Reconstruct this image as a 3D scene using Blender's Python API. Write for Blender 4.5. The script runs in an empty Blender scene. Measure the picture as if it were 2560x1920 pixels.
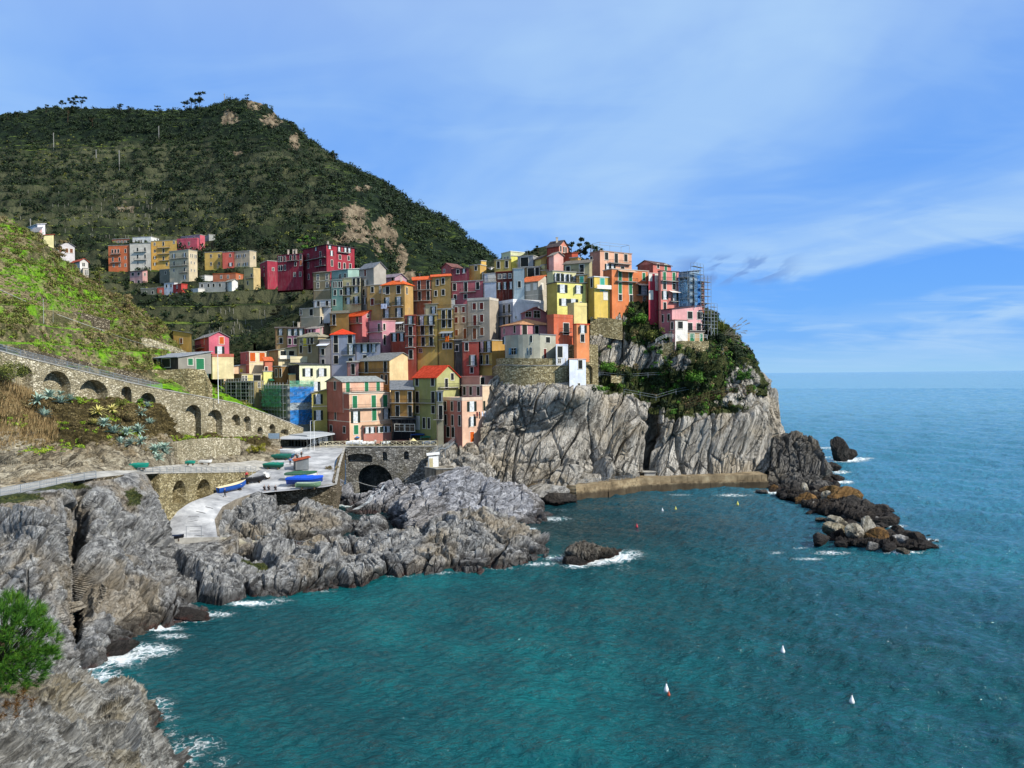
import bpy, math, random
import numpy as np
from mathutils import Vector, Matrix
SC = bpy.context.scene
COL = SC.collection
random.seed(7); RNG = np.random.default_rng(7)
R = math.radians
# ---------------------------------------------------------------- camera
FPX, CAMH, PITCH, ROLL = 1926.0, 30.0, 22.3 / 1926.0, 0.0102
cam = bpy.data.cameras.new('camera'); camo = bpy.data.objects.new('camera', cam); COL.objects.link(camo)
cam.sensor_width = 36; cam.lens = 36 * FPX / 2560; cam.clip_start = 0.5; cam.clip_end = 60000
M3 = (Matrix.Rotation(R(90) - PITCH, 3, 'X') @ Matrix.Rotation(-ROLL, 3, 'Z'))
camo.matrix_world = Matrix.Translation((0, 0, CAMH)) @ M3.to_4x4()
SC.camera = camo
# ---------------------------------------------------------------- light
SUN_AZ, SUN_EL = R(-31), R(37)          # azimuth measured from +X towards +Y
sv = Vector((math.cos(SUN_AZ) * math.cos(SUN_EL), math.sin(SUN_AZ) * math.cos(SUN_EL), math.sin(SUN_EL)))
sl = bpy.data.lights.new('sun', 'SUN'); sl.energy = 4.5; sl.angle = R(0.5); sl.color = (1.0, 0.95, 0.86)
so = bpy.data.objects.new('sun', sl); COL.objects.link(so); so.rotation_euler = sv.to_track_quat('Z', 'Y').to_euler()
w = bpy.data.worlds.new('World'); SC.world = w; w.use_nodes = True
nt = w.node_tree; N = nt.nodes; L = nt.links
bg = N['Background']; bg.inputs['Strength'].default_value = 0.115
sky = N.new('ShaderNodeTexSky'); sky.sky_type = 'NISHITA'; sky.sun_disc = False
sky.sun_elevation = SUN_EL; sky.sun_rotation = math.atan2(sv.x, sv.y); sky.altitude = 30
sky.air_density = 1.0; sky.dust_density = 0.4; sky.ozone_density = 2.0
def mathn(op, a, b=None, c=None, clamp=False, tree=None):
    n = (tree or nt).nodes.new('ShaderNodeMath'); n.operation = op; n.use_clamp = clamp
    for i, v in enumerate((a, b, c)):
        if v is None: continue
        if isinstance(v, (int, float)): n.inputs[i].default_value = v
        else: (tree or nt).links.new(v, n.inputs[i])
    return n.outputs[0]
def mapr(v, a, b, c=0.0, d=1.0, tree=None, smooth=True):
    t = tree or nt; n = t.nodes.new('ShaderNodeMapRange'); n.clamp = True
    if smooth: n.interpolation_type = 'SMOOTHSTEP'
    t.links.new(v, n.inputs[0])
    for i, x in enumerate((a, b, c, d)): n.inputs[i + 1].default_value = x
    return n.outputs[0]
tc = N.new('ShaderNodeTexCoord'); sep = N.new('ShaderNodeSeparateXYZ'); L.new(tc.outputs['Generated'], sep.inputs[0])
el = sep.outputs['Z']; inv = mathn('DIVIDE', 1.0, mathn('MAXIMUM', mathn('ADD', el, 0.12), 0.05))
comb = N.new('ShaderNodeCombineXYZ'); L.new(mathn('MULTIPLY', sep.outputs['X'], inv), comb.inputs[0]); L.new(mathn('MULTIPLY', sep.outputs['Y'], inv), comb.inputs[1])
def cloud(scale, rot, loc, sc3, detail=6, rough=0.55, dist=0.6):
    mp = N.new('ShaderNodeMapping'); L.new(comb.outputs[0], mp.inputs[0]); mp.inputs['Rotation'].default_value = (0, 0, R(rot)); mp.inputs['Scale'].default_value = sc3; mp.inputs['Location'].default_value = loc
    nz = N.new('ShaderNodeTexNoise'); nz.inputs['Scale'].default_value = scale; nz.inputs['Detail'].default_value = detail; nz.inputs['Roughness'].default_value = rough; nz.inputs['Distortion'].default_value = dist
    L.new(mp.outputs[0], nz.inputs['Vector']); return nz.outputs['Fac']
SKYN = dict(veil=cloud(0.8, 25, (3.1, 0.4, 0), (1, 0.6, 1), 5, 0.55, 0.5), wisp=cloud(1.6, -20, (0.7, 2.2, 0), (0.8, 1.6, 1), 6, 0.55, 1.0), small=cloud(5.0, 0, (1.3, 5.0, 0), (1.6, 0.45, 1), 3, 0.5, 0.3))
# broad thin veil stronger to the right (+X), with wisps near the horizon
veil = mathn('MULTIPLY', mapr(SKYN['veil'], 0.34, 0.64), mapr(sep.outputs['X'], -0.5, 0.25, 0.55, 1.0))
wisp = mapr(SKYN['wisp'], 0.42, 0.66)
low = mapr(el, 0.0, 0.22, 1.0, 0.35)
px_ = mathn('DIVIDE', mathn('SUBTRACT', mathn('ADD', sep.outputs['X'], mathn('MULTIPLY', mathn('SUBTRACT', SKYN['wisp'], 0.5), 0.5)), 0.46), 0.20); pz_ = mathn('DIVIDE', mathn('SUBTRACT', mathn('ADD', mathn('SUBTRACT', el, mathn('MULTIPLY', sep.outputs['X'], 0.12)), mathn('MULTIPLY', mathn('SUBTRACT', SKYN['veil'], 0.5), 0.15)), 0.052), 0.042)
gap = mapr(mathn('ADD', mathn('MULTIPLY', px_, px_), mathn('MULTIPLY', pz_, pz_)), 0.3, 1.5, 0.02, 1.0)
amt = mathn('MULTIPLY', gap, mathn('MULTIPLY', mathn('ADD', mathn('MULTIPLY', veil, 0.82), mathn('MULTIPLY', mathn('MULTIPLY', wisp, low), 0.5)), mapr(el, 0.0, 0.06, 0.35, 1.0), clamp=True))
tint = N.new('ShaderNodeMix'); tint.data_type = 'RGBA'; tint.blend_type = 'MULTIPLY'; tint.inputs[0].default_value = 1.0
L.new(sky.outputs[0], tint.inputs[6]); tint.inputs[7].default_value = (1.0, 1.08, 1.22, 1)
crr = N.new('ShaderNodeValToRGB'); L.new(el, crr.inputs[0]); ce = crr.color_ramp.elements
for (pp_, cc_) in ((0.0, (0.24, 0.60, 1.0, 1)), (0.04, (0.07, 0.38, 1.0, 1)), (0.13, (0.07, 0.34, 1.0, 1)), (0.33, (0.19, 0.43, 0.98, 1)), (1.0, (0.16, 0.34, 0.9, 1))):
    e_ = ce.new(pp_); e_.color = cc_
ce.remove(ce[0]); ce.remove(ce[-1])
gain = N.new('ShaderNodeVectorMath'); gain.operation = 'SCALE'; gain.inputs['Scale'].default_value = 6.6; L.new(crr.outputs[0], gain.inputs[0])
mb_ = N.new('ShaderNodeMix'); mb_.data_type = 'RGBA'; mb_.inputs[0].default_value = 0.8; L.new(tint.outputs[2], mb_.inputs[6]); L.new(gain.outputs[0], mb_.inputs[7])
mixc = N.new('ShaderNodeMix'); mixc.data_type = 'RGBA'; L.new(mathn('MULTIPLY', amt, 0.85), mixc.inputs[0]); L.new(mb_.outputs[2], mixc.inputs[6]); mixc.inputs[7].default_value = (2.95, 4.5, 6.5, 1)
# small grey-blue puffs low over the headland
puffm = mathn('MULTIPLY', mapr(SKYN['small'], 0.46, 0.57), mathn('MULTIPLY', mathn('MULTIPLY', mapr(el, 0.105, 0.118), mapr(el, 0.15, 0.138)), mathn('MULTIPLY', mapr(sep.outputs['X'], 0.19, 0.23), mapr(sep.outputs['X'], 0.36, 0.31))))
mix2 = N.new('ShaderNodeMix'); mix2.data_type = 'RGBA'; L.new(mathn('MULTIPLY', puffm, 0.75), mix2.inputs[0]); L.new(mixc.outputs[2], mix2.inputs[6]); mix2.inputs[7].default_value = (1.2, 2.3, 4.9, 1)
L.new(mix2.outputs[2], bg.inputs['Color'])
SC.view_settings.view_transform = 'Standard'; SC.view_settings.look = 'None'; SC.view_settings.exposure = 0.35; SC.view_settings.gamma = 1
SC.render.engine = 'CYCLES'
SC.cycles.use_denoising = True; SC.cycles.max_bounces = 5; SC.cycles.diffuse_bounces = 2; SC.cycles.glossy_bounces = 2; SC.cycles.transparent_max_bounces = 8
SC.cycles.caustics_reflective = False; SC.cycles.caustics_refractive = False
# ---------------------------------------------------------------- picture <-> place helpers
M3n = np.array(M3)
def ray(px, py):
    px = np.asarray(px, float); py = np.asarray(py, float)
    v = np.stack([(px - 1280) / FPX, -(py - 960) / FPX, -np.ones_like(px + py)], -1)
    return v @ M3n.T
def yh(px): return 937.7 - 0.0102 * (px - 1280)
def gfac(px, py): return 1 + (yh(px) - 930) / (max(py, 1100) - yh(px))
def W(px, py, d=None, raw=False):
    """the place seen at photo pixel (px,py): at distance d, or on the sea when d is None"""
    r = ray(px, py)
    if d is None: t = -CAMH / r[2]
    else: t = (d if raw else d * gfac(px, py)) / r[1]
    return Vector((r[0] * t, r[1] * t, CAMH + r[2] * t))
def Wz(px, py, z):
    r = ray(px, py); t = (z - CAMH) / r[2]; return Vector((r[0] * t, r[1] * t, z))
def PD(px, d, z, py=1100):
    p = W(px, py, d); return Vector((p.x, p.y, z))
def proj(P):
    q = (np.asarray(P, float) - np.array([0, 0, CAMH])) @ M3n
    return 1280 + FPX * q[..., 0] / -q[..., 2], 960 - FPX * q[..., 1] / -q[..., 2]
# ---------------------------------------------------------------- noise
_p = np.arange(256); RNG.shuffle(_p); _p = np.concatenate([_p, _p, _p]); _g = RNG.normal(size=(256, 3)); _g /= np.linalg.norm(_g, axis=1)[:, None]; _r = RNG.random((256, 3))
def pn(P):
    P = np.asarray(P, float); i = np.floor(P).astype(np.int64); f = P - i; u = f * f * f * (f * (f * 6 - 15) + 10); i &= 255
    out = 0
    for a in (0, 1):
        wx = u[:, 0] if a else 1 - u[:, 0]
        for b in (0, 1):
            wy = u[:, 1] if b else 1 - u[:, 1]
            for c in (0, 1):
                wz = u[:, 2] if c else 1 - u[:, 2]
                h = _p[_p[_p[i[:, 0] + a] + i[:, 1] + b] + ((i[:, 2] + c) & 255)]
                g = _g[h]
                out = out + wx * wy * wz * ((f[:, 0] - a) * g[:, 0] + (f[:, 1] - b) * g[:, 1] + (f[:, 2] - c) * g[:, 2])
    return out * 1.6
def fbm(P, o=4, ridged=False, gain=0.5):
    s = 0; a = 1.0; t = 0
    for k in range(o):
        n = pn(P * (2.03 ** k) + k * 17.3)
        if ridged: n = 1 - 2 * np.abs(n)
        s = s + a * n; t += a; a *= gain
    return s / t
def vor(P, jit=0.9):
    P = np.asarray(P, float); i0 = np.floor(P).astype(np.int64); f1 = np.full(len(P), 9.0); f2 = f1.copy(); val = np.zeros(len(P)); til = val.copy()
    for a in (-1, 0, 1):
        for b in (-1, 0, 1):
            for c in (-1, 0, 1):
                j = i0 + (a, b, c); k = j & 255
                h = _p[_p[_p[k[:, 0]] + k[:, 1]] + k[:, 2]]
                q = j + 0.5 + (_r[h] - 0.5) * jit
                d = np.sqrt(((q - P) ** 2).sum(1)); m = d < f1
                f2 = np.where(m, f1, np.minimum(f2, d)); val = np.where(m, _r[h, 0], val); f1 = np.where(m, d, f1); til = np.where(m, ((P - q) * (_r[(h + 77) & 255] - .5)).sum(1) * 2, til)
    return f1, f2, val, til
# ---------------------------------------------------------------- materials
def hexc(h, k=1.0):
    h = h.lstrip('#'); v = [int(h[i:i + 2], 16) / 255 for i in (0, 2, 4)]
    return tuple(min(1, k * (((x + 0.055) / 1.055) ** 2.4 if x > 0.04 else x / 12.92)) for x in v) + (1,)
class NT:
    def __init__(s, name, rough=0.8, spec=0.3):
        s.m = bpy.data.materials.new(name); s.m.use_nodes = True; s.t = s.m.node_tree; s.n = s.t.nodes; s.l = s.t.links
        s.b = s.n['Principled BSDF']; s.b.inputs['Roughness'].default_value = rough; s.b.inputs['Specular IOR Level'].default_value = spec
    def new(s, k): return s.n.new('ShaderNode' + k)
    def pos(s): return s.new('NewGeometry').outputs['Position']
    def noise(s, vec, scale, detail=5, rough=0.6, dist=0.0):
        n = s.new('TexNoise'); n.inputs['Scale'].default_value = scale; n.inputs['Detail'].default_value = detail; n.inputs['Roughness'].default_value = rough; n.inputs['Distortion'].default_value = dist
        s.l.new(vec, n.inputs['Vector']); return n.outputs['Fac']
    def vmap(s, vec, scale=(1, 1, 1), rot=(0, 0, 0)):
        m = s.new('Mapping'); m.inputs['Scale'].default_value = scale; m.inputs['Rotation'].default_value = rot; s.l.new(vec, m.inputs[0]); return m.outputs[0]
    def voro(s, vec, scale, feat='F1'):
        n = s.new('TexVoronoi'); n.feature = feat; n.inputs['Scale'].default_value = scale; s.l.new(vec, n.inputs['Vector']); return n
    def ramp(s, fac, stops):
        r = s.new('ValToRGB'); e = r.color_ramp.elements
        while len(e) < len(stops): e.new(0.5)
        for x, (p, c) in zip(e, stops): x.position = p; x.color = c
        s.l.new(fac, r.inputs[0]); return r.outputs[0]
    def mix(s, fac, a, b, mode='MIX'):
        m = s.new('Mix'); m.data_type = 'RGBA'; m.blend_type = mode
        for i, v in ((0, fac), (6, a), (7, b)):
            if isinstance(v, (int, float, tuple)): m.inputs[i].default_value = v
            else: s.l.new(v, m.inputs[i])
        return m.outputs[2]
    def mt(s, op, a, b=None, c=None, clamp=False): return mathn(op, a, b, c, clamp, s.t)
    def mr(s, v, a, b, c=0.0, d=1.0): return mapr(v, a, b, c, d, s.t)
    def sepz(s, v, ax='Z'):
        n = s.new('SeparateXYZ'); s.l.new(v, n.inputs[0]); return n.outputs[ax]
    def color(s, c):
        if isinstance(c, tuple): s.b.inputs['Base Color'].default_value = c
        else: s.l.new(c, s.b.inputs['Base Color'])
        return s
    def bump(s, h, strength=0.5, dist=0.1, nrm=None):
        b = s.new('Bump'); b.inputs['Strength'].default_value = strength; b.inputs['Distance'].default_value = dist; s.l.new(h, b.inputs['Height'])
        if nrm: s.l.new(nrm, b.inputs['Normal'])
        s.l.new(b.outputs[0], s.b.inputs['Normal']); return b.outputs[0]
    def attr(s, name):
        a = s.new('Attribute'); a.attribute_name = name; return a.outputs['Fac']
_mc = {}
def plain(col, rough=0.7, metal=0.0, name=None):
    key = ('p', col, rough, metal)
    if key not in _mc:
        n = NT(name or 'paint_' + col.strip('#'), rough); p = n.pos()
        v = n.noise(p, 3.0, 3); c = hexc(col)
        n.color(n.mix(n.mr(v, 0.3, 0.7), tuple(x * 0.8 for x in c[:3]) + (1,), c)); n.b.inputs['Metallic'].default_value = metal
        _mc[key] = n.m
    return _mc[key]
def stucco(col, k=1.0):
    key = ('s', col)
    if key not in _mc:
        n = NT('stucco_' + col.strip('#'), 0.9, 0.15); p = n.pos(); c = hexc(col, k); lu = .3 * c[0] + .6 * c[1] + .1 * c[2]; c = tuple((x * .80 + lu * .20) * .98 for x in c[:3]) + (1,)
        big = n.noise(p, 0.35, 4, 0.6); streak = n.noise(n.vmap(p, (1.6, 1.6, 0.18)), 1.4, 5, 0.65); fine = n.noise(p, 7.0, 4, 0.7)
        pale = tuple(min(1, x * 1.12 + 0.03) for x in c[:3]) + (1,); dark = tuple(x * 0.78 for x in c[:3]) + (1,)
        grey = tuple(0.55 * x + 0.45 * (0.25, 0.22, 0.18)[i] for i, x in enumerate(c[:3])) + (1,)
        a = n.mix(n.mr(big, 0.35, 0.65), dark, c); a = n.mix(n.mr(big, 0.55, 0.8, 0, 0.6), a, pale)
        a = n.mix(n.mr(streak, 0.48, 0.72, 0, 0.8), a, grey); patch = n.noise(p, 0.9, 6, 0.7, 0.8); a = n.mix(n.mr(patch, 0.60, 0.64, 0, 0.45), a, pale); a = n.mix(n.mr(patch, 0.38, 0.34, 0, 0.4), a, dark); a = n.mix(n.mr(fine, 0.6, 0.85, 0, 0.25), a, dark)
        n.color(a); n.bump(n.noise(p, 5.0, 6, 0.7), 0.35, 0.06); _mc[key] = n.m
    return _mc[key]
def stone(name, a='#8f8672', b='#c9bfa6', dark='#2d2a25', scale=1.6, squash=1.7):
    n = NT(name, 0.95, 0.1); p = n.pos(); pw = n.new('VectorMath'); pw.operation = 'ADD'
    nz = n.new('TexNoise'); nz.inputs['Scale'].default_value = 1.3; n.l.new(p, nz.inputs['Vector']); sc = n.new('VectorMath'); sc.operation = 'SCALE'; sc.inputs['Scale'].default_value = 0.35
    n.l.new(nz.outputs['Color'], sc.inputs[0]); n.l.new(p, pw.inputs[0]); n.l.new(sc.outputs[0], pw.inputs[1])
    q = n.vmap(pw.outputs[0], (1, 1, squash)); vc = n.voro(q, scale); ve = n.voro(q, scale, 'DISTANCE_TO_EDGE')
    hs = n.sepz(vc.outputs['Color'], 'X')
    big = n.noise(p, 0.15, 4, 0.6)
    c = n.ramp(hs, [(0.0, hexc(a, 0.55)), (0.5, hexc(a)), (1.0, hexc(b))])
    c = n.mix(n.mr(big, 0.4, 0.7, 0, 0.5), c, hexc('#7b7350', 0.6))
    c = n.mix(n.mr(ve.outputs['Distance'], 0.0, 0.09, 1, 0), c, hexc(dark))
    n.color(c); h = n.mt('ADD', n.mr(ve.outputs['Distance'], 0.0, 0.15), n.mt('MULTIPLY', hs, 0.6)); n.bump(h, 0.9, 0.12); return n.m
def rockmat(name, strat=(0.5, 0.2, 0.85), lo='#4c4a48', mid='#8d8a84', hi='#b9b4aa', warm='#a3906c', warmk=0.4, wet=True, sc=1.0, veg=('#1c2210', '#3a4420', '#6d6a3a')):
    n = NT(name, 0.92, 0.2); p = n.pos()
    t = Vector(strat).normalized(); rot = t.to_track_quat('Z', 'Y').inverted().to_euler()
    q = n.vmap(p, (1, 1, 0.16), (0, 0, 0)) if False else None
    mp = n.new('Mapping'); mp.vector_type = 'POINT'; mp.inputs['Rotation'].default_value = rot; n.l.new(p, mp.inputs[0]); q = n.vmap(mp.outputs[0], (1, 1, 0.17))
    s1 = n.noise(q, 0.9 * sc, 8, 0.68, 0.8); s2 = n.noise(q, 3.2 * sc, 6, 0.7, 0.5); big = n.noise(p, 0.09, 5, 0.55); sm = n.noise(p, 1.1, 6, 0.65)
    c = n.ramp(s1, [(0.28, hexc(lo)), (0.47, hexc(mid)), (0.72, hexc(hi))])
    c = n.mix(n.mr(s2, 0.58, 0.72, 0, 0.55), c, hexc(hi, 1.15)); c = n.mix(n.mr(s2, 0.42, 0.3, 0, 0.6), c, hexc(lo, 0.6))  # rock highlights and shadows are partly put into the colour here
    c = n.mix(n.mt('MULTIPLY', n.mr(big, 0.48, 0.62), warmk), c, hexc(warm)); c = n.mix(n.mr(sm, 0.62, 0.75, 0, 0.3), c, hexc(warm, 0.6))
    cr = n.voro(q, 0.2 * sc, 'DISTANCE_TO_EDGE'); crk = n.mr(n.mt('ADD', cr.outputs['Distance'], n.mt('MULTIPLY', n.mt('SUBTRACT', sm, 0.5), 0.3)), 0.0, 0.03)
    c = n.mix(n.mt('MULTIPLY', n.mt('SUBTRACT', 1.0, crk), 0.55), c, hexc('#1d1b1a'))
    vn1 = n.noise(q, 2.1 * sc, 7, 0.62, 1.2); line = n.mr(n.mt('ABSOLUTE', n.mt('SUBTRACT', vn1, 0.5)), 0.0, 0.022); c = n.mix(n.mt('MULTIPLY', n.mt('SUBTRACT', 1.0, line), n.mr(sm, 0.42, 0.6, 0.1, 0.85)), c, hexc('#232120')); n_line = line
    z = n.sepz(p)
    if wet:
        zz = n.mt('ADD', z, n.mt('MULTIPLY', n.mt('SUBTRACT', sm, 0.5), 2.2))
        c = n.mix(n.mr(zz, 2.0, 0.9, 0, 0.75), c, hexc('#2b2725')); c = n.mix(n.mt('MULTIPLY', n.mr(zz, 0.5, 0.15, 0, .55), n.mr(n.noise(p, 0.5, 3), 0.4, 0.6)), c, hexc('#5a3029', 0.7))
    msk = n.attr('mask'); vn = n.noise(p, 0.8, 6, 0.7)
    vegc = n.ramp(n.noise(p, 2.4, 5, 0.7), [(0.3, hexc(veg[0])), (0.5, hexc(veg[1])), (0.72, hexc(veg[2]))])
    c = n.mix(n.mr(n.mt('ADD', msk, n.mt('MULTIPLY', n.mt('SUBTRACT', vn, 0.5), 0.9)), 0.42, 0.58), c, vegc)
    n.color(c); h = n.mt('ADD', n.mt('MULTIPLY', s1, 1.0), n.mt('ADD', n.mt('MULTIPLY', s2, 0.45), n.mt('ADD', n.mt('MULTIPLY', crk, 0.35), n.mt('MULTIPLY', n_line, 0.22)))); n.bump(h, 1.0, 0.55 / sc)
    return n.m
# ---------------------------------------------------------------- object helpers
def tag(o, label=None, cat=None, group=None, kind=None):
    if label: o['label'] = label
    if cat: o['category'] = cat
    if group: o['group'] = group
    if kind: o['kind'] = kind
    return o
def empty(name, loc=(0, 0, 0), rz=0, **k):
    o = bpy.data.objects.new(name, None); COL.objects.link(o); o.location = loc; o.rotation_euler = (0, 0, rz); return tag(o, **k)
def link(name, me, parent=None, mat=None):
    o = bpy.data.objects.new(name, me); COL.objects.link(o); o.parent = parent
    if mat is not None: o.matrix_local = mat
    return o
def npmesh(name, V, Fq, mats, smooth=False, fidx=None):
    V = np.asarray(V, np.float32); Fq = np.asarray(Fq, np.int32); k = Fq.shape[1]
    me = bpy.data.meshes.new(name); me.vertices.add(len(V)); me.vertices.foreach_set('co', V.ravel())
    me.loops.add(Fq.size); me.loops.foreach_set('vertex_index', Fq.ravel()); me.polygons.add(len(Fq))
    me.polygons.foreach_set('loop_start', np.arange(0, Fq.size, k, dtype=np.int32))
    me.polygons.foreach_set('use_smooth', np.full(len(Fq), smooth, bool))
    for m in (mats if isinstance(mats, (list, tuple)) else [mats]): me.materials.append(m)
    if fidx is not None: me.polygons.foreach_set('material_index', np.asarray(fidx, np.int32))
    me.update(calc_edges=True); return me
class MB:
    def __init__(s): s.v = []; s.f = []; s.mi = []
    def add(s, vs, fs, m=0):
        b = len(s.v); s.v += [tuple(x) for x in vs]; s.f += [[b + i for i in q] for q in fs]; s.mi += [m] * len(fs)
    def box(s, o, ex, ey, ez, m=0):
        o, ex, ey, ez = map(Vector, (o, ex, ey, ez))
        if ex.cross(ey).dot(ez) < 0: o = o + ex; ex = -ex
        s.add([o, o + ex, o + ex + ey, o + ey, o + ez, o + ex + ez, o + ex + ey + ez, o + ey + ez], [(0, 3, 2, 1), (4, 5, 6, 7), (0, 1, 5, 4), (1, 2, 6, 5), (2, 3, 7, 6), (3, 0, 4, 7)], m)
    def cb(s, x0, x1, y0, y1, z0, z1, m=0): s.box((x0, y0, z0), (x1 - x0, 0, 0), (0, y1 - y0, 0), (0, 0, z1 - z0), m)
    def slab(s, pts, th, m=0):
        n = len(pts); top = [Vector(p) for p in pts]; dn = Vector((0, 0, -th)); vs = top + [p + dn for p in top]
        s.add(vs, [tuple(range(n)), tuple(range(2 * n - 1, n - 1, -1))] + [(i, i + n, (i + 1) % n + n, (i + 1) % n) for i in range(n)], m)
    def bar(s, a, b, r=0.04, m=0, n=5, r2=None):
        a = Vector(a); b = Vector(b); ax = b - a
        if ax.length < 1e-5: return
        q = ax.to_track_quat('Z', 'Y'); r2 = r if r2 is None else r2; vs = []
        for c, rr in ((a, r), (b, r2)):
            for i in range(n): t = 2 * math.pi * i / n; vs.append(c + q @ Vector((math.cos(t) * rr, math.sin(t) * rr, 0)))
        s.add(vs, [(i, (i + 1) % n, (i + 1) % n + n, i + n) for i in range(n)] + [tuple(range(n - 1, -1, -1)), tuple(range(n, 2 * n))], m)
    def mesh(s, name, mats, smooth=False):
        me = bpy.data.meshes.new(name); me.from_pydata(s.v, [], s.f)
        for m in (mats if isinstance(mats, (list, tuple)) else [mats]): me.materials.append(m)
        me.polygons.foreach_set('material_index', s.mi)
        if smooth: me.polygons.foreach_set('use_smooth', [True] * len(s.f))
        me.update(); return me
    def build(s, name, mats, parent=None, smooth=False, off=None):
        if off is not None: s.v = [tuple(Vector(p) - off) for p in s.v]
        return link(name, s.mesh(name, mats, smooth), parent)
# ---------------------------------------------------------------- lofted terrain
def herm(tq, T, P, ten=0.85):
    T = np.asarray(T, float); P = np.asarray(P, float); n = len(T); sh = (-1,) + (1,) * (P.ndim - 1)
    dT = np.diff(T).reshape(sh); s = np.diff(P, axis=0) / dT; m = np.zeros_like(P); m[0] = s[0]; m[-1] = s[-1]
    for k in range(1, n - 1): m[k] = ten * (s[k - 1] * dT[k] + s[k] * dT[k - 1]) / (dT[k - 1] + dT[k])
    i = np.clip(np.searchsorted(T, tq, side='right') - 1, 0, n - 2); h = (T[i + 1] - T[i]); t = ((tq - T[i]) / h).reshape(sh); h = h.reshape(sh)
    return (2 * t**3 - 3 * t**2 + 1) * P[i] + (t**3 - 2 * t**2 + t) * h * m[i] + (-2 * t**3 + 3 * t**2) * P[i + 1] + (t**3 - t**2) * h * m[i + 1]
class Surf: pass
BAND = [None]
def loft(name, cols, nu, nv, mat, disp=None, mask=None, skirt=True, cap=None, smooth=False, vpost=None, side=None, dw=6):
    """a surface through columns of (px, py, d); skirt drops it under the sea, cap folds it back behind its crest"""
    G = []
    for c in cols:
        pts = [np.array(W(*p)) if len(p) == 3 else np.array(Wz(p[0], p[1], p[3])) for p in c]
        if skirt == 'drop': b = pts[0].copy(); b[2] -= 3.5; pts.insert(0, b)
        elif skirt: b = pts[0].copy(); b[2] = min(b[2], 0) - 4; b[1] -= 0.8; pts.insert(0, b)
        if cap: b = pts[-1].copy(); b *= (b[1] + cap[0]) / b[1] if False else 1; k = (b[1] + cap[0]) / b[1]; b = np.array([b[0] * k, b[1] * k, b[2] - cap[1]]); pts.append(b)
        G.append(pts)
    G = np.array(G)
    if side:
        k = (G[-1, :, 1] + side[0]) / G[-1, :, 1]; e = G[-1].copy(); e[:, 0] *= k; e[:, 1] *= k; e[:, 2] -= side[1]; G = np.concatenate([G, e[None]])
    X, Y = proj(G)
    du = np.sqrt(np.diff(X, axis=0)**2 + np.diff(Y, axis=0)**2 + (np.diff(G[..., 1], axis=0) * dw)**2).mean(1); dv = np.sqrt(np.diff(X, axis=1)**2 + np.diff(Y, axis=1)**2 + (np.diff(G[..., 1], axis=1) * min(dw, 4))**2).mean(0)
    U = np.concatenate([[0], np.cumsum(du)]); V = np.concatenate([[0], np.cumsum(dv)])
    A = herm(np.linspace(0, U[-1], nu), U, G); A = herm(np.linspace(0, V[-1], nv), V, A.transpose(1, 0, 2)).transpose(1, 0, 2)
    gu = np.gradient(A, axis=0); gv = np.gradient(A, axis=1); nn = np.cross(gu, gv); nn /= np.linalg.norm(nn, axis=2)[..., None] + 1e-9
    if (nn * (np.array([0, 0, CAMH]) - A)).sum(2).mean() < 0: nn = -nn; flip = True
    else: flip = False
    Pf = A.reshape(-1, 3); px, py = proj(Pf)
    if disp is not None: Pf = Pf + nn.reshape(-1, 3) * disp(Pf, px, py)[:, None]
    if vpost is not None: Pf = vpost(Pf, px, py)
    S = Surf(); S.P = Pf.reshape(nu, nv, 3); S.nu, S.nv = nu, nv; S.px, S.py = proj(Pf); S.nrm = nn
    idx = np.arange(nu * nv).reshape(nu, nv); a = idx[:-1, :-1].ravel(); b = idx[1:, :-1].ravel(); c = idx[1:, 1:].ravel(); d = idx[:-1, 1:].ravel()
    Fq = np.stack([a, b, c, d] if not flip else [a, d, c, b], 1)
    me = npmesh(name, Pf, Fq, mat, smooth)
    mk = mask(Pf, px, py) if mask is not None else np.zeros(len(Pf)); S.mask = mk
    at = me.attributes.new('mask', 'FLOAT', 'POINT'); at.data.foreach_set('value', mk.astype(np.float32))
    if vpost is not None:
        at = me.attributes.new('band', 'FLOAT', 'POINT'); at.data.foreach_set('value', BAND[0].astype(np.float32))
    S.o = link(name, me); return S
def on(S, px, py):
    """the surface point seen nearest to a photo pixel (front-most when it folds)"""
    d = (S.px - px)**2 + (S.py - py)**2; near = np.where(d < d.min() + 60)[0]; Y = S.P.reshape(-1, 3)
    k = near[np.argmin(Y[near, 1])] if d.min() < 100 else int(np.argmin(d)); return Vector(Y[k])
def scatter(S, n, test=None, seed=1):
    rg = np.random.default_rng(seed); A = S.P; a = A[1:, :-1] - A[:-1, :-1]; b = A[:-1, 1:] - A[:-1, :-1]; ar = np.linalg.norm(np.cross(a, b), axis=2)
    px = S.px.reshape(S.nu, S.nv)[:-1, :-1]; py = S.py.reshape(S.nu, S.nv)[:-1, :-1]
    wgt = ar * (test(px, py, A[:-1, :-1]) if test else 1); wgt = np.clip(wgt, 0, None).ravel(); wgt = wgt / wgt.sum()
    k = rg.choice(len(wgt), n, p=wgt); i, j = np.divmod(k, S.nv - 1); u = rg.random((n, 1)); v = rg.random((n, 1))
    return A[i, j] * (1 - u) * (1 - v) + A[i + 1, j] * u * (1 - v) + A[i, j + 1] * (1 - u) * v + A[i + 1, j + 1] * u * v
def blob(px, py, bl):
    m = np.zeros(np.shape(px))
    for (x, y, rx, ry) in bl: m = np.maximum(m, np.clip(1.5 - 1.0 * np.sqrt(((px - x) / rx)**2 + ((py - y) / ry)**2), 0, 1))
    return m
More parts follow.
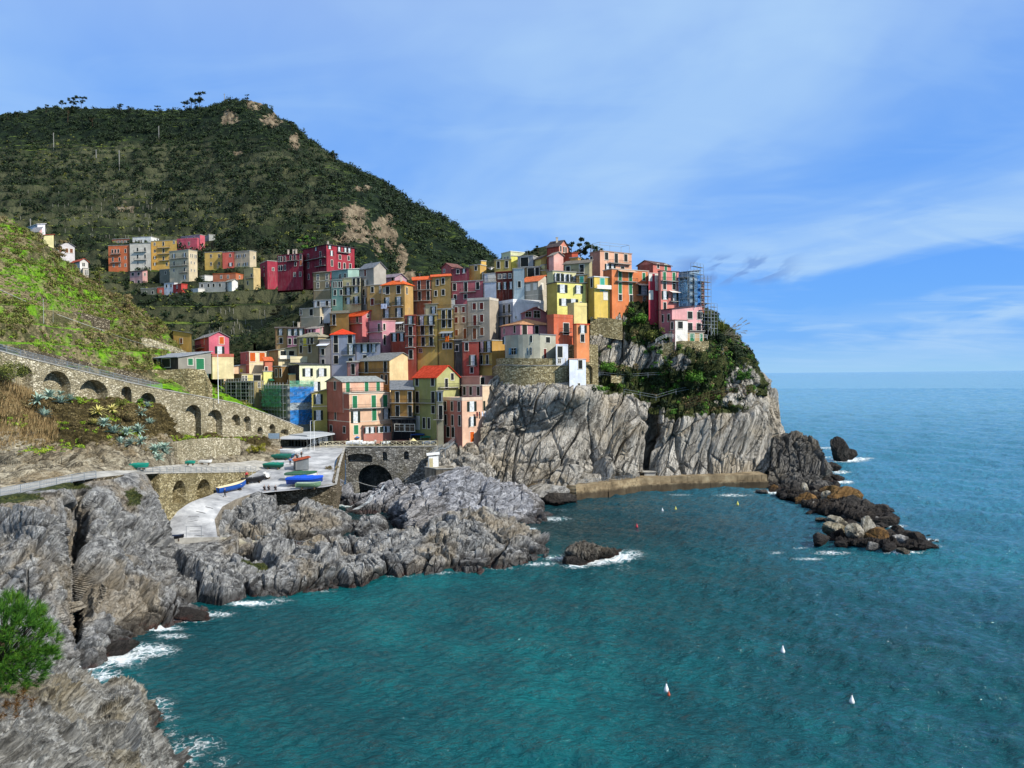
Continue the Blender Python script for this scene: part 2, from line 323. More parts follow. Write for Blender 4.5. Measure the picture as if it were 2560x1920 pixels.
def leaves(name, C, Rr, per, size, mat, flat=0.75, seed=3, elong=1.6, up=0.0, obj=True):
    """leaf-sized quads through the outer part of many ellipsoid clumps (C centres, Rr radii)"""
    rg = np.random.default_rng(seed); C = np.asarray(C); Rr = np.asarray(Rr); n = len(C) * per
    cc = np.repeat(C, per, 0); rr = np.repeat(Rr, per)
    d = rg.normal(size=(n, 3)); d /= np.linalg.norm(d, axis=1)[:, None]; rad = rr * (rg.random(n) ** 0.45) * (0.75 + 0.45 * pn(d * 1.3 + cc * 0.37))
    P = cc + d * rad[:, None] * np.array([1, 1, flat])
    nv = d + rg.normal(size=(n, 3)) * 0.7; nv /= np.linalg.norm(nv, axis=1)[:, None]
    t = np.cross(nv, rg.normal(size=(n, 3))); t[:, 2] += up; t /= np.linalg.norm(t, axis=1)[:, None] + 1e-9; b = np.cross(nv, t)
    s = size * (0.6 + 0.8 * rg.random(n))[:, None] * (rr / rr.mean())[:, None] ** 0.3
    V = np.stack([P - t * s * elong * .5, P + b * s * .35, P + t * s * elong * .5, P - b * s * .35], 1).reshape(-1, 3)
    me = npmesh(name, V, np.arange(4 * n).reshape(n, 4), mat); return link(name, me) if obj else me
def leafmat(name, cols, scale=0.12):
    n = NT(name, 0.7, 0.25); g = n.new('NewGeometry'); rnd = g.outputs['Random Per Island']; big = n.noise(g.outputs['Position'], scale, 3, 0.5)
    f = n.mt('ADD', n.mt('MULTIPLY', rnd, 0.45), n.mt('MULTIPLY', big, 0.6))
    n.color(n.ramp(f, [(0.15 + 0.7 * i / (len(cols) - 1), hexc(c)) for i, c in enumerate(cols)])); n.b.inputs['Subsurface Weight'].default_value = 0.0
    return n.m
# ================================================================ terrain
def rockdisp(amp, strat, sc=1.0, plate=0.6, slab=0.0):
    t = np.array(Vector(strat).normalized())
    def f(P, px, py):
        wp = np.stack([pn(P / (8 * sc) + k * 9.1) for k in range(3)], 1); Pw = P + wp * 0.75 * sc
        Q = Pw - (Pw @ t)[:, None] * t * 0.84; Q2 = Pw - (Pw @ t)[:, None] * t * 0.55
        big = fbm(P / (13 * sc), 3); r1 = fbm(Q / (5.0 * sc), 5, True, 0.55); o = 1.2 * big + 0.45 * r1
        for k, (s_, am) in enumerate(((7.0, 1.45), (2.9, .62), (1.1, .28))):
            f1, f2, val, til = vor((Q2 if k == 0 else Q) / (s_ * sc) + 5 * k); cr = -np.clip(0.075 - (f2 - f1), 0, 1) / 0.075
            o = o + am * (plate * 1.5 * (val - .5) + 1.25 * til + 0.95 * cr)
        return amp * (o + 0.16 * fbm(Q / (0.6 * sc) + 3, 3, True))
    return f
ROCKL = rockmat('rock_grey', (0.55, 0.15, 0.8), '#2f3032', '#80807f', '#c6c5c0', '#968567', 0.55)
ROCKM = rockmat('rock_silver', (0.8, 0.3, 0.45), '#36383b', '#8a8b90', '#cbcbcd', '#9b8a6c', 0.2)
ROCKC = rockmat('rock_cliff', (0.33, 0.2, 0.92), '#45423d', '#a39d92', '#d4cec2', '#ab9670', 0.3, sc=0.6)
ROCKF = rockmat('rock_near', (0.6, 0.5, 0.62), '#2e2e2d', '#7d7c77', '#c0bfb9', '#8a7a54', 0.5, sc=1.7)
def stt(o, **k): return tag(o.o if isinstance(o, Surf) else o, kind='structure', **k)
cL = [[(-260, 1800, 70), (-250, 1650, 74), (-250, 1500, 77), (-250, 1380, 81), (-250, 1290, 86), (-250, 1250, 91)],
      [(0, 1720, 74), (0, 1600, 77), (0, 1500, 79), (0, 1400, 82), (0, 1300, 87), (0, 1241, 92)],
      [(80, 1700, 76), (85, 1600, 78), (90, 1500, 80), (95, 1400, 83), (98, 1300, 88), (100, 1222, 96)],
      [(140, 1690, 77), (140, 1600, 79), (140, 1500, 82), (145, 1400, 86), (150, 1300, 91), (150, 1212, 98)],
      [(176, 1655, 92), (176, 1580, 98), (184, 1480, 104), (196, 1400, 109), (200, 1310, 106), (192, 1206, 102)],
      [(215, 1668, None), (215, 1600, 81), (225, 1500, 86), (235, 1400, 92), (240, 1300, 97), (240, 1196, 105)],
      [(300, 1612, None), (295, 1570, 86), (295, 1480, 91), (300, 1390, 97), (305, 1290, 104), (305, 1184, 111)],
      [(362, 1573, None), (362, 1540, 91.5), (362, 1460, 95), (362, 1380, 102), (362, 1290, 109), (366, 1190, 115)],
      [(400, 1562, None), (396, 1525, 93), (392, 1455, 98), (390, 1390, 104), (392, 1320, 111), (395, 1250, 119)],
      [(450, 1548, None), (445, 1500, 97), (438, 1440, 103), (430, 1400, 109), (425, 1365, 116), (425, 1345, 122)],
      [(560, 1520, None), (560, 1490, 100), (560, 1435, 106), (556, 1395, 113), (552, 1368, 120), (550, 1352, 125)],
      [(640, 1501, None), (640, 1470, 103), (640, 1435, 107), (640, 1400, 113), (640, 1372, 121), (640, 1360, 126)],
      [(740, 1484, None), (740, 1455, 105.5), (740, 1425, 110), (742, 1400, 115), (744, 1382, 122), (745, 1372, 127)],
      [(867, 1457, None), (867, 1430, 111), (867, 1400, 116), (867, 1375, 121), (867, 1355, 127), (867, 1338, 131)],
      [(1006, 1436, None), (1006, 1405, 115), (1006, 1385, 118), (1006, 1366, 122), (1006, 1354, 127), (1006, 1346, 132)],
      [(1156, 1425, None), (1156, 1385, 119), (1156, 1345, 124), (1156, 1315, 129), (1156, 1298, 135), (1156, 1290, 139)],
      [(1260, 1412, None), (1258, 1385, 121.5), (1256, 1350, 125), (1254, 1322, 130), (1252, 1308, 135), (1250, 1306, 141)],
      [(1320, 1403, None), (1318, 1388, 123.5), (1312, 1362, 126), (1306, 1338, 131), (1305, 1328, 136), (1308, 1330, 141)],
      [(1373, 1393, None), (1372, 1388, 126), (1366, 1381, 128), (1358, 1376, 131), (1352, 1374, 135), (1350, 1378, None)]]
def mL(P, px, py): return np.clip(blob(px, py, [(120, 1215, 130, 14), (30, 1245, 90, 16), (330, 1245, 25, 30), (640, 1420, 40, 10)]) * 0.75, 0, 0.72)
_rdL = rockdisp(1.2, (0.45, 0.15, 0.85), 1.1, 0.6)
def dL(P, px, py): return _rdL(P, px, py) * (1 - .75 * np.exp(-((px - 190) / 24.0)**2) * (py > 1215)) * np.clip((py - np.interp(px, [-250, 0, 100, 240, 366, 380, 425, 550, 640, 867, 1400], [1250, 1241, 1222, 1196, 1188, 1200, 1345, 1350, 1200, 1100, 1000])) / 70, 0.08, 1)
S_L = loft('sea_cliff', cL, 1150, 380, ROCKL, dL, mL, cap=(4, 4)); stt(S_L)
cM = [[(985, 1306, 0, -.5), (985, 1294, 0, .4), (986, 1280, 0, 1.4), (988, 1264, 0, 2.8)],
      [(1034, 1346, 0, -.5), (1028, 1312, 0, 1.6), (1018, 1276, 0, 3.6), (1006, 1246, 0, 5.4)],
      [(1070, 1325, 140), (1065, 1280, 144), (1062, 1235, 151), (1060, 1205, 160)],
      [(1140, 1335, 140), (1140, 1275, 146), (1140, 1220, 153), (1140, 1178, 164)],
      [(1200, 1335, 143), (1200, 1270, 148), (1200, 1225, 156), (1190, 1186, 167)],
      [(1262, 1330, 146), (1262, 1280, 150), (1255, 1242, 158), (1240, 1208, 170)],
      [(1318, 1322, None), (1322, 1288, 153.5), (1318, 1255, 160), (1300, 1228, 172)],
      [(1346, 1310, None), (1344, 1292, 157.5), (1338, 1272, 163), (1325, 1248, 173)],
      [(1358, 1300, None), (1354, 1292, 161), (1350, 1282, 167), (1340, 1262, 175)]]
def mM(P, px, py): return np.zeros(len(P))
S_M = loft('rock_mound', cM, 620, 300, ROCKM, rockdisp(1.15, (0.7, 0.3, 0.6), 1.3, 0.7), cap=(3, 6), side=(8, 2)); stt(S_M)
cB = [[(545, 1350, 126), (545, 1325, 130), (550, 1295, 134), (560, 1262, 138)], [(590, 1352, 128), (590, 1325, 132), (590, 1295, 137), (600, 1262, 142)],
      [(640, 1358, 130), (640, 1325, 133), (640, 1288, 138), (640, 1255, 144)], [(700, 1368, 132), (700, 1325, 136), (700, 1288, 141), (700, 1262, 148)],
      [(780, 1378, 133), (780, 1335, 138), (780, 1290, 143), (780, 1262, 149)], [(840, 1380, 134), (840, 1345, 139), (840, 1305, 144), (838, 1275, 151)],
      [(880, 1382, 135), (880, 1352, 141), (876, 1322, 146), (872, 1305, 152)], [(940, 1385, 134), (945, 1350, 140), (945, 1318, 146), (945, 1300, 152)]]
S_B = loft('rock_shelf', cB, 460, 220, ROCKL, rockdisp(1.0, (0.2, 0.3, 0.9), 1.1, 0.8), cap=(3, 4), side=(6, 3)); stt(S_B)
cR = [[(812, 1290, 0, .5), (812, 1262, 0, 2.5), (818, 1225, 0, 5), (826, 1180, 0, 9)], [(838, 1295, 0, -.6), (838, 1275, 0, -.5), (845, 1255, 0, .1), (850, 1215, 0, 4.5)], [(875, 1290, 0, -.6), (875, 1274, 0, -.5), (880, 1257, 0, .1), (888, 1235, 0, 2.2)],
      [(905, 1284, 0, -.5), (908, 1268, 0, .5), (915, 1250, 0, 1.5), (925, 1228, 0, 3.0)], [(950, 1276, 0, .2), (955, 1258, 0, 1.6), (960, 1238, 0, 3.0), (965, 1218, 0, 4.4)], [(995, 1290, 0, -.4), (1000, 1264, 0, 1.8), (1005, 1238, 0, 3.4), (1008, 1212, 0, 5.2)], [(1060, 1285, 0, .2), (1060, 1256, 0, 2.5), (1062, 1232, 0, 4.5), (1066, 1206, 0, 6.2)]]
S_R = loft('ravine_rock', cR, 320, 200, ROCKM, rockdisp(0.8, (0.2, 0.3, 0.9), 0.9, 0.8), cap=(3, 3)); stt(S_R)
cP = [[(1060, 1205, 172), (1065, 1185, 177), (1070, 1160, 182), (1075, 1112, 188)], [(1120, 1200, 171), (1125, 1175, 177), (1130, 1140, 182), (1130, 1112, 188)],
      [(1180, 1195, 172), (1180, 1155, 178), (1180, 1122, 183), (1175, 1098, 189)], [(1210, 1200, 173), (1212, 1150, 179), (1214, 1105, 185), (1214, 1070, 191)],
      [(1240, 1206, 176), (1240, 1150, 182), (1240, 1100, 187), (1240, 1060, 193)]]
S_P = loft('scree_slope', cP, 220, 160, ROCKC, rockdisp(0.8, (0.3, 0.2, 0.9), 0.8, 0.5), lambda P, px, py: 0.25 + 0 * px); stt(S_P)
# headland cliff
cC = [[(1208, 1215, 184), (1206, 1140, 186), (1206, 1090, 186), (1210, 1050, 187), (1218, 1010, 190), (1228, 960, 194)],
      [(1250, 1218, 180), (1248, 1135, 184), (1252, 1070, 186), (1262, 1020, 184.5), (1280, 990, 184), (1300, 965, 187)],
      [(1330, 1220, 182), (1320, 1140, 186), (1322, 1070, 188), (1340, 1020, 184.5), (1365, 985, 184), (1390, 962, 187)],
      [(1420, 1220, 183), (1420, 1140, 187), (1425, 1070, 190), (1435, 1020, 187.5), (1450, 985, 185), (1465, 968, 190)],
      [(1510, 1215, 192), (1512, 1140, 195), (1515, 1070, 195), (1520, 1030, 196), (1525, 1000, 198), (1530, 985, 201)],
      [(1585, 1205, 196), (1590, 1135, 198), (1600, 1075, 197), (1608, 1040, 197), (1612, 1018, 199), (1612, 1005, 201)],
      [(1600, 1204, 209), (1608, 1132, 211), (1618, 1080, 210), (1624, 1050, 208), (1624, 1025, 207), (1620, 1005, 206)],
      [(1636, 1204, 211), (1638, 1132, 212), (1636, 1080, 211), (1636, 1055, 209), (1634, 1030, 208), (1632, 1008, 208)],
      [(1648, 1203, 199), (1648, 1132, 201), (1660, 1080, 201), (1658, 1055, 201), (1656, 1034, 203), (1655, 1015, 205)],
      [(1740, 1203, 200), (1742, 1132, 202), (1745, 1080, 202), (1748, 1048, 202), (1750, 1030, 204), (1750, 1015, 206)],
      [(1820, 1203, 203), (1822, 1130, 205), (1824, 1075, 205), (1826, 1040, 205), (1828, 1005, 207), (1830, 975, 210)],
      [(1890, 1205, 208), (1892, 1130, 210), (1890, 1075, 210), (1886, 1030, 210), (1878, 990, 213), (1868, 955, 216)],
      [(1935, 1215, 210), (1930, 1140, 213), (1925, 1085, 214), (1916, 1030, 216), (1905, 985, 220), (1890, 940, 224)],
      [(1978, 1215, 213), (1968, 1150, 218), (1954, 1090, 222), (1942, 1045, 226), (1926, 985, 231), (1906, 945, 236)],
      [(1990, 1210, 226), (1970, 1150, 237), (1950, 1090, 244), (1930, 1045, 250), (1915, 985, 256), (1895, 945, 262)]]
def cdisp(P, px, py):
    smoothz = np.clip(1 - np.abs(px - 1450) / 190, 0, 1) * np.clip((1150 - py) / 60, 0, 1)
    a = rockdisp(1.5, (0.36, 0.2, 0.9), 1.5, 0.55)(P, px, py); b = rockdisp(1.0, (0.5, 0.2, 0.75), 0.8, 0.5)(P, px, py)
    # long diagonal slab edges of the bare face
    s = (px - 1230) * 0.90 + (py - 1200) * 0.52 + 14 * pn(P / 9.0); k = np.floor(s / 62.0); fr = s / 62.0 - k
    step = (np.sin(k * 12.9898) * 0.5 + 0.5) * 2.2 + fr * 0.9 - 1.6 * np.exp(-((fr - 0.04) / 0.035)**2)
    facez = np.clip((1600 - px) / 25, 0, 1) * np.clip((px - 1290) / 40, 0, 1)
    return a * (1 - 0.86 * smoothz) * 0.8 + facez * (step - 1.2) * 0.9 + b * np.clip((1330 - px) / 80, 0, 1) * 0.8
def mC(P, px, py): return np.clip(blob(px, py, [(1760, 1020, 120, 16), (1560, 985, 60, 6), (1700, 1035, 50, 14), (1870, 975, 50, 14)]) * 0.8, 0, 0.75)
S_C = loft('headland_cliff', cC, 1000, 420, ROCKC, cdisp, mC, cap=(6, 3)); stt(S_C)
cD = [[(1915, 1226, 199), (1920, 1195, 202), (1930, 1140, 207), (1938, 1085, 215)], [(1950, 1234, None), (1952, 1195, 203), (1955, 1140, 208), (1962, 1092, 216)],
      [(1990, 1236, None), (1990, 1195, 203), (1990, 1145, 208), (1992, 1096, 214)], [(2030, 1232, None), (2030, 1195, 204), (2028, 1150, 208), (2024, 1108, 214)],
      [(2066, 1222, None), (2064, 1195, 206), (2060, 1168, 209), (2054, 1140, 214)], [(2086, 1216, None), (2085, 1206, 209), (2083, 1196, 211), (2080, 1186, 214)]]
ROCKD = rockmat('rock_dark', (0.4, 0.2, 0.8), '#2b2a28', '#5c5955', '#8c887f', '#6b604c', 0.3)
S_D = loft('headland_tip_rock', cD, 320, 240, ROCKD, rockdisp(1.1, (0.4, 0.2, 0.8), 0.9, 0.8), cap=(8, 3), side=(10, 3)); stt(S_D)
# planted upper slope of the headland
cU = [[(1425, 985, 200), (1430, 955, 202), (1435, 905, 204), (1440, 850, 207), (1445, 800, 210), (1450, 745, 216)],
      [(1480, 1000, 200), (1480, 955, 202), (1480, 900, 204), (1480, 840, 207), (1480, 790, 210), (1480, 748, 215)],
      [(1560, 1015, 201), (1560, 960, 203), (1560, 900, 206), (1560, 845, 208), (1560, 795, 210), (1560, 752, 213)],
      [(1640, 1035, 204), (1640, 975, 206), (1640, 905, 203.5), (1640, 868, 205), (1640, 810, 212), (1640, 765, 214)],
      [(1700, 1045, 204), (1700, 985, 207), (1700, 905, 203.5), (1700, 868, 205), (1700, 850, 215), (1700, 780, 219)],
      [(1770, 1035, 206), (1770, 980, 208), (1770, 905, 205), (1770, 868, 207), (1770, 850, 216), (1770, 790, 221)],
      [(1830, 1010, 208), (1832, 960, 211), (1832, 920, 214), (1828, 880, 218), (1815, 845, 223), (1800, 812, 228)],
      [(1880, 985, 213), (1885, 955, 217), (1880, 925, 221), (1868, 893, 226), (1850, 866, 231), (1828, 838, 236)],
      [(1915, 985, 219), (1912, 958, 224), (1900, 928, 229), (1887, 906, 234), (1866, 880, 240), (1842, 852, 246)]]
def mU(P, px, py):
    bare = blob(px, py, [(1530, 800, 40, 12), (1520, 850, 45, 40), (1600, 905, 60, 18), (1640, 880, 40, 25), (1855, 960, 40, 45), (1700, 905, 25, 18), (1545, 880, 60, 25), (1490, 900, 25, 50)])
    return np.clip(0.95 - bare * 0.9, 0, 0.9)
S_U = loft('headland_slope', cU, 560, 320, ROCKC, rockdisp(1.0, (0.3, 0.2, 0.9), 1.0, 0.5), mU, skirt=False, cap=(14, 2), side=(14, 4)); stt(S_U)
# mainland slope between the lower path and the arched wall
cS = [[(-250, 1236, 98), (-250, 1180, 103), (-250, 1080, 108), (-250, 980, 112), (-250, 860, 117)], [(0, 1222, 99), (0, 1170, 104), (0, 1090, 108), (0, 1010, 112), (0, 940, 117)],
      [(100, 1202, 102), (100, 1150, 107), (100, 1090, 111), (100, 1040, 115), (100, 988, 122)], [(235, 1180, 109), (235, 1140, 112), (235, 1090, 117), (235, 1050, 122), (235, 1003, 134.5)],
      [(330, 1171, 115.5), (330, 1130, 119), (330, 1090, 124), (330, 1060, 130), (330, 1010, 142)], [(400, 1165, 126), (400, 1130, 130), (400, 1100, 133), (400, 1070, 138), (400, 1020, 149)],
      [(450, 1161, 139), (450, 1140, 140.5), (450, 1112, 142), (450, 1102, 147), (450, 1090, 154)], [(540, 1158, 151.5), (540, 1138, 153), (540, 1108, 155), (540, 1098, 158), (540, 1088, 162)],
      [(620, 1150, 162), (620, 1125, 163), (620, 1105, 166), (620, 1098, 169), (620, 1095, 173)], [(700, 1135, 168), (700, 1122, 172), (700, 1112, 175), (700, 1106, 178), (700, 1100, 183)]]
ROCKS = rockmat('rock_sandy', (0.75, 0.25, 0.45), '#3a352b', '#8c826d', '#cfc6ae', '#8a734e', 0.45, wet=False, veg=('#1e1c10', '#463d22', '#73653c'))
_rdS = rockdisp(0.75, (0.75, 0.25, 0.45), 1.0, 0.5)
def mS(P, px, py): return np.clip(0.95 * np.clip(((1122 + 0.0 * px) - py + 60 * pn(P / 12.0)) / 45.0, 0, 1), 0, 0.85)
S_S = loft('bank', cS, 700, 300, ROCKS, lambda P, px, py: _rdS(P, px, py) * np.clip((np.interp(px, [-250, 0, 100, 235, 330, 400, 450, 540, 620, 700], [1236, 1222, 1202, 1179, 1169, 1163, 1161, 1158, 1150, 1135]) - py) / 40 , .1, 1), mS, skirt='drop', cap=(3, 1)); stt(S_S)
# terraced hill above the road
cH = [[(-300, 850, 125), (-300, 780, 140), (-300, 700, 155), (-300, 600, 175), (-300, 480, 195), (-300, 420, 215)], [(0, 864, 123), (0, 800, 136), (0, 730, 150), (0, 660, 166), (0, 590, 182), (0, 540, 198)],
      [(71, 882, 127), (71, 820, 139), (71, 750, 153), (71, 690, 168), (71, 630, 184), (71, 572, 200)], [(130, 902, 131), (130, 850, 142), (130, 790, 156), (130, 720, 172), (130, 665, 188), (130, 620, 203)],
      [(220, 928, 138), (220, 880, 149), (220, 820, 162), (220, 778, 178), (220, 733, 192), (220, 695, 208)], [(304, 948, 145), (304, 903, 155), (304, 855, 167), (304, 810, 181), (304, 772, 195), (304, 738, 211)],
      [(380, 968, 151), (380, 925, 162), (380, 885, 173), (380, 850, 185), (380, 818, 197), (380, 792, 213)], [(425, 978, 154), (425, 938, 166), (425, 900, 179), (425, 870, 191), (425, 848, 203), (425, 831, 217)],
      [(500, 998, 159), (500, 990, 168), (500, 980, 178), (500, 968, 190), (500, 950, 202), (500, 935, 214)], [(600, 1020, 169), (600, 1016, 178), (600, 1010, 188), (600, 1004, 198), (600, 998, 208), (600, 990, 218)],
      [(700, 1056, 182), (700, 1052, 190), (700, 1048, 198), (700, 1042, 206), (700, 1036, 214), (700, 1030, 222)]]
def terr(h, off, k, test):
    def f(P, px, py):
        zz = P[:, 2] + off + 1.3 * pn(P / 26.0); q = zz / h; fl = np.floor(q); fr = q - fl; st = np.clip((fr - 0.62) / 0.3, 0, 1) * 0.86 + fr * 0.14
        dz = (fl + st) * h - q * h; Q = P.copy(); Q[:, 2] += dz * k * test(px, py); BAND[0] = np.clip((fr - .60) / .05, 0, 1) * np.clip((.95 - fr) / .05, 0, 1) * np.clip(test(px, py) * 1.5 - .2, 0, 1); return Q
    return f
n = NT('hill_grass', 0.95, 0.1); g = n.new('NewGeometry'); p = g.outputs['Position']; nz = n.sepz(g.outputs['True Normal'])
gr = n.ramp(n.noise(p, 0.9, 6, 0.7), [(0.25, hexc('#2c4214')), (0.42, hexc('#4a7a12')), (0.6, hexc('#76a31e')), (0.75, hexc('#77743c'))])
br = n.ramp(n.noise(p, 1.8, 6, 0.7), [(0.3, hexc('#22241a')), (0.5, hexc('#46462e')), (0.7, hexc('#65633f'))])
q = n.vmap(p, (1, 1, 2)); ve = n.voro(q, 2.2); st_ = n.ramp(n.sepz(ve.outputs['Color'], 'X'), [(0, hexc('#3a3527')), (1, hexc('#8f8462'))])
big = n.noise(p, 0.06, 4, 0.6)
c = n.mix(n.mr(n.mt('SUBTRACT', big, n.mt('MULTIPLY', n.attr('mask'), 0.3)), 0.46, 0.60), gr, n.mix(0.55, gr, br)); c = n.mix(n.mt('MULTIPLY', n.attr('band'), n.mr(n.noise(p, 0.12, 4, .6), 0.40, 0.52)), c, st_); c = n.mix(n.mt('MULTIPLY', n.mr(nz, 0.80, 0.62), n.mr(n.attr('mask'), .3, .6, 1, .15)), c, n.mix(n.mr(n.noise(p, 0.35, 3), 0.45, 0.6), br, st_))
n.color(c); n.bump(n.noise(p, 3.0, 6, 0.75), 0.8, 0.3); HILLG = n.m
S_H = loft('terraced_hill', cH, 800, 480, HILLG, lambda P, px, py: 0.9 * fbm(P / 9, 4) + 0.35 * fbm(P / 1.6, 3), lambda P, px, py: blob(px, py, [(60, 690, 140, 45), (190, 745, 80, 40), (90, 760, 130, 22), (270, 790, 70, 14), (130, 850, 70, 18), (30, 600, 50, 40), (260, 880, 120, 18)]), skirt=False, cap=(25, 8), dw=2, vpost=terr(4.6, 0, 0.95, lambda px, py: np.clip((430 - px) / 80, 0.1, 1)), smooth=False); stt(S_H)
# mountain
SKYL = [(0, 290), (41, 278), (118, 268), (206, 262), (282, 268), (376, 276), (447, 268), (511, 257), (558, 250), (623, 246), (670, 272), (711, 298), (746, 322), (782, 357), (823, 392), (882, 412), (917, 432), (970, 470), (1028, 506), (1087, 535), (1146, 573), (1199, 617), (1234, 647)]
def sky_y(x): return float(np.interp(x, [a for a, b in SKYL], [b for a, b in SKYL]))
cMt = []
for x, pr in [(-300, [(900, 262), (720, 350), (570, 440), (440, 540), (350, 640)]), (0, [(900, 282), (720, 352), (570, 440), (440, 540), (360, 640)]), (118, [(900, 285), (720, 352), (570, 440), (440, 540), (350, 640)]), (282, [(900, 288), (720, 352), (570, 440), (440, 540), (345, 640)]),
              (376, [(900, 290), (720, 352), (575, 440), (440, 540), (345, 640)]), (447, [(900, 292), (722, 352), (580, 440), (440, 540), (340, 640)]), (558, [(900, 292), (725, 350), (590, 420), (450, 520), (335, 620)]), (623, [(900, 290), (730, 345), (595, 405), (450, 510), (330, 615)]),
              (711, [(880, 292), (735, 340), (610, 395), (480, 480), (370, 570)]), (782, [(860, 296), (735, 336), (620, 385), (520, 450), (430, 525)]), (850, [(850, 300), (740, 334), (640, 375), (550, 430), (470, 500)]), (917, [(850, 305), (755, 335), (680, 372), (590, 425), (505, 490)]),
              (975, [(850, 312), (770, 345), (700, 388), (630, 440), (550, 500)]), (1028, [(850, 325), (775, 365), (705, 415), (640, 470), (570, 525)]), (1087, [(850, 335), (780, 375), (715, 425), (655, 475), (595, 530)]), (1146, [(850, 345), (785, 385), (725, 435), (675, 480), (622, 530)]),
              (1199, [(850, 352), (790, 390), (735, 440), (695, 480), (655, 530)]), (1240, [(850, 360), (800, 395), (750, 440), (710, 480), (680, 525)]), (1360, [(860, 370), (830, 400), (800, 440), (780, 480), (760, 520)])]:
    top = {-300: 330}.get(x, sky_y(x) if x <= 1240 else 740); dt = 700 if x < 700 else max(575, 700 - (x - 700) * 0.25)
    cMt.append([(x, a, b) for a, b in pr] + [(x, top + 4, dt)])
RIDGE = [(575, 300, 26, 22), (640, 262, 40, 14), (680, 300, 34, 22), (735, 355, 16, 22), (905, 470, 26, 10), (885, 530, 42, 30), (905, 575, 48, 34), (868, 590, 36, 16), (950, 600, 14, 40), (985, 590, 16, 44), (1010, 640, 14, 40), (965, 560, 26, 30), (1030, 690, 14, 26), (560, 375, 60, 3.5), (310, 505, 24, 9)]
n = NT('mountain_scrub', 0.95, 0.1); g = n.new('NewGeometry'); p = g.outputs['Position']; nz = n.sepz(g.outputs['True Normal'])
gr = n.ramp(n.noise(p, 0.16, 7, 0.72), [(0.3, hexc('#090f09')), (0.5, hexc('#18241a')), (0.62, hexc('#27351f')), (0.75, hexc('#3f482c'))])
lit = n.ramp(n.noise(p, 0.4, 5, 0.7), [(0.3, hexc('#4a6420')), (0.7, hexc('#8a9a44'))])  # paler grass green of the flat ledges, its own colour
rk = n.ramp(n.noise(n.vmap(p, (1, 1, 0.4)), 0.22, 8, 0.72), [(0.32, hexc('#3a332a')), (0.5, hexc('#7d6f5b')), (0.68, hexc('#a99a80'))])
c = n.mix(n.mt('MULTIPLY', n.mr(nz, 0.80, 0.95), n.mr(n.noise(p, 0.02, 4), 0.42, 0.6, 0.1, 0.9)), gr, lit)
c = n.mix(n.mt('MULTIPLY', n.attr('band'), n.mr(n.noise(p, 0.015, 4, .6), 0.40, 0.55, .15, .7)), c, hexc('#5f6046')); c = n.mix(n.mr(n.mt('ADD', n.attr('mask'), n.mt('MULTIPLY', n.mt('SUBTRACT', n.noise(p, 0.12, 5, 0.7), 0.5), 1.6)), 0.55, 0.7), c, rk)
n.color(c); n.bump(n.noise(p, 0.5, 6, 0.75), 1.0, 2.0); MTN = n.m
def mtd(P, px, py):
    r = blob(px, py, RIDGE); return 7 * fbm(P / 70, 3) + 4.0 * fbm(P / 24, 4) * 1 + r * 5 * fbm(P / np.array([16, 16, 30]), 4, True) + 1.2 * fbm(P / 6, 3)
def mtest(px, py): return np.clip((900 - px) / 150, 0, 1) * np.clip((py - 330) / 60, 0.15, 1)
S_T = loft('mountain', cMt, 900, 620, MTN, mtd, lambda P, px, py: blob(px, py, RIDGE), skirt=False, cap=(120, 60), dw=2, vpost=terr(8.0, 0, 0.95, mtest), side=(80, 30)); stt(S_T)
# village hill
DPX = [520, 560, 800, 1000, 1200, 1300, 1500, 1800]; DPY = [580, 650, 760, 860, 980, 1095]
DT = np.array([[302, 300, 280, 268, 262, 250, 240, 240], [284, 280, 262, 250, 242, 236, 226, 226], [254, 250, 236, 228, 222, 216, 212, 212], [230, 228, 220, 214, 210, 205, 203, 206], [210, 208, 203, 200, 196, 194, 194, 200], [196, 194, 190, 188, 186, 186, 186, 190]])
def DV(px, py):
    px = min(max(px, 520), 1800); py = min(max(py, 580), 1095)
    r = [np.interp(px, DPX, row) for row in DT]; return float(np.interp(py, DPY, r))
tops = [(480, 930), (540, 880), (600, 850), (700, 800), (800, 740), (900, 715), (1000, 705), (1100, 690), (1200, 665), (1300, 640), (1380, 615), (1440, 640), (1500, 690), (1560, 735), (1650, 765), (1780, 800)]
cV = []
for x, ty in tops:
    yb = 1098 if x < 1200 else float(np.interp(x, [1200, 1260, 1440, 1500, 1780], [1098, 960, 880, 780, 835]))
    ys = np.linspace(yb, ty, 5); cV.append([(x, y, DV(x, y) + (9 if y > ty else 8)) for y in ys])
n = NT('village_ground', 0.95, 0.1); p = n.pos(); n.color(n.ramp(n.noise(p, 0.8, 6, 0.7), [(0.3, hexc('#10160c')), (0.5, hexc('#262c1a')), (0.7, hexc('#4a4c34'))])); n.bump(n.noise(p, 2, 5), 0.8, 0.3)
S_V = loft('village_hill', cV, 420, 260, n.m, lambda P, px, py: 0.8 * fbm(P / 6, 4), skirt=False, cap=(30, 12), side=(25, 6), dw=2); stt(S_V)
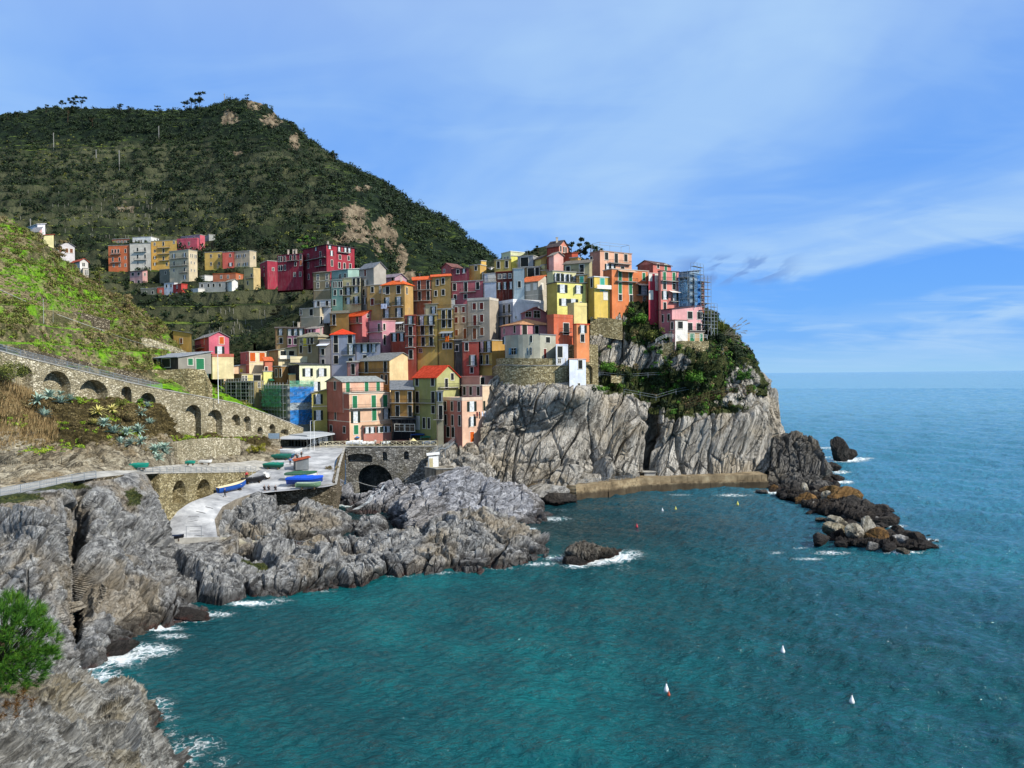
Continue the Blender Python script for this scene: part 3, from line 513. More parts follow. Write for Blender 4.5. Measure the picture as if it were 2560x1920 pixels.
# ================================================================ sea
FOAM = []   # (px, py, rx, ry, strength)
for a in [(215, 1660, 60, 26, 1.0), (290, 1640, 80, 26, 1.0), (370, 1625, 80, 20, .75), (250, 1690, 60, 26, .7), (400, 1570, 60, 9, .85), (470, 1548, 60, 9, .85), (540, 1535, 60, 10, .6), (620, 1508, 70, 7, .9), (700, 1500, 60, 8, .45), (430, 1590, 60, 9, .6),
          (395, 1760, 50, 22, .6), (405, 1790, 60, 18, .5), (450, 1890, 70, 40, .62), (500, 1860, 80, 30, .5), (430, 1830, 40, 30, .4), (560, 1905, 60, 20, .45), (1480, 1400, 60, 14, 1.1), (1530, 1392, 60, 16, 1.0), (1570, 1385, 50, 14, .6), (1440, 1415, 40, 8, .7), (1390, 1395, 40, 10, .6), (1350, 1410, 60, 7, .6), (1250, 1420, 60, 6, .5), (1100, 1432, 60, 6, .5), (1000, 1440, 50, 5, .5), (800, 1478, 60, 5, .45),
          (1385, 1297, 50, 8, .6), (1330, 1322, 20, 4, .7), (1400, 1275, 40, 5, .35), (2120, 1150, 50, 6, .9), (2150, 1146, 40, 4, .7), (2070, 1120, 40, 4, .6), (2060, 1143, 30, 3, .6), (2100, 1180, 30, 5, .7), (2110, 1205, 30, 5, .8), (1940, 1230, 60, 7, .7), (1830, 1238, 60, 5, .6), (1700, 1237, 50, 4, .45), (2000, 1370, 30, 4, .5), (2080, 1382, 60, 6, .65), (2020, 1397, 60, 5, .55), (2260, 1380, 60, 7, .7), (2320, 1350, 40, 6, .6), (2240, 1315, 30, 6, .7), (1940, 1382, 30, 5, .5), (2200, 1272, 30, 5, .5), (2330, 1365, 40, 7, .5), (870, 1262, 25, 6, 1.1)]: FOAM.append(a)
rr = np.concatenate([np.geomspace(12, 42, 30)[:-1], np.geomspace(42, 420, 780)[:-1], np.geomspace(420, 1500, 330)[:-1], np.geomspace(1500, 40000, 90)]); th = np.concatenate([np.linspace(-75, -36, 25)[:-1], np.linspace(-36, 37, 1000), np.linspace(37, 75, 25)[1:]]) * math.pi / 180
Rg, Tg = np.meshgrid(rr, th, indexing='ij'); X = Rg * np.sin(Tg); Y = Rg * np.cos(Tg); Z = np.zeros_like(X)
wr = np.random.default_rng(11); warp = pn(np.stack([X.ravel() / 60, Y.ravel() / 60, 0 * X.ravel()], 1)).reshape(X.shape)
shelter = 0.55 + 0.45 * np.clip((X + 0.25 * Y + 10) / 60, 0, 1)
for i in range(46):
    lam = 0.9 * (1.105 ** i); lam = min(lam, 30); an = R(205 + wr.normal() * 38); k = 2 * math.pi / lam; amp = 0.0128 * lam ** 0.93 * wr.uniform(0.6, 1.2)
    fade = np.clip(1.5 - Rg * 0.0048 / lam, 0, 1) * (1 if lam < 4 else max(.42, (4 / lam) ** .7)); ph = k * (X * math.cos(an) + Y * math.sin(an)) + wr.uniform(0, 6.28) + 2.5 * warp
    Z += amp * fade * shelter * np.sin(ph)
Z *= 1.0
P = np.stack([X, Y, Z], -1).reshape(-1, 3); px, py = proj(P); nr, nth = X.shape
idx = np.arange(nr * nth).reshape(nr, nth); Fq = np.stack([idx[:-1, :-1].ravel(), idx[:-1, 1:].ravel(), idx[1:, 1:].ravel(), idx[1:, :-1].ravel()], 1)
n = NT('sea_water', 0.07, 0.5); p = n.pos(); n.b.inputs['IOR'].default_value = 1.33
big = n.noise(n.vmap(p, (1, 1, 1)), 0.018, 4, 0.55, 0.5); med = n.noise(p, 0.11, 5, 0.6)
xx = n.sepz(p, 'X'); yy = n.sepz(p, 'Y')
offshore = n.mr(n.mt('ADD', n.mt('MULTIPLY', xx, 0.9), n.mt('MULTIPLY', yy, 0.42)), 60, 190)
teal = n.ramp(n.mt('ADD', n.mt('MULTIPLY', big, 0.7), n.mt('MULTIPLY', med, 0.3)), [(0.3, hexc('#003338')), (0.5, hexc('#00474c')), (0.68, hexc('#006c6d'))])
c = n.mix(offshore, teal, hexc('#2f7288')); c = n.mix(n.mr(yy, 118, 150), c, n.mix(offshore, hexc('#042c2f'), hexc('#2f7288')))  # second mix paints the cliff's dark reflection into the water colour
c = n.mix(n.mr(n.mt('ADD', yy, xx), 280, 1100), c, hexc('#5a90a4'))  # sky reflection painted in: farther water turns paler blue
fm = n.attr('mask'); fd = n.noise(p, 0.9, 3, 0.6); w1 = n.new('TexVoronoi'); w1.feature = 'DISTANCE_TO_EDGE'; w1.inputs['Scale'].default_value = 0.8
wv = n.new('VectorMath'); wv.operation = 'ADD'; nzc = n.new('TexNoise'); nzc.inputs['Scale'].default_value = 0.8; nzc.inputs['Detail'].default_value = 5; n.l.new(p, nzc.inputs['Vector']); sc = n.new('VectorMath'); sc.operation = 'SCALE'; sc.inputs['Scale'].default_value = 3.2; n.l.new(nzc.outputs['Color'], sc.inputs[0]); n.l.new(p, wv.inputs[0]); n.l.new(sc.outputs[0], wv.inputs[1]); n.l.new(wv.outputs[0], w1.inputs['Vector'])
lace = n.mt('SUBTRACT', 1.0, n.mr(w1.outputs['Distance'], 0.0, 0.22)); fine = n.noise(p, 3.5, 5, 0.75)
fv = n.mt('ADD', n.mt('MULTIPLY', fm, 1.15), n.mt('ADD', n.mt('MULTIPLY', lace, 0.42), n.mt('MULTIPLY', n.mt('SUBTRACT', fine, 0.5), 1.1)))
ff = n.mt('MULTIPLY', n.mr(fv, 0.76, 1.25, 0, .95), n.mr(fm, 0.02, 0.2)); aer = n.mt('MULTIPLY', n.mr(fm, 0.35, 1.0), 0.5)
c = n.mix(aer, c, hexc('#3fa6b0')); c = n.mix(ff, c, hexc('#eef4f4')); n.color(c); n.l.new(n.mr(ff, 0, 1, 0.07, 0.6), n.b.inputs['Roughness'])
rp = n.noise(n.vmap(p, (1.0, 1.5, 1), (0, 0, R(25))), 1.1, 5, 0.62, 0.4); rp2 = n.noise(n.vmap(p, (1.0, 1.7, 1), (0, 0, R(-15))), 0.28, 4, 0.6)
n.bump(n.mt('ADD', n.mt('MULTIPLY', rp, 0.6), n.mt('ADD', rp2, n.mt('MULTIPLY', ff, 0.25))), 1.0, 0.95)
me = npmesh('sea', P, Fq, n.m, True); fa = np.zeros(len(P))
for (x, y, rx, ry, s) in FOAM:
    dd = np.sqrt(((px - x) / rx)**2 + ((py - y) / ry)**2); dd /= 1.3; fa = np.maximum(fa, min(1.1, s * 1.15) * np.clip(1.25 - dd, 0, 1))
at = me.attributes.new('mask', 'FLOAT', 'POINT'); at.data.foreach_set('value', fa.astype(np.float32)); tag(link('water', me), kind='structure')
# ================================================================ walls, paths, bridge
DG = None
def boolcut(o, cutters):
    bm = MB()
    for c in cutters: bm.v += []; bm.add(*c)
    co = bm.build('cutter', [o.data.materials[0]])
    md = o.modifiers.new('b', 'BOOLEAN'); md.operation = 'DIFFERENCE'; md.solver = 'EXACT'; md.object = co; md.use_self = True
    bpy.context.view_layer.update(); dg = bpy.context.evaluated_depsgraph_get(); me = bpy.data.meshes.new_from_object(o.evaluated_get(dg))
    o.modifiers.clear(); o.data = me; bpy.data.objects.remove(co)
def archwall(name, label, cat, pts, drop, th, arches, mat, cope=None, step=2.5, z=None, curve=False):
    Pw = [W(*p) for p in pts]
    if curve: T_ = np.arange(len(Pw)); Pw = [Vector(q) for q in herm(np.linspace(0, len(Pw) - 1, 40), T_, np.array([p[:] for p in Pw]))]; step = 50
    if z is not None: Pw = [Vector((p.x, p.y, z)) for p in Pw]
    Q = [Pw[0]]
    for a, b in zip(Pw[:-1], Pw[1:]):
        k = max(1, int((b - a).length / step)); Q += [a.lerp(b, (i + 1) / k) for i in range(k)]
    nrm = []
    for i in range(len(Q)):
        t = (Q[min(i + 1, len(Q) - 1)] - Q[max(i - 1, 0)]); t.z = 0; t.normalize(); nrm.append(Vector((t.y, -t.x, 0)))
    n_ = len(Q); vs = []; fs = []
    for q, m in zip(Q, nrm): b = q - m * th; vs += [q, q - Vector((0, 0, drop)), b - Vector((0, 0, drop)), b]
    for i in range(n_ - 1):
        a, b = 4 * i, 4 * i + 4
        for k in range(4): l = (k + 1) % 4; fs.append((a + k, a + l, b + l, b + k))
    fs += [(3, 2, 1, 0), tuple(4 * n_ - 4 + k for k in range(4))]
    mb = MB(); mb.add(vs, fs); root = mb.build(name, [mat]); root.data.validate()
    cut = []
    Qx = [float(proj(np.array(q))[0]) for q in Q]
    for (pxc, yt, yb, wpx, dep) in arches:
        i = int(np.clip(np.searchsorted(Qx, pxc) - 1, 0, n_ - 2)); t = Q[i + 1] - Q[i]; t.z = 0; t.normalize(); m = Vector((t.y, -t.x, 0))
        def hit(px):
            r = ray(px, 1000); k = r[0] / r[1]; s = (k * Q[i].y - Q[i].x) / (t.x - k * t.y); return Q[i] + t * s
        A, B = hit(pxc - wpx / 2), hit(pxc + wpx / 2); c = (A + B) / 2; hw = (B - A).length / 2
        def zz(py): r = ray(pxc, py); return CAMH + r[2] * c.y / r[1]
        zt, zb = zz(yt), zz(yb); hh = zt - zb; rise = min(hw, hh * 0.6) if hw * 2 < hh * 1.6 else hh * 0.35
        prof = [(-hw, zb), (hw, zb)] + [(hw * math.cos(a), zt - rise + rise * math.sin(a)) for a in [math.pi * k / 10 for k in range(11)]]
        f = [Vector((c.x, c.y, 0)) + t * x + Vector((0, 0, z_)) + m * 1.0 for x, z_ in prof]; bk = [p - m * (1.0 + dep) for p in f]; k = len(f)
        cut.append((f + bk, [tuple(range(k)), tuple(range(2 * k - 1, k - 1, -1))] + [(j, j + k, (j + 1) % k + k, (j + 1) % k) for j in range(k)]))
    if cut: boolcut(root, cut)
    tag(root, label, cat)
    if cope:
        mb = MB()
        for i in range(n_ - 1):
            a, b = Q[i], Q[i + 1]; mb.slab([a + nrm[i] * 0.12 + Vector((0, 0, .15)), a - nrm[i] * cope + Vector((0, 0, .15)), b - nrm[i + 1] * cope + Vector((0, 0, .15)), b + nrm[i + 1] * 0.12 + Vector((0, 0, .15))], 0.17)
        mb.build('coping', [CONC], root)
    return root, Q, nrm
def nmat(name, cols, scale=0.6, rough=0.9, streak=0.0, bumpd=0.05):
    n = NT(name, rough, 0.2); p = n.pos(); c = n.ramp(n.noise(p, scale, 6, 0.65), [(0.3 + 0.4 * i / (len(cols) - 1), hexc(x)) for i, x in enumerate(cols)])
    if streak: c = n.mix(n.mr(n.noise(n.vmap(p, (1, 1, 0.12)), 1.5, 5, 0.65), 0.5, 0.75, 0, streak), c, hexc(cols[0], 0.35))
    n.color(c); n.bump(n.noise(p, 4, 5, 0.7), 0.5, bumpd); return n.m
CONC = nmat('concrete_light', ['#75726b', '#9e9b93', '#b9b6ad'], 0.5)
RAMPM = nmat('ramp_concrete', ['#6c6d70', '#9fa0a1', '#cbcbca'], 0.25)
CONCD = nmat('concrete_stained', ['#4f4a40', '#7f776a', '#a39b8a'], 0.4, streak=0.7)
STN = stone('stone_pale', '#b3a88b', '#ded5bb', '#6e6652', 1.9, 1.9); STB = stone('stone_bridge', '#827f79', '#aaa79f', '#4a4842', 1.5, 1.5); STD = stone('stone_dry', '#6d6252', '#a89c86', '#1e1b17', 2.0, 2.0); STG = stone('stone_gold', '#a1936c', '#cfc29b', '#544c3a', 1.8, 1.7)
GALV = plain('#9fa6aa', 0.45, 0.6, 'galvanised_steel'); WHITE = plain('#e9e9e4', 0.6); DARKM = plain('#15171c', 0.6)
def strip(name, A, B, mat, up=0.0, **k):
    V = []; n_ = len(A)
    for a, b in zip(A, B): V += [a + Vector((0, 0, up)), b + Vector((0, 0, up))]
    me = npmesh(name, V, [(2 * i, 2 * i + 1, 2 * i + 3, 2 * i + 2) for i in range(n_ - 1)], mat)
    me.flip_normals() if me.polygons[0].normal.z < 0 else None
    return tag(link(name, me), **k)
# lower coast path
edF = [(-250, 1252, 91), (0, 1241, 92), (100, 1222, 96), (180, 1205, 100), (240, 1195, 104), (310, 1187, 111), (366, 1185, 116), (400, 1183, 121), (450, 1182, 128), (540, 1181, 142), (600, 1180, 151), (640, 1178, 157), (690, 1162, 166)]
edB = [(-250, 1236, 98), (0, 1222, 99), (100, 1202, 102), (180, 1188, 106), (240, 1179, 109), (310, 1171, 115), (366, 1168, 121), (400, 1165, 125), (450, 1161, 139), (540, 1158, 151), (600, 1155, 160), (640, 1150, 164), (690, 1142, 172)]
strip('path', [W(*p) for p in edF], [W(*p) for p in edB], CONC, kind='structure')
rows = [[(428, 1346, 122), (488, 1346, 123), (548, 1343, 124)], [(424, 1300, 127), (485, 1300, 128), (541, 1300, 129)], [(466, 1262, 131), (515, 1265, 133), (560, 1268, 135)], [(525, 1238, 139.5), (570, 1240, 141), (625, 1238, 143)],
        [(583, 1212, 148.5), (680, 1217, 148.8), (838, 1211, 149)], [(640, 1180, 157.5), (730, 1180, 158), (836, 1183, 158)], [(690, 1142, 170), (735, 1148, 169), (838, 1152, 168)], [(700, 1114, 183), (730, 1116, 182), (864, 1121, 182)]]
S_RAMP = loft('ramp', rows, 90, 40, RAMPM, skirt=False); tag(S_RAMP.o, kind='structure')
mb = MB(); a, b = W(428, 1346, 122), W(548, 1343, 124); mb.box(a + Vector((0, 0, -4)), b - a, Vector((0, 1.2, 0)), Vector((0, 0, 4.02))); tag(mb.build('slipway_kerb', [CONC]), kind='structure')
E_ = [W(548, 1342, 124.2), W(541, 1300, 129), W(560, 1268, 135), W(592, 1250, 139.5), W(625, 1238, 143), W(640, 1226, 147.6)]
mb = MB()
for a, b in zip(E_[:-1], E_[1:]): mb.box(a + Vector((-.3, 0, -6)), b - a, Vector((.45, 0, 0)), Vector((0, 0, 6.12)))
tag(mb.build('slipway_edge', [CONCD]), kind='structure')
# grooves set across the slipway
for i, (x0, y0, x1, y1) in enumerate([(518, 1261, 537, 1266), (494, 1274, 518, 1278), (475, 1287, 503, 1287), (470, 1299, 500, 1297), (479, 1310, 503, 1308), (476, 1321, 503, 1320), (488, 1333, 511, 1332)]):
    mb = MB(); a = on(S_RAMP, x0, y0); b = on(S_RAMP, x1, y1); mb.box(a + Vector((0, 0, -.05)), b - a, Vector((0, .28, 0)), Vector((0, 0, .09))); tag(mb.build('slip_bar', [plain('#3c3b3a', .8)]), 'dark timber slip bar, number %s counted down the pale slipway' % ['one', 'two', 'three', 'four', 'five', 'six', 'seven'][i], 'slip bar', 'bars across the slipway')
# ledge terraces right of the slipway
for (x0, y0, x1, y1, d0, d1, wd, lb) in [(545, 1350, 645, 1360, 124, 126, 2.2, 1), (640, 1363, 742, 1377, 124.5, 125.5, 3.0, 2), (740, 1380, 850, 1390, 124, 125, 3.0, 3)]:
    mb = MB(); a, b = W(x0, y0, d0), W(x1, y1, d1); mb.box(a + Vector((0, 0, -3)), b - a, Vector((0, wd, 0)), Vector((0, 0, 3.0))); tag(mb.build('terrace_slab', [nmat('terrace_concrete', ['#6f6a58', '#99937f', '#b5b09c'], 0.5)]), kind='structure')
# plaza and its fill
PZ = W(935, 1117, 183).z
pz = [(690, 176), (864, 183.2), (1092, 184.2), (1160, 188), (1200, 205), (560, 215), (600, 190)]
mb = MB(); mb.slab([PD(x, d, PZ) for x, d in pz], 1.2); tag(mb.build('plaza', [CONC]), kind='structure')
br, Q, _ = archwall('bridge', 'grey rendered bridge wall with a big dark arch under the plaza', 'bridge', [(864, 1120, 183), (935, 1117, 183), (1009, 1113, 183), (1092, 1110, 184), (1096, 1110, 192)], 14, 9, [(933, 1161, 1250, 94, 8), (897, 1134, 1156, 63, 2.5), (960, 1129, 1152, 13, 1.5), (1014, 1128, 1149, 13, 1.5)], STB, 0.6, z=PZ)
vd, QV, nV = archwall('viaduct', 'long pale stone retaining wall with twelve blind arches carrying the sloping road', 'retaining wall', [(-250, 825, 108), (-60, 862, 112), (52, 892, 119), (140, 913, 127), (250, 939, 137), (316, 955, 142), (405, 974, 149), (500, 991, 157), (590, 1008, 167), (681, 1040, 179), (758, 1071, 189)], 15, 2.6,
    [(63, 915, 990, 40, 2.2), (140, 927, 1000, 76, 2.2), (232, 949, 1005, 68, 2.2), (316, 966, 1010, 26, 2.2), (369, 982, 1018, 40, 2.2), (482, 1012, 1094, 40, 2.0), (536, 1024, 1090, 38, 2.0), (589, 1036, 1064, 22, 1.6), (617, 1040, 1078, 18, 1.6), (649, 1067, 1100, 13, 1.6), (679, 1060, 1084, 14, 1.4), (710, 1073, 1088, 20, 1.4)], STN, 0.5)
archwall('retaining_wall', 'low pale stone terrace wall above the lower path, left of the boats', 'retaining wall', [(442, 1106, 136), (470, 1101, 139.5), (540, 1094, 150), (600, 1096, 158.5)], 7, 1.2, [], STN)
archwall('arcade_wall', 'golden stone wall with two dark arches beside the slipway', 'retaining wall', [(398, 1183.5, 120.8), (450, 1182.5, 127.8), (540, 1181.5, 141.8), (600, 1180, 151), (640, 1178.5, 157)], 9, 8, [(444, 1201, 1262, 34, 7), (505, 1198, 1250, 34, 7)], STG, 0.4)
archwall('quay_wall', 'rough dry stone quay wall under the covered boats', 'retaining wall', [(636, 1219, 151), (684, 1224, 148.0), (760, 1218, 148.4), (841, 1210.5, 148.8), (850, 1162, 166), (862, 1121, 182)], 7.5, 1.0, [], STD, 0.4)
archwall('rock_wall', 'small stone infill wall between two crags below the railing', 'retaining wall', [(242, 1196, 104), (275, 1191, 107), (312, 1187, 111)], 8, 1.0, [], STD)
archwall('block_wall', 'pale rendered block wall at the foot of the steel stair', 'retaining wall', [(1062, 1168, 170), (1090, 1173, 166), (1136, 1172, 166), (1142, 1168, 172)], 9, 6, [], CONCD, 0.3)
# road behind the viaduct parapet
strip('road', [q - m * 0.3 + Vector((0, 0, -.02)) for q, m in zip(QV, nV)], [q - m * 7 + Vector((0, 0, .1)) for q, m in zip(QV, nV)], CONC, up=0.1, kind='structure')
# upper dry-stone walls on the hillside and along the road
archwall('terrace_wall', 'tall pale stone wall under the tin-roofed bar, above the arched road wall', 'retaining wall', [(352, 918, 160), (400, 926, 163), (470, 921, 164), (512, 925, 166), (520, 965, 166)], 11, 2, [], STG)
archwall('terrace_wall', 'sloping mossy stone wall falling towards the yellow gabled house', 'retaining wall', [(256, 822, 172), (300, 836, 175), (380, 848, 182), (440, 868, 189), (480, 885, 192)], 7, 2, [], STN)
archwall('terrace_wall', 'dark dry stone wall just above the road railing', 'retaining wall', [(60, 872, 123), (140, 887, 132), (230, 908, 142), (330, 930, 152), (400, 955, 157)], 3, 1, [], STD)
archwall('terrace_wall', 'grey dry stone wall in the middle of the green terraces', 'retaining wall', [(-20, 750, 152), (60, 765, 155), (145, 775, 162), (210, 783, 169), (275, 800, 174)], 4, 1, [], STD)
archwall('terrace_wall', 'dry stone wall on the left edge of the green terraces', 'retaining wall', [(-60, 806, 138), (40, 812, 143), (80, 815, 146)], 3.5, 1, [], STD)
archwall('terrace_wall', 'dark dry stone wall above the orange earth patch', 'retaining wall', [(135, 828, 150), (200, 835, 157), (255, 850, 161)], 4, 1, [], STD)
# headland sea wall and walkway
fr = [(1262, 1209), (1330, 1210), (1398, 1212), (1440, 1214), (1520, 1206), (1600, 1196), (1680, 1192), (1760, 1190), (1850, 1188), (1918, 1187)]
mb = MB(); A = [Wz(x, y, 3.3) for x, y in fr]; B = [a + Vector((0, 7, 0)) for a in A]
for i in range(len(A) - 1): mb.slab([A[i], B[i], B[i + 1], A[i + 1]], 5.0)
for i in range(3, len(A) - 1): mb.slab([A[i] + Vector((-.0, -.9, -1.6)), A[i] + Vector((0, .3, -1.6)), A[i + 1] + Vector((0, .3, -1.6)), A[i + 1] + Vector((0, -.9, -1.6))], 4.0)
WALK = nmat('walkway_concrete', ['#5b4f3c', '#86765c', '#a99b7e'], 0.35, streak=0.95); _t = WALK.node_tree; _n = NT.__new__(NT); _n.m = WALK; _n.t = _t; _n.n = _t.nodes; _n.l = _t.links; _n.b = _t.nodes['Principled BSDF']; _src = _n.b.inputs['Base Color'].links[0].from_socket; _n.color(_n.mix(_n.mr(_n.mt('ADD', _n.sepz(_n.pos()), _n.noise(_n.pos(), .7, 4)), 2.6, 1.7, 0, .8), _src, hexc('#2a231b'))); tag(mb.build('sea_wall', [WALK]), 'curved rust-stained concrete walkway along the foot of the headland cliff', 'sea wall')
mb = MB()
for i in range(3): 
    for k in range(3): a = A[i + 2].lerp(A[i + 3], 0.0) if False else A[2 + i]; b = A[3 + i]; mb.slab([a + Vector((0, -.5 - .5 * k, -.6 - .7 * k)), a + Vector((0, .2, -.6 - .7 * k)), b + Vector((0, .2, -.6 - .7 * k)), b + Vector((0, -.4 - .4 * k, -.6 - .7 * k))], 1.6)
tag(mb.build('sea_steps', [WALK]), 'wide stepped concrete ledges below the left end of the walkway', 'steps')
mb = MB(); mb.box(Wz(1612, 1190, 3.3) + Vector((0, .6, 0)), (2.9, -.3, 0), (0, 2, 0), (0, 0, .9)); mb.slab([Wz(1610, 1190, 3.3) + Vector(v) for v in ((-.1, .3, 1.05), (3.3, 0, 1.05), (3.3, 3, 1.05), (-.1, 3, 1.05))], .16); tag(mb.build('concrete_block', [CONC]), 'grey flat-topped concrete block on the walkway by the dark cleft', 'concrete block')
# curved bastion under the round house
bast = [(1225, 930, 200), (1240, 915, 194), (1262, 913, 188.5), (1330, 914, 186), (1400, 914, 187), (1424, 914, 189), (1432, 912, 194)]
archwall('bastion', 'round rubble stone bastion under the curved grey house', 'retaining wall', bast, 7.5, 3, [], STG, 0.2, curve=True)
archwall('bastion_parapet', 'rough stone footing ring between curved grey house and bastion', 'retaining wall', [(x + (8 if x > 1400 else 0), y - 18, d + .9) for x, y, d in bast[1:6]], 2.2, 2, [], STG, curve=True)
archwall('retaining_wall', 'stone retaining wall with recessed arch right of the white towers', 'retaining wall', [(1420, 862, 197), (1468, 860, 198), (1495, 862, 200)], 13, 2, [(1472, 912, 960, 20, 0.8)], STG)
archwall('retaining_wall', 'brown stone wall on the headland between bushes and yellow house', 'retaining wall', [(1476, 792, 206.5), (1520, 795, 206.5), (1556, 800, 207)], 5.5, 1.0, [], STG)
archwall('retaining_wall', 'low stone wall under the pink villa terrace railing', 'retaining wall', [(1640, 862, 204.5), (1700, 852, 203.5), (1772, 853, 205.5)], 5, 2, [], STG)
archwall('retaining_wall', 'pale planter wall among bushes left of the rusty mesh', 'retaining wall', [(1528, 938, 200), (1560, 940, 201)], 2, .6, [], STG)
# ---------------------------------------------------------------- railings
def railing(label, pts, h=1.05, sp=2.0, nb=0, rails=2, style='', mat=None, r=0.035, posts=True, group=None, cat='railing', name='railing'):
    P = [p if isinstance(p, Vector) else W(*p) for p in pts]; root = empty(name, P[0], label=label, cat=cat, group=group); mat = mat or GALV; off = P[0]
    tot = MB(); up = Vector((0, 0, 1))
    for a, b in zip(P[:-1], P[1:]):
        k = max(1, round((b - a).length / sp))
        for i in range(k):
            c, e = a.lerp(b, i / k), a.lerp(b, (i + 1) / k)
            if posts: m = MB(); m.bar(c - up * .15, c + up * h, r * 1.35); m.build('post', [mat], root, off=off)
            for q in range(rails): z = h * (1 - q / max(1, rails - (0 if nb or style == 'x' else 0))) if rails > 1 else h; tot.bar(c + up * z, e + up * z, r)
            if style == 'x': tot.bar(c + up * .1, e + up * (h - .08), r * .8); tot.bar(e + up * .1, c + up * (h - .08), r * .8); tot.bar(c + up * .1, e + up * .1, r)
            for q in range(nb): f = c.lerp(e, (q + 1) / (nb + 1)); tot.bar(f + up * .08, f + up * h, r * .45, n=4)
            if nb: tot.bar(c + up * .08, e + up * .08, r * .8)
    m = MB(); m.bar(P[-1] - up * .15, P[-1] + up * h, r * 1.35); m.build('post', [mat], root, off=off)
    tot.build('rail', [mat], root, off=off); return root
railing('grey steel railing along the coast path at the left edge', edF[0:5], sp=2.4, nb=9, r=0.04)
railing('pale steel railing on the path above the two dark arches', [(345, 1186, 115), (400, 1183.5, 121), (450, 1182.5, 128), (540, 1181.5, 142), (640, 1178.5, 157)], sp=2.2, nb=0, rails=3, r=.035)
railing('long grey railing on top of the arched road wall', [tuple(q + Vector((0, 0, .15)))and Vector(q + Vector((0, 0, .15))) for q in QV if -230 < float(proj(np.array(q))[0]) < 410][::1], sp=3.2, nb=11, r=.045, posts=True)
railing('cream crossed-bar railing along the plaza edge above the bridge', [Vector((q.x, q.y, PZ + .15)) for q in [PD(800, 181, 0), PD(864, 183.3, 0), PD(935, 183.3, 0), PD(1009, 183.3, 0), PD(1092, 184.3, 0)]], h=1.15, sp=1.75, rails=1, style='x', mat=plain('#d8cfae', .6), r=.05)
railing('dark steel handrail on the stair up from the boat park to the plaza', [W(742, 1143, 169), W(790, 1112, 178), W(817, 1101, 182)], sp=2, rails=2)
railing('grey steel railing along the left half of the headland walkway', [Wz(x, y, 3.3) for x, y in [(1212, 1200), (1262, 1208), (1330, 1209), (1398, 1211), (1440, 1212), (1520, 1204), (1598, 1195)]], sp=3, rails=3, r=.03)
railing('short pale handrail going down the sea steps', [Wz(1397, 1210, 3.3), Wz(1408, 1222, 2.2), Wz(1424, 1233, 1.0)], sp=1.5, rails=2)
railing('pale handrail across the shelf of rock right of the slipway', [(640, 1362, 125), (742, 1376, 126), (850, 1385, 126)], sp=5, rails=2, r=.03, h=1.6)
railing('thin post and chain barrier at the foot of the slipway', [W(466, 1344, 123), W(504, 1343, 123.5)], sp=8, rails=1, r=.03, h=1.9)
railing('white terrace railing under the ochre arches of the pink villa', [(1640, 857, 203.6), (1665, 845, 203.4), (1768, 847, 205)], sp=2, rails=3, mat=WHITE)
railing('grey fence line across the headland between bushes below the pink villa', [(1675, 889, 207), (1740, 886, 208), (1808, 885, 210)], sp=3, rails=3, h=1.5)
railing('thin wire fence through bushes above the bare cliff face', [(1497, 940, 200), (1560, 946, 201), (1620, 942, 203), (1680, 940, 205)], sp=6, rails=2, r=.025)
railing('bent pale handrail on the right shoulder of the headland', [(1746, 955, 208), (1752, 935, 209), (1812, 916, 211)], sp=8, rails=1, r=.07, h=1.2)
railing('slanting rusty mesh fence on top of the right cliff', [(1714, 1022, 203), (1760, 1005, 205), (1810, 990, 207), (1880, 985, 212)], sp=5, nb=14, rails=3, r=.025, h=2.2, mat=plain('#6b543c', .9))
railing('wire fence stepping down beside the dark cleft', [(1560, 985, 200), (1640, 1000, 203), (1690, 985, 205), (1745, 975, 207)], sp=5, rails=2, r=.03, h=1.3)
# metal stair right of the bridge
st = empty('steel_stair', W(1066, 1150, 172), label='grey steel stair with two flights beside the bridge', cat='stair'); off = st.location.copy()
def flight(a, b, wv, name='flight'):
    m = MB(); k = 14
    for i in range(k + 1): p = a.lerp(b, i / k); m.box(p, wv, (b - a).normalized() * .3 * Vector((1, 1, 0)).length, (0, 0, .06))
    for s in (Vector(), wv): m.bar(a + s, b + s, .09); m.bar(a + s + Vector((0, 0, 1)), b + s + Vector((0, 0, 1)), .04); [m.bar(a.lerp(b, i / 8) + s, a.lerp(b, i / 8) + s + Vector((0, 0, 1)), .03) for i in range(9)]
    m.build(name, [GALV], st, off=off)
a, b, c, d = W(1070, 1144, 176), W(1099, 1122, 179), W(1113, 1122, 180), W(1138, 1100, 185)
flight(a, b, Vector((.5, 1.3, 0))); flight(c, d, Vector((.5, 1.3, 0)))
m = MB(); m.box(b, c - b, (.5, 1.3, 0), (0, 0, .1)); m.build('landing', [GALV], st, off=off)
for p in (b, c, a): m = MB(); m.bar(p, p - Vector((0, 0, 5)), .08); m.build('leg', [GALV], st, off=off)
k = empty('kiosk', W(1084, 1171, 170), label='small white kiosk with a slanted roof beside the steel stair', cat='kiosk'); m = MB()
m.box((-1.1, 0, -.3), (2.2, .5, 0), (-.4, 2, 0), (0, 0, 3.1)); m.build('wall', [WHITE], k); m = MB(); m.slab([(-1.5, -.4, 3.1), (1.4, .2, 3.3), (1.1, 2.9, 3.5), (-1.9, 2.3, 3.3)], .15); m.build('roof', [WHITE], k); m = MB(); m.box((-.95, -.02, .1), (.8, .18, 0), (0, .05, 0), (0, 0, 2.2)); m.build('door', [plain('#b9ad86')], k)
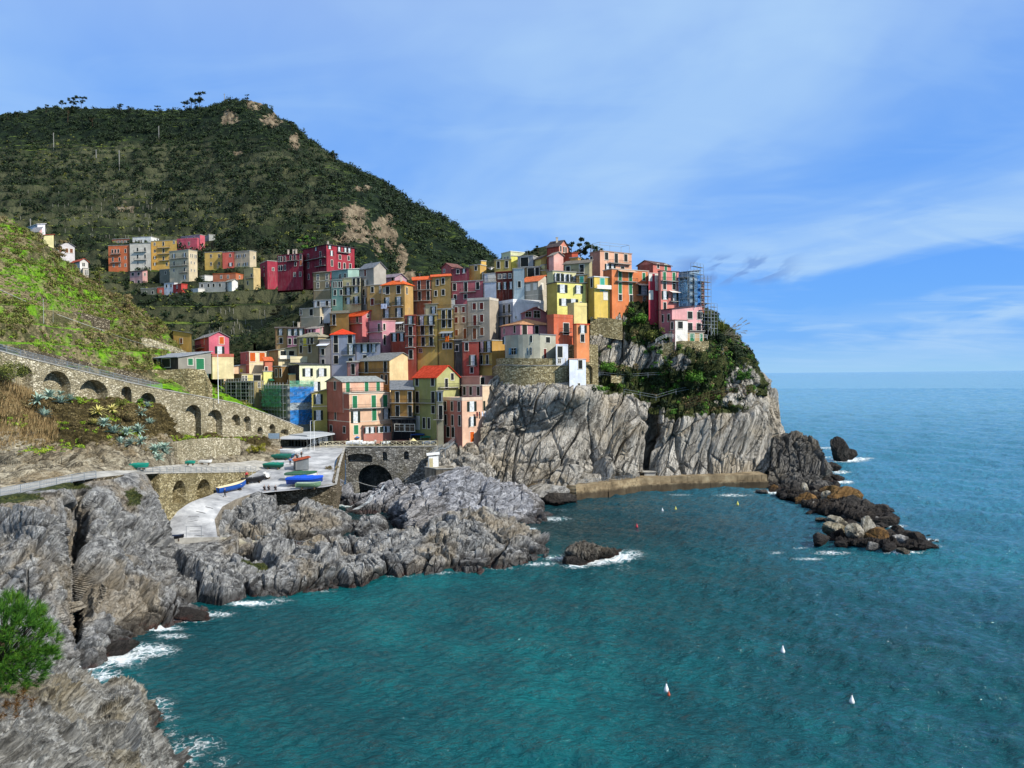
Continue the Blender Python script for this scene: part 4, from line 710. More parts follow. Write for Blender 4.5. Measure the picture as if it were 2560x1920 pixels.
# ================================================================ houses
TILE = {}
def tile(col):
    if col not in TILE:
        n = NT('roof_' + col.strip('#'), 0.85, 0.2); p = n.pos(); wv = n.new('TexWave'); wv.inputs['Scale'].default_value = 1.4; wv.inputs['Distortion'].default_value = 1.0; n.l.new(n.vmap(p, (1, 0.5, 0.2)), wv.inputs['Vector'])
        v = n.noise(p, 1.3, 6, 0.7); c = hexc(col)
        a = n.ramp(v, [(0.3, tuple(x * 0.55 for x in c[:3]) + (1,)), (0.5, c), (0.7, tuple(min(1, x * 1.3 + .02) for x in c[:3]) + (1,))])
        n.color(a); n.bump(n.mt('ADD', wv.outputs['Fac'], v), 0.7, 0.08); TILE[col] = n.m
    return TILE[col]
FRAMEM = plain('#d9d4c6', .7, name='window_trim'); GLASS = NT('window_glass', 0.12, 0.5).color(hexc('#0c0f14')).m; CURT = nmat('curtain', ['#8f9496', '#c3c8cc', '#dfe3e6'], 2.0)
SHUT = {'g': '#12221c', 'k': '#0f1716', 'G': '#1d6e47', 'r': '#5e1d12', 'o': '#c2560c', 't': '#3fa28a', 'n': '#77452b', 'b': '#24506e', 'y': '#e0d44a'}
def winmesh(st, w, h, far):
    key = ('win', st, round(w, 1), round(h, 1), far)
    if key in _mc: return _mc[key]
    shut = plain(SHUT.get(st, '#12221c'), .7); open_ = st in 'gb' or st == 'R' or st == 'W'
    f = MB(); t = .13
    if st in 'w': f.cb(-w / 2 - t, w / 2 + t, -.07, .02, -t, h + t)
    else:
        f.cb(-w / 2 - t, -w / 2, -.06, .02, 0, h); f.cb(w / 2, w / 2 + t, -.06, .02, 0, h); f.cb(-w / 2 - t, w / 2 + t, -.07, .02, h, h + t); f.cb(-w / 2 - t - .05, w / 2 + t + .05, -.12, .02, -t, 0)
    pm = CURT if st in 'gW' else GLASS; parts = []
    pane = MB(); pane.cb(-w / 2, w / 2, -.015, .01, 0, h, 0)
    if open_ or st in 'pw':
        pane.cb(-.04, .04, -.04, -.015, 0, h, 1); pane.cb(-w / 2, w / 2, -.038, -.015, h * .62, h * .62 + .05, 1)
    sh = []
    if open_:
        for s in (-1, 1): m = MB(); m.cb(min(s * (w / 2 + .02), s * (w + .02)), max(s * (w / 2 + .02), s * (w + .02)), -.13, -.075, 0, h); sh.append(m)
    elif st not in 'pwd':
        for s in (-1, 1): m = MB(); m.cb(*( (-w / 2, -.012) if s < 0 else (.012, w / 2)), -.05, -.02, 0, h); sh.append(m)
    if far:
        k = len(f.v)
        def app(m, mi):
            b = len(f.v); f.v += m.v; f.f += [[b + i for i in q] for q in m.f]; f.mi += mi if isinstance(mi, list) else [mi] * len(m.f)
        app(pane, [1 if q == 0 else 0 for q in pane.mi]); [app(m, 2) for m in sh]
        r = (f.mesh('window', [FRAMEM, pm, shut]), None, [])
    else: r = (f.mesh('window', [FRAMEM]), pane.mesh('pane', [pm, FRAMEM]), [m.mesh('shutter', [shut]) for m in sh])
    _mc[key] = r; return r
REG = {'A': (200, 540, .27125), 'H': (0, 540, .25316), 'B': (680, 600, .18083), 'C': (1000, 580, .18083), 'D': (1380, 580, .21700), 'E': (500, 800, .18083), 'F': (780, 830, .17483), 'G': (1050, 820, .20344), 'P': (0, 0, 1.0)}
PIPE = plain('#5f4a3a', .6)
def planhit(O, e, px, pym):
    r = ray(px, pym); k = r[0] / r[1]; den = e.x - k * e.y
    return (k * O.y - O.x) / den if abs(den) > 1e-6 else 0.0
def H_(reg, x0, xc, x1, yt, yb, col, roof, label, wins=(), bal=(), d=None, a=None, rh=1.5, rc='#8a8478', ext=5, name='house', cat='house', dep=8.0, group=None, awn=(), chim=(), dd=0, lcol=None, band=None, parapet=None, round_=False, pipe=True):
    ox, oy, sc = REG[reg]; X = lambda v: ox + v * sc; Yf = lambda v: oy + v * sc
    px0, pxc, px1, pyt, pyb = X(x0), X(xc), X(x1), Yf(yt), Yf(yb)
    if d is None and reg == 'A':
        q = (np.abs(S_T.px - pxc) < 14) & (np.abs(S_T.py - pyb - 3) < 12); d = float(S_T.P.reshape(-1, 3)[q, 1].mean()) / gfac(pxc, pyb) - 1.5; dd *= .5
    elif d is None: d = DV(pxc, pyb)
    d += dd; O = W(pxc, pyb, d); pym = (pyt + pyb) / 2
    wl, wr = pxc - px0, px1 - pxc; L_only = wr < 2.5; R_only = wl < 2.5
    view = Vector((O.x, O.y, 0)).normalized()
    far_ok = True
    if a is None: a = 21 if L_only else 66 if R_only else min(58, max(24, math.degrees(math.atan2(wr, wl))))
    a = R(a); e1 = Vector((-math.cos(a), math.sin(a), 0)); e2 = Vector((math.sin(a), math.cos(a), 0))
    if L_only and math.degrees(a) > 21 and far_ok: a = R(21 if reg != 'A' else math.degrees(a)); e1 = Vector((-math.cos(a), math.sin(a), 0))
    if L_only: e2 = (view + Vector((-.03, 0, 0))).normalized(); Bl = dep
    else: Bl = min(max(planhit(O, e2, px1, pym), .5), 30)
    if R_only: e1 = (view + Vector((.03, 0, 0))).normalized(); Al = dep
    else: Al = min(max(planhit(O, e1, px0, pym), .5), 34)
    zc = lambda py, at=None: CAMH + ray(pxc if at is None else at[0], py)[2] * (O.y if at is None else at[1]) / ray(pxc if at is None else at[0], py)[1]
    ext = max(ext, 9) if reg == 'A' else ext; z0 = O.z - ext; z1 = zc(pyt); root = empty(name, O, label=label, cat=cat, group=group)
    up = Vector((0, 0, 1)); o = Vector(O.xyz); base = Vector((O.x, O.y, z0)); hh = z1 - z0; far = d > 262
    c = [base, base + e2 * Bl, base + e2 * Bl + e1 * Al, base + e1 * Al]
    wm = stucco(col); mats = [wm, stucco(lcol) if lcol else wm]; wall = MB()  # lcol: on many houses a darker left wall with shade painted in
    if round_:
        # plan curve: left face bulges into a quarter round
        k = 10; ctr = base + e1 * Al * .5 + e2 * Al * .28; pts = []
        pts = [base + e1 * (Al * i / k) - Vector((e2.x, e2.y, 0)) * (math.sin(math.pi * i / k) ** .8 * Al * .26) for i in range(k + 1)][::-1] + [base + e2 * Bl, base + e2 * Bl + e1 * Al]
        n_ = len(pts); vs = pts + [p + up * hh for p in pts]; wall.add(vs, [(i, (i + 1) % n_, (i + 1) % n_ + n_, i + n_) for i in range(n_)] + [tuple(range(n_, 2 * n_))])
    else:
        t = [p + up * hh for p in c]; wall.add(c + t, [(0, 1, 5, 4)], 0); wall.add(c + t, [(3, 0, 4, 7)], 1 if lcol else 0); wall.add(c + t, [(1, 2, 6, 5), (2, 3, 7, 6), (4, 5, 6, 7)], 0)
    top = base + up * hh; ov = .38 if not far else .5
    rm = MB(); rmat = [tile(rc)]
    if roof in ('gR', 'gL', 'hip', 'm', 'mR'):
        u, v, Lu, Lv = (e1, e2, Al, Bl) if roof in ('gR', 'hip', 'm', 'mR') else (e2, e1, Bl, Al)
        if roof in ('gR', 'gL'):
            A0 = top; apex0 = top + v * Lv / 2 + up * rh; apex1 = apex0 + u * Lu
            wall.add([top, top + v * Lv, apex0, top + u * Lu, top + u * Lu + v * Lv, apex1], [(0, 1, 2), (5, 4, 3)])
            s = rh / (Lv / 2); dz = up * (-ov * s)
            for sg, edge in ((-1, top), (1, top + v * Lv)):
                e = edge + v * (sg * ov) + dz; ap = apex0 - u * ov; pts = [e - u * ov, e + u * (Lu + ov), apex1 + u * ov, ap]
                rm.slab([p + up * .17 for p in pts], .16)
        elif roof == 'hip':
            q = min(Lu, Lv) / 2; r0 = top + v * Lv / 2 + u * (q if Lu > Lv else Lu / 2 - .05) + up * rh; r1 = top + v * Lv / 2 + u * (Lu - q if Lu > Lv else Lu / 2 + .05) + up * rh
            if Lv > Lu: r0 = top + u * Lu / 2 + v * q + up * rh; r1 = top + u * Lu / 2 + v * (Lv - q) + up * rh
            C = [top - u * ov - v * ov, top - u * ov + v * (Lv + ov), top + u * (Lu + ov) + v * (Lv + ov), top + u * (Lu + ov) - v * ov]; C = [p + up * .05 for p in C]
            fs = [(0, 1, 4), (1, 2, 5, 4), (2, 3, 5), (3, 0, 4, 5)] if Lu >= Lv else [(0, 1, 5, 4), (1, 2, 5), (2, 3, 4, 5), (3, 0, 4)]
            rm.add(C + [r0, r1], fs + [(3, 2, 1, 0)]); rm.slab([p + up * .001 for p in C], .14)
        else:   # single slope rising to the back ('m') or to the left ('mR')
            if roof == 'mR': u, v, Lu, Lv = e2, e1, Bl, Al
            wall.add([top, top + u * Lu, top + v * Lv, top + u * Lu + v * Lv, top + v * Lv + up * rh, top + u * Lu + v * Lv + up * rh], [(0, 2, 4), (1, 5, 3), (2, 3, 5, 4)])
            s = rh / Lv; pts = [top - u * ov - v * ov - up * ov * s, top + u * (Lu + ov) - v * ov - up * ov * s, top + u * (Lu + ov) + v * (Lv + ov) + up * (rh + ov * s), top - u * ov + v * (Lv + ov) + up * (rh + ov * s)]
            rm.slab([p + up * .17 for p in pts], .16)
    elif roof == 'flat':
        o2 = .16; C = [top - e1 * o2 - e2 * o2, top - e1 * o2 + e2 * (Bl + o2), top + e1 * (Al + o2) + e2 * (Bl + o2), top + e1 * (Al + o2) - e2 * o2]; rm.slab([p + up * .18 for p in C], .24)
        rmat = [CONC if rc == '#8a8478' else plain(rc, .8)]
    elif roof == 'par':     # roof terrace behind a parapet
        hp = parapet or .9; th = .2; pm = rmat = [stucco(rc) if rc != '#8a8478' else wm]
        for (s, e, Ls, inn) in ((top, e1, Al, e2), (top, e2, Bl, e1), (top + e2 * Bl, e1, Al, -e2), (top + e1 * Al, e2, Bl, -e1)): rm.box(s - inn * .06 + up * .003, e * Ls, inn * th, up * hp)
    wall.build('wall', mats, root, off=O)
    if rm.v:
        ro = rm.build('roof', rmat, root, off=O)
        for cx in chim:      # chimneys at pixel columns
            s = planhit(O, e1, X(cx), pym); p = top + e1 * min(max(s, .5), Al - .5) + e2 * Bl * .35; m = MB(); m.box(p + Vector((-.3, -.3, 0)), (.6, 0, 0), (0, .6, 0), (0, 0, rh * .8 + 1.3)); m.box(p + Vector((-.4, -.4, rh * .8 + 1.3)), (.8, 0, 0), (0, .8, 0), (0, 0, .15)); m.build('chimney', [stucco('#c9b9a0')], ro, off=O)
    # windows
    for wn in wins:
        cols, rws, st = wn[0], wn[1], wn[2]; ww = wn[3] if len(wn) > 3 else .95; wh = wn[4] if len(wn) > 4 else 1.5
        for cx in cols:
            R_side = (X(cx) > pxc and not L_only) or R_only
            e, ln = (e2, Bl) if R_side else (e1, Al); s = planhit(O, e, X(cx), pym)
            if s < .1 or s > ln - .1: continue
            xd = e2 if R_side else -e1; nrm = xd.cross(up)
            for ry in rws:
                z = zc(Yf(ry)) - wh / 2
                zt_ = z1 + (rh * .7 if roof in ('gR', 'gL') else 0) - .25
                if z + wh > zt_: z = min(z, max(zt_ - wh, z - .8)); wh_ = min(wh, zt_ - z)
                else: wh_ = wh
                if wh_ < .5: continue
                p = Vector((O.x, O.y, z)) + e * s
                if round_ and not R_side: p = p - e2 * (math.sin(math.pi * min(1, s / Al)) ** .8 * Al * .26) 
                fr, pn_, shs = winmesh(st, ww, wh_, far); Mx = Matrix([[xd.x, -nrm.x, 0, p.x - O.x], [xd.y, -nrm.y, 0, p.y - O.y], [0, 0, 1, p.z - O.z], [0, 0, 0, 1]])
                wo = link('window' if st != 'd' else 'door', fr, root, Mx)
                if pn_: link('pane', pn_, wo)
                for qi, q in enumerate(shs):
                    so_ = link('shutter', q, wo)
                    if st in 'gbW' and random.random() < .35:
                        hx = (ww / 2 + .02) * (1 if qi else -1); so_.matrix_local = Matrix.Translation((hx, -.1, 0)) @ Matrix.Rotation(random.uniform(.4, 1.3) * (-1 if qi else 1), 4, 'Z') @ Matrix.Translation((-hx, .1, 0))
    for b in bal:
        bx0, bx1, by = b[0], b[1], b[2]; solid = len(b) > 3 and b[3]; R_side = (X((bx0 + bx1) / 2) > pxc and not L_only) or R_only; e = e2 if R_side else e1; xd = e2 if R_side else -e1; nrm = xd.cross(up)
        s0, s1 = sorted((planhit(O, e, X(bx0), pym), planhit(O, e, X(bx1), pym))); s0 = max(s0, -.6); s1 = min(s1, (Bl if R_side else Al) + .6)
        z = zc(Yf(by)); p = Vector((O.x, O.y, z)) + e * s0; m = MB(); w_ = .95; m.box(p + nrm * .01, e * (s1 - s0), nrm * w_, up * .14); bo = m.build('balcony', [CONC if not solid else plain(solid, .7)], root, off=O)
        r_ = MB(); A = p + nrm * (w_ - .06) + up * .14; hr = .95
        if solid: r_.box(A, e * (s1 - s0), nrm * .06, up * hr)
        else:
            r_.bar(A + up * hr, A + e * (s1 - s0) + up * hr, .035); k = max(2, int((s1 - s0) / (.28 if not far else .6)))
            for i in range(k + 1): r_.bar(A + e * ((s1 - s0) * i / k), A + e * ((s1 - s0) * i / k) + up * hr, .018 if not far else .03, n=4)
        for s in (s0 + .03, s1 - .03): q = Vector((O.x, O.y, z + .14)) + e * s; r_.bar(q + up * hr, q + nrm * w_ + up * hr, .035); [r_.bar(q + nrm * f_, q + nrm * f_ + up * hr, .018, n=4) for f_ in (.3, .6, .9)]
        r_.build('railing', [plain('#2b2c30', .6) if not solid else plain(solid, .7)], bo, off=O)
    for (bx0, bx1, by, acol) in awn:
        R_side = (X((bx0 + bx1) / 2) > pxc and not L_only) or R_only; e = e2 if R_side else e1; xd = e2 if R_side else -e1; nrm = xd.cross(up)
        s0, s1 = sorted((planhit(O, e, X(bx0), pym), planhit(O, e, X(bx1), pym))); z = zc(Yf(by)); p = Vector((O.x, O.y, z)) + e * s0; m = MB(); m.slab([p + nrm * .03, p + e * (s1 - s0) + nrm * .03, p + e * (s1 - s0) + nrm * 1.6 - up * .6, p + nrm * 1.6 - up * .6], .06); m.build('awning', [plain(acol, .8)], root, off=O)
    if band:
        m = MB()
        for by in band:
            z = zc(Yf(by))
            if not R_only: m.box(Vector((O.x, O.y, z)) - e2 * .05, e1 * Al, e2 * .04, up * .16)
            if not L_only: m.box(Vector((O.x, O.y, z)) - e1 * .05 - e2 * .05, e2 * (Bl + .05), e1 * .04, up * .16)
        m.build('string_course', [stucco('#e6d6bb')], root, off=O)
    if pipe and not far and not R_only and not round_:
        m = MB(); q = Vector((O.x, O.y, z0)) + e1 * (Al - .15) - e2 * .08; m.bar(q, q + up * (hh - .1), .05); m.build('drainpipe', [PIPE], root, off=O)
    root['_dims'] = [Al, Bl, hh]; HS.append((root, O, e1, e2, Al, Bl, z1)); return root
HS = []
h = H_
# colours
ORG, YEL, OCH, RED, PNK, CRM, SAL, ROS = '#d9640e', '#dba51a', '#c98d1f', '#b0281c', '#dc7f6c', '#d9cba6', '#d8694a', '#c4425a'
g_ = 'houses stacked on the far hillside'
# ---- far village
h('A', 262, 458, 458, 268, 490, ORG, 'flat', 'orange far house at the left end of the far row', [([300, 328, 355, 420], [320], 'k', .9, 2.0), ([303, 365], [395], 'k', .9, 2.0), ([418], [383], 'p'), ([310, 365, 418], [452], 'p')], [(285, 380, 350), (285, 382, 426)], a=8, group=g_)
h('A', 295, 458, 458, 208, 268, '#8e4a2c', 'flat', 'brown roof-top loggia on the orange far house', [([325, 355, 385, 415, 440], [240], 'p', 1.2, 1.8)], a=8, dd=8, ext=14, group=g_)
h('A', 460, 655, 655, 250, 475, '#d8cdb8', 'flat', 'cream far house with four balconied doors, second in the far row', [([532, 600], [305, 370], 'k', .9, 2.0), ([532, 600], [428], 'p')], [(500, 615, 330), (500, 615, 405)], a=8, group=g_)
h('A', 485, 655, 745, 190, 250, '#dcdcd6', 'flat', 'white set-back attic storey above the cream far house', [([545, 565, 600], [230], 'p', 1, 1.8)], a=10, dd=8, ext=14, group=g_)
h('A', 657, 895, 895, 222, 480, YEL, 'flat', 'yellow far house with three balconies, third in the far row', [([770], [250, 315, 385], 'k', .9, 2.0), ([690], [250, 315], 'p'), ([690], [375, 435], 'W', .8, 1.4), ([868], [240], 'p'), ([800], [440], 'k')], [(715, 835, 290), (715, 830, 348), (730, 830, 408)], a=10, group=g_)
h('A', 895, 1080, 1100, 215, 345, ROS, 'par', 'rose pink far house in front of the tall pink tower', [([925, 1005], [250], 'k', .9, 1.8), ([1020], [300], 'p')], a=12, group=g_)
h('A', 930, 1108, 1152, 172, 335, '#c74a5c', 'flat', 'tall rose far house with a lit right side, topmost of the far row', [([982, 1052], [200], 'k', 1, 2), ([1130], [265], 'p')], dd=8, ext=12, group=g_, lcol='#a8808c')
h('A', 1150, 1190, 1245, 170, 270, '#9d9f97', 'flat', 'bare grey concrete box right of the tall rose house', [([1165], [190], 'p', 1.4, 1.4)], dd=16, group=g_)
h('A', 825, 1005, 1082, 310, 600, '#cbb990', 'flat', 'tall beige apartment house with three long balconies in the far village', [([868, 965], [355], 'g', 1.0, 2.2), ([868, 965], [425], 'k', .9, 2), ([865], [487], 'p'), ([965], [490], 'k', .9, 2), ([965], [562], 'g', 1, 2), ([1022, 1040, 1060, 1072], [360], 'k', .5, 1.8), ([1025, 1055], [425, 495], 'p', .6, 1.2)], [(830, 1000, 385), (830, 1000, 455), (915, 1000, 520)], group=g_, dd=-8, rh=.6)
h('A', 1150, 1312, 1312, 330, 462, '#d3a92e', 'flat', 'yellow far house with four dark windows right of the beige block', [([1208, 1282], [365, 438], 'k', .9, 1.7)], a=10, group=g_)
h('A', 1314, 1420, 1420, 330, 462, '#cf5440', 'flat', 'coral far house squeezed between yellow and beige ones', [([1385], [362], 'k', .9, 1.6), ([1388], [445], 'W', 1.2, 1.7)], a=10, group=g_)
h('A', 1421, 1565, 1625, 318, 466, '#c3b08c', 'flat', 'beige far house with paired shutters and a bright gable end', [([1452, 1478, 1518], [360], 'g', .7, 1.5), ([1465, 1515, 1540], [440], 'g', .7, 1.6), ([1605], [375], 'p')], group=g_)
h('A', 460, 578, 622, 505, 655, '#c9908a', 'm', 'small pale pink far house with four dark windows', [([488, 542], [530, 603], 'k', 1.6, 1.5), ([598], [535], 'p')], rc='#3c3a3e', group=g_, rh=.8)
h('A', 735, 825, 828, 490, 605, '#6f7466', 'flat', 'grey-green stuccoed annex left of the beige apartment house', [([790], [520], 'k')], group=g_, dd=-4)
h('A', 560, 705, 712, 665, 748, '#6e6f60', 'flat', 'low mossy stone shed in the lowest far row', [([605, 670], [705], 'k', 1.2, 1.6)], group=g_, a=12)
h('A', 712, 775, 778, 655, 745, '#bb4a37', 'flat', 'small coral box house left of the white terrace house', [([745], [692], 'p', .8, 1)], group=g_, a=12)
h('A', 775, 868, 900, 612, 690, '#d0d2d4', 'flat', 'white terrace house wedged between the coral and red box houses', [([800, 840], [640], 'k', 1, 1.6)], group=g_, dd=-2, rh=.5)
h('A', 780, 880, 918, 558, 615, '#e2e4e2', 'par', 'white roof-terrace block above the small red house', [([850, 875], [592], 'p')], group=g_, dd=4)
h('A', 857, 935, 990, 626, 738, '#c02a1c', 'flat', 'bright red box house with one white-framed window, lowest far row', [([895], [650], 'p', .9, 1.3), ([890], [712], 'p', 1, 1.3)], group=g_, dd=-6, rc='#b03a2a')
h('A', 992, 1090, 1155, 668, 745, '#d6d2cb', 'flat', 'rounded white hut at the bottom of the far village', [([1030], [712], 'k', 1.4, 2.4), ([1112], [705], 'p', 1.2, .8)], group=g_, dd=-8, rc='#c9c6c0')
h('A', 1098, 1342, 1350, 608, 682, '#9a9b97', 'flat', 'long low grey house right of the white hut', [([1125, 1185, 1232, 1290], [635], 'k', 1.1, 1.7)], group=g_, dd=-2, a=10)
h('A', 1340, 1400, 1455, 598, 662, '#dcdad4', 'gR', 'small white gabled shed at the right end of the long grey house', group=g_, rh=1, dd=-4)
h('A', 1062, 1150, 1235, 545, 605, '#cfcdc8', 'flat', 'small white hut with a sloping top behind the long grey house', [([1100], [575], 'p')], group=g_)
h('A', 1200, 1268, 1345, 462, 530, '#cdbd98', 'par', 'cream terrace hut above the long orange house', [([1232], [492], 'k', 1.6, 1.6)], group=g_)
h('A', 1225, 1435, 1505, 527, 602, '#bf6434', 'flat', 'long low orange house with a pale right end', [([1302, 1365], [557], 'p', 1, 1.5), ([1470], [555], 'p')], group=g_, rc='#c86a3a', a=12)
h('A', 1512, 1600, 1665, 492, 640, '#c9ad66', 'par', 'small ochre terrace house left of the little crimson house', [([1580], [545], 'k', 1, 1.6), ([1545], [610], 'k', 1, 1.8)], [(1530, 1650, 572)], group=g_)
h('A', 1660, 1728, 1830, 412, 578, '#a71f3a', 'flat', 'small crimson house joined to the left end of the crimson palace', [([1697], [470, 532], 'p', .9, 1.4), ([1780], [487], 'p')], group=g_, dd=-18, lcol='#9a1b38')
h('B', 75, 432, 434, 190, 520, '#9c1832', 'flat', 'long crimson wing with three chimneys, left half of the crimson palace', [([100, 132, 180], [240, 365], 'k', .8, 2.2), ([262, 318, 402], [210], 'k', .9, 2.2), ([325], [325], 'k', .9, 1.6), ([402], [310], 'o', .9, 2.6), ([390, 310], [470], 'p', 1, 1.8)], [(215, 370, 280)], d=304, a=30, rc='#7c2438', chim=(230, 300, 340), rh=1.5)
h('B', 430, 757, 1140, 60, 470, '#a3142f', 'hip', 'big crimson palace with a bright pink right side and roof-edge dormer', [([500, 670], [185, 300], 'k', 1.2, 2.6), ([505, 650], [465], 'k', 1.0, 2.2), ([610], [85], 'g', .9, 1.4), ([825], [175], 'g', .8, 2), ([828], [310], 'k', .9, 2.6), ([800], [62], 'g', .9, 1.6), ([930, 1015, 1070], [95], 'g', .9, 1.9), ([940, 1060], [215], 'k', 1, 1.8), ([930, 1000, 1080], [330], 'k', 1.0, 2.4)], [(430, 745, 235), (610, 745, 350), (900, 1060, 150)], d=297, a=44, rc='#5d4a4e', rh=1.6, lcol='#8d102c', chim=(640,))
# white villas behind the left hill crest
h('H', 278, 370, 446, 82, 150, '#dcdde0', 'm', 'little white hut on the skyline at the far left', [([358], [108], 'p', 1, 1)], d=262, rc='#cfd0d2', rh=.5, ext=9)
h('H', 300, 385, 415, 150, 215, '#c99a90', 'm', 'low pink hut just under the white skyline hut', d=258, rc='#8c8a8a', rh=1.4, ext=9)
h('H', 408, 432, 530, 190, 250, '#e0d48a', 'm', 'tiny pale yellow house with a thin red roof edge', d=254, rc='#a34a34', rh=.5, ext=9)
h('H', 475, 590, 738, 290, 410, '#cfc8c6', 'gR', 'white villa with four brown shutters behind the green hill', [([522], [305], 'n', .9, 1.3), ([597, 660, 705], [335], 'n', .9, 1.5)], d=246, rc='#77746f', rh=1.6, ext=9)
h('H', 690, 790, 870, 445, 520, '#d7cfc6', 'gR', 'lower white house with a red roof behind the green hill', [([825], [475], 'p', .9, 1.2)], d=242, rc='#9a4630', rh=1.0, ext=3)
h('H', 785, 820, 875, 515, 600, '#c7b6a2', 'flat', 'narrow beige annex below the lower white house', [([848, 862], [555], 'p', .6, 1.6)], d=238, ext=9)
# ---- left middle of the village
h('B', 572, 806, 818, 440, 830, '#94825a', 'hip', 'tall weathered brown house with flaking plaster', [([635, 762], [505, 615], 'p', .9, 1.7)], a=30, rc='#6b6459', band=(560, 690), rh=.8)
h('B', 580, 812, 818, 825, 930, '#c9cccf', 'flat', 'white terrace storey under the flaking brown house', [([642, 762], [872], 'k', 1, 1.6)], [(660, 810, 925)], dd=-6, a=28)
h('B', 818, 978, 985, 548, 985, '#6fa090', 'flat', 'tall mint green house with six dark windows', [([862, 885, 935, 962], [612], 'k', .7, 1.9), ([873, 958], [722], 'k', .9, 1.7), ([862, 974], [858], 'k', .9, 1.9)], a=28)
h('B', 820, 1050, 1205, 405, 548, '#8fb3a3', 'm', 'pale mint attic with a terrace on top of the mint house', [([940, 1010], [490], 'p', 1, 1.5)], [(822, 975, 552)], dd=7, rc='#d0d5cc', ext=12, rh=.8)
h('B', 975, 1232, 1236, 512, 940, '#cdbb7c', 'flat', 'cream yellow house with two balconies between mint and grey ones', [([1055], [705], 'g', 1.1, 2.7), ([1165], [685], 'g', 1.1, 1.9), ([1055], [832], 'g', 1.1, 2.0), ([1165], [835], 'g', 1.1, 2.6), ([1135, 1197], [572], 'k', 1, 2.4), ([1052], [600], 'p', .7, .9)], [(980, 1105, 762), (1105, 1230, 886), (978, 1225, 632)], a=26)
h('B', 1212, 1412, 1578, 378, 920, '#a69f92', 'gR', 'tall grey house with one red window and a bright white gable', [([1292], [438], 'r', 1.0, 2.1), ([1292], [578], 'g', 1.2, 2.0), ([1270], [705], 'k', .9, 2.0), ([1282], [830], 'g', .9, 2.0)], rc='#6c7076', rh=1.9, lcol='#a0988c')
h('B', 1415, 1700, 1860, 512, 640, '#b48c9c', 'gR', 'low lilac attic house with a pale pink gable', [([1480], [575], 'g', .9, 1.9), ([1670], [540], 'k')], rh=1.4, rc='#7b7078', ext=8)
h('B', 1310, 1516, 1518, 618, 1000, '#b9913f', 'flat', 'mustard house half, left of the orange hip roof', [([1390], [680], 'k', 1.0, 1.8), ([1387], [848], 'r', 1.1, 2.1), ([1497], [685], 'p', .5, 2)], [(1445, 1510, 890)], a=24)
h('B', 1515, 1838, 1952, 608, 1100, '#bd913f', 'hip', 'big mustard house with an orange hip roof and three balconies', [([1600, 1752], [680], 'k', 1.3, 2.4), ([1550], [685], 'p', .5, 1.6), ([1600, 1755], [845], 'g', 1.3, 2.8), ([1587, 1755], [1000], 'g', 1.3, 2.8), ([1865], [695], 'k', .8, 2)], [(1530, 1645, 910), (1680, 1815, 908), (1540, 1815, 1074)], rc='#cc5a24', rh=1.6, chim=(1750,))
h('B', 390, 665, 815, 935, 1200, '#b7a884', 'flat', 'low cream house with two arched dark doors at the village edge', [([545], [975], 'k', 1.4, 2.1), ([680, 762], [1110], 'k', .9, 2.4), ([765], [990], 'p', 1, 1.5), ([400], [985], 'p')], band=(1060,))
h('B', 805, 1065, 1070, 1010, 1245, '#b8861e', 'm', 'ochre house with a grey slate roof and one tall dark window', [([858], [1095], 'k', 1.1, 3.2)], [(815, 895, 1175)], rc='#6e6a5e', rh=1.4, a=26)
h('B', 1062, 1120, 1205, 985, 1060, '#e2b92a', 'flat', 'small bright yellow roof room beside the dark red one', dd=5)
h('B', 1200, 1350, 1352, 920, 1010, '#7c1414', 'flat', 'small dark red roof room above the coral pink house', dd=6)
h('B', 985, 1247, 1475, 1045, 1215, '#d0686a', 'gR', 'coral pink house with an orange roof and a pale pink gable side', [([1040], [1085], 'W', .8, 1.5), ([1180], [1095], 'k', 1, 1.9), ([1330], [1045], 'p', 1, 1)], [(985, 1245, 1155)], rc='#c84e22', rh=1.8, dd=2)
h('B', 1340, 1525, 1705, 1112, 1400, '#c98490', 'flat', 'pale pink house with a wide terrace right of the coral gable', [([1480], [1215], 'k', 1, 2.6), ([1552], [1200], 'k', .8, 1.9), ([1555], [1380], 'k', .8, 3)], [(1340, 1540, 1270)], rc='#b58a84')
h('B', 1640, 1840, 1843, 1280, 1470, '#b5401c', 'flat', 'small burnt orange house with two white-curtained windows', [([1692, 1795], [1330], 'g', .9, 2.2)], awn=(), a=26)
h('B', 1655, 1835, 1838, 1150, 1275, '#7f8487', 'flat', 'grey glazed roof porch above the burnt orange house', [([1690, 1740, 1790], [1205], 'p', 1.3, 1.8)], [(1645, 1835, 1270)], awn=((1720, 1825, 1130, '#c9cdd2'),), dd=4, a=26)
h('B', 1842, 2000, 2006, 1040, 1750, '#b4432a', 'flat', 'narrow brick red house with three balconies, left of the yellow pair', [([1918], [1110], 'g', 1.0, 2.5), ([1918], [1255, 1405, 1580], 'k', 1.2, 2.5)], [(1860, 1985, 1170), (1860, 1985, 1328), (1860, 1985, 1488)], a=22, rc='#cf6a50')
h('B', 810, 1155, 1158, 1300, 1765, '#98a0b4', 'hip', 'white house shaded blue-grey under the vivid red hip roof', [([885, 1082], [1340], 'k', 1.4, 2.4), ([885], [1495, 1650], 'k', 1.4, 2.4), ([1095], [1512], 'g', 1.2, 3.0), ([1085], [1690], 'k', 1.3, 2.4), ([1290], [1610], 'k')], [(975, 1150, 1592)], rc='#d8401a', rh=1.9, dep=9, a=16)  # white wall given its blue-grey shade as base colour
h('B', 1158, 1500, 1504, 1425, 1765, '#959cae', 'flat', 'lower white wing shaded grey with a railed terrace joined to the red-roofed house', [([1285], [1490], 'g', 1.3, 2.3), ([1410], [1490], 'g', 1.0, 2.3), ([1285], [1615], 'k', 1.2, 1.2)], [(1160, 1500, 1425)], a=14, dd=1)  # white wing, its grey shade put into the base colour
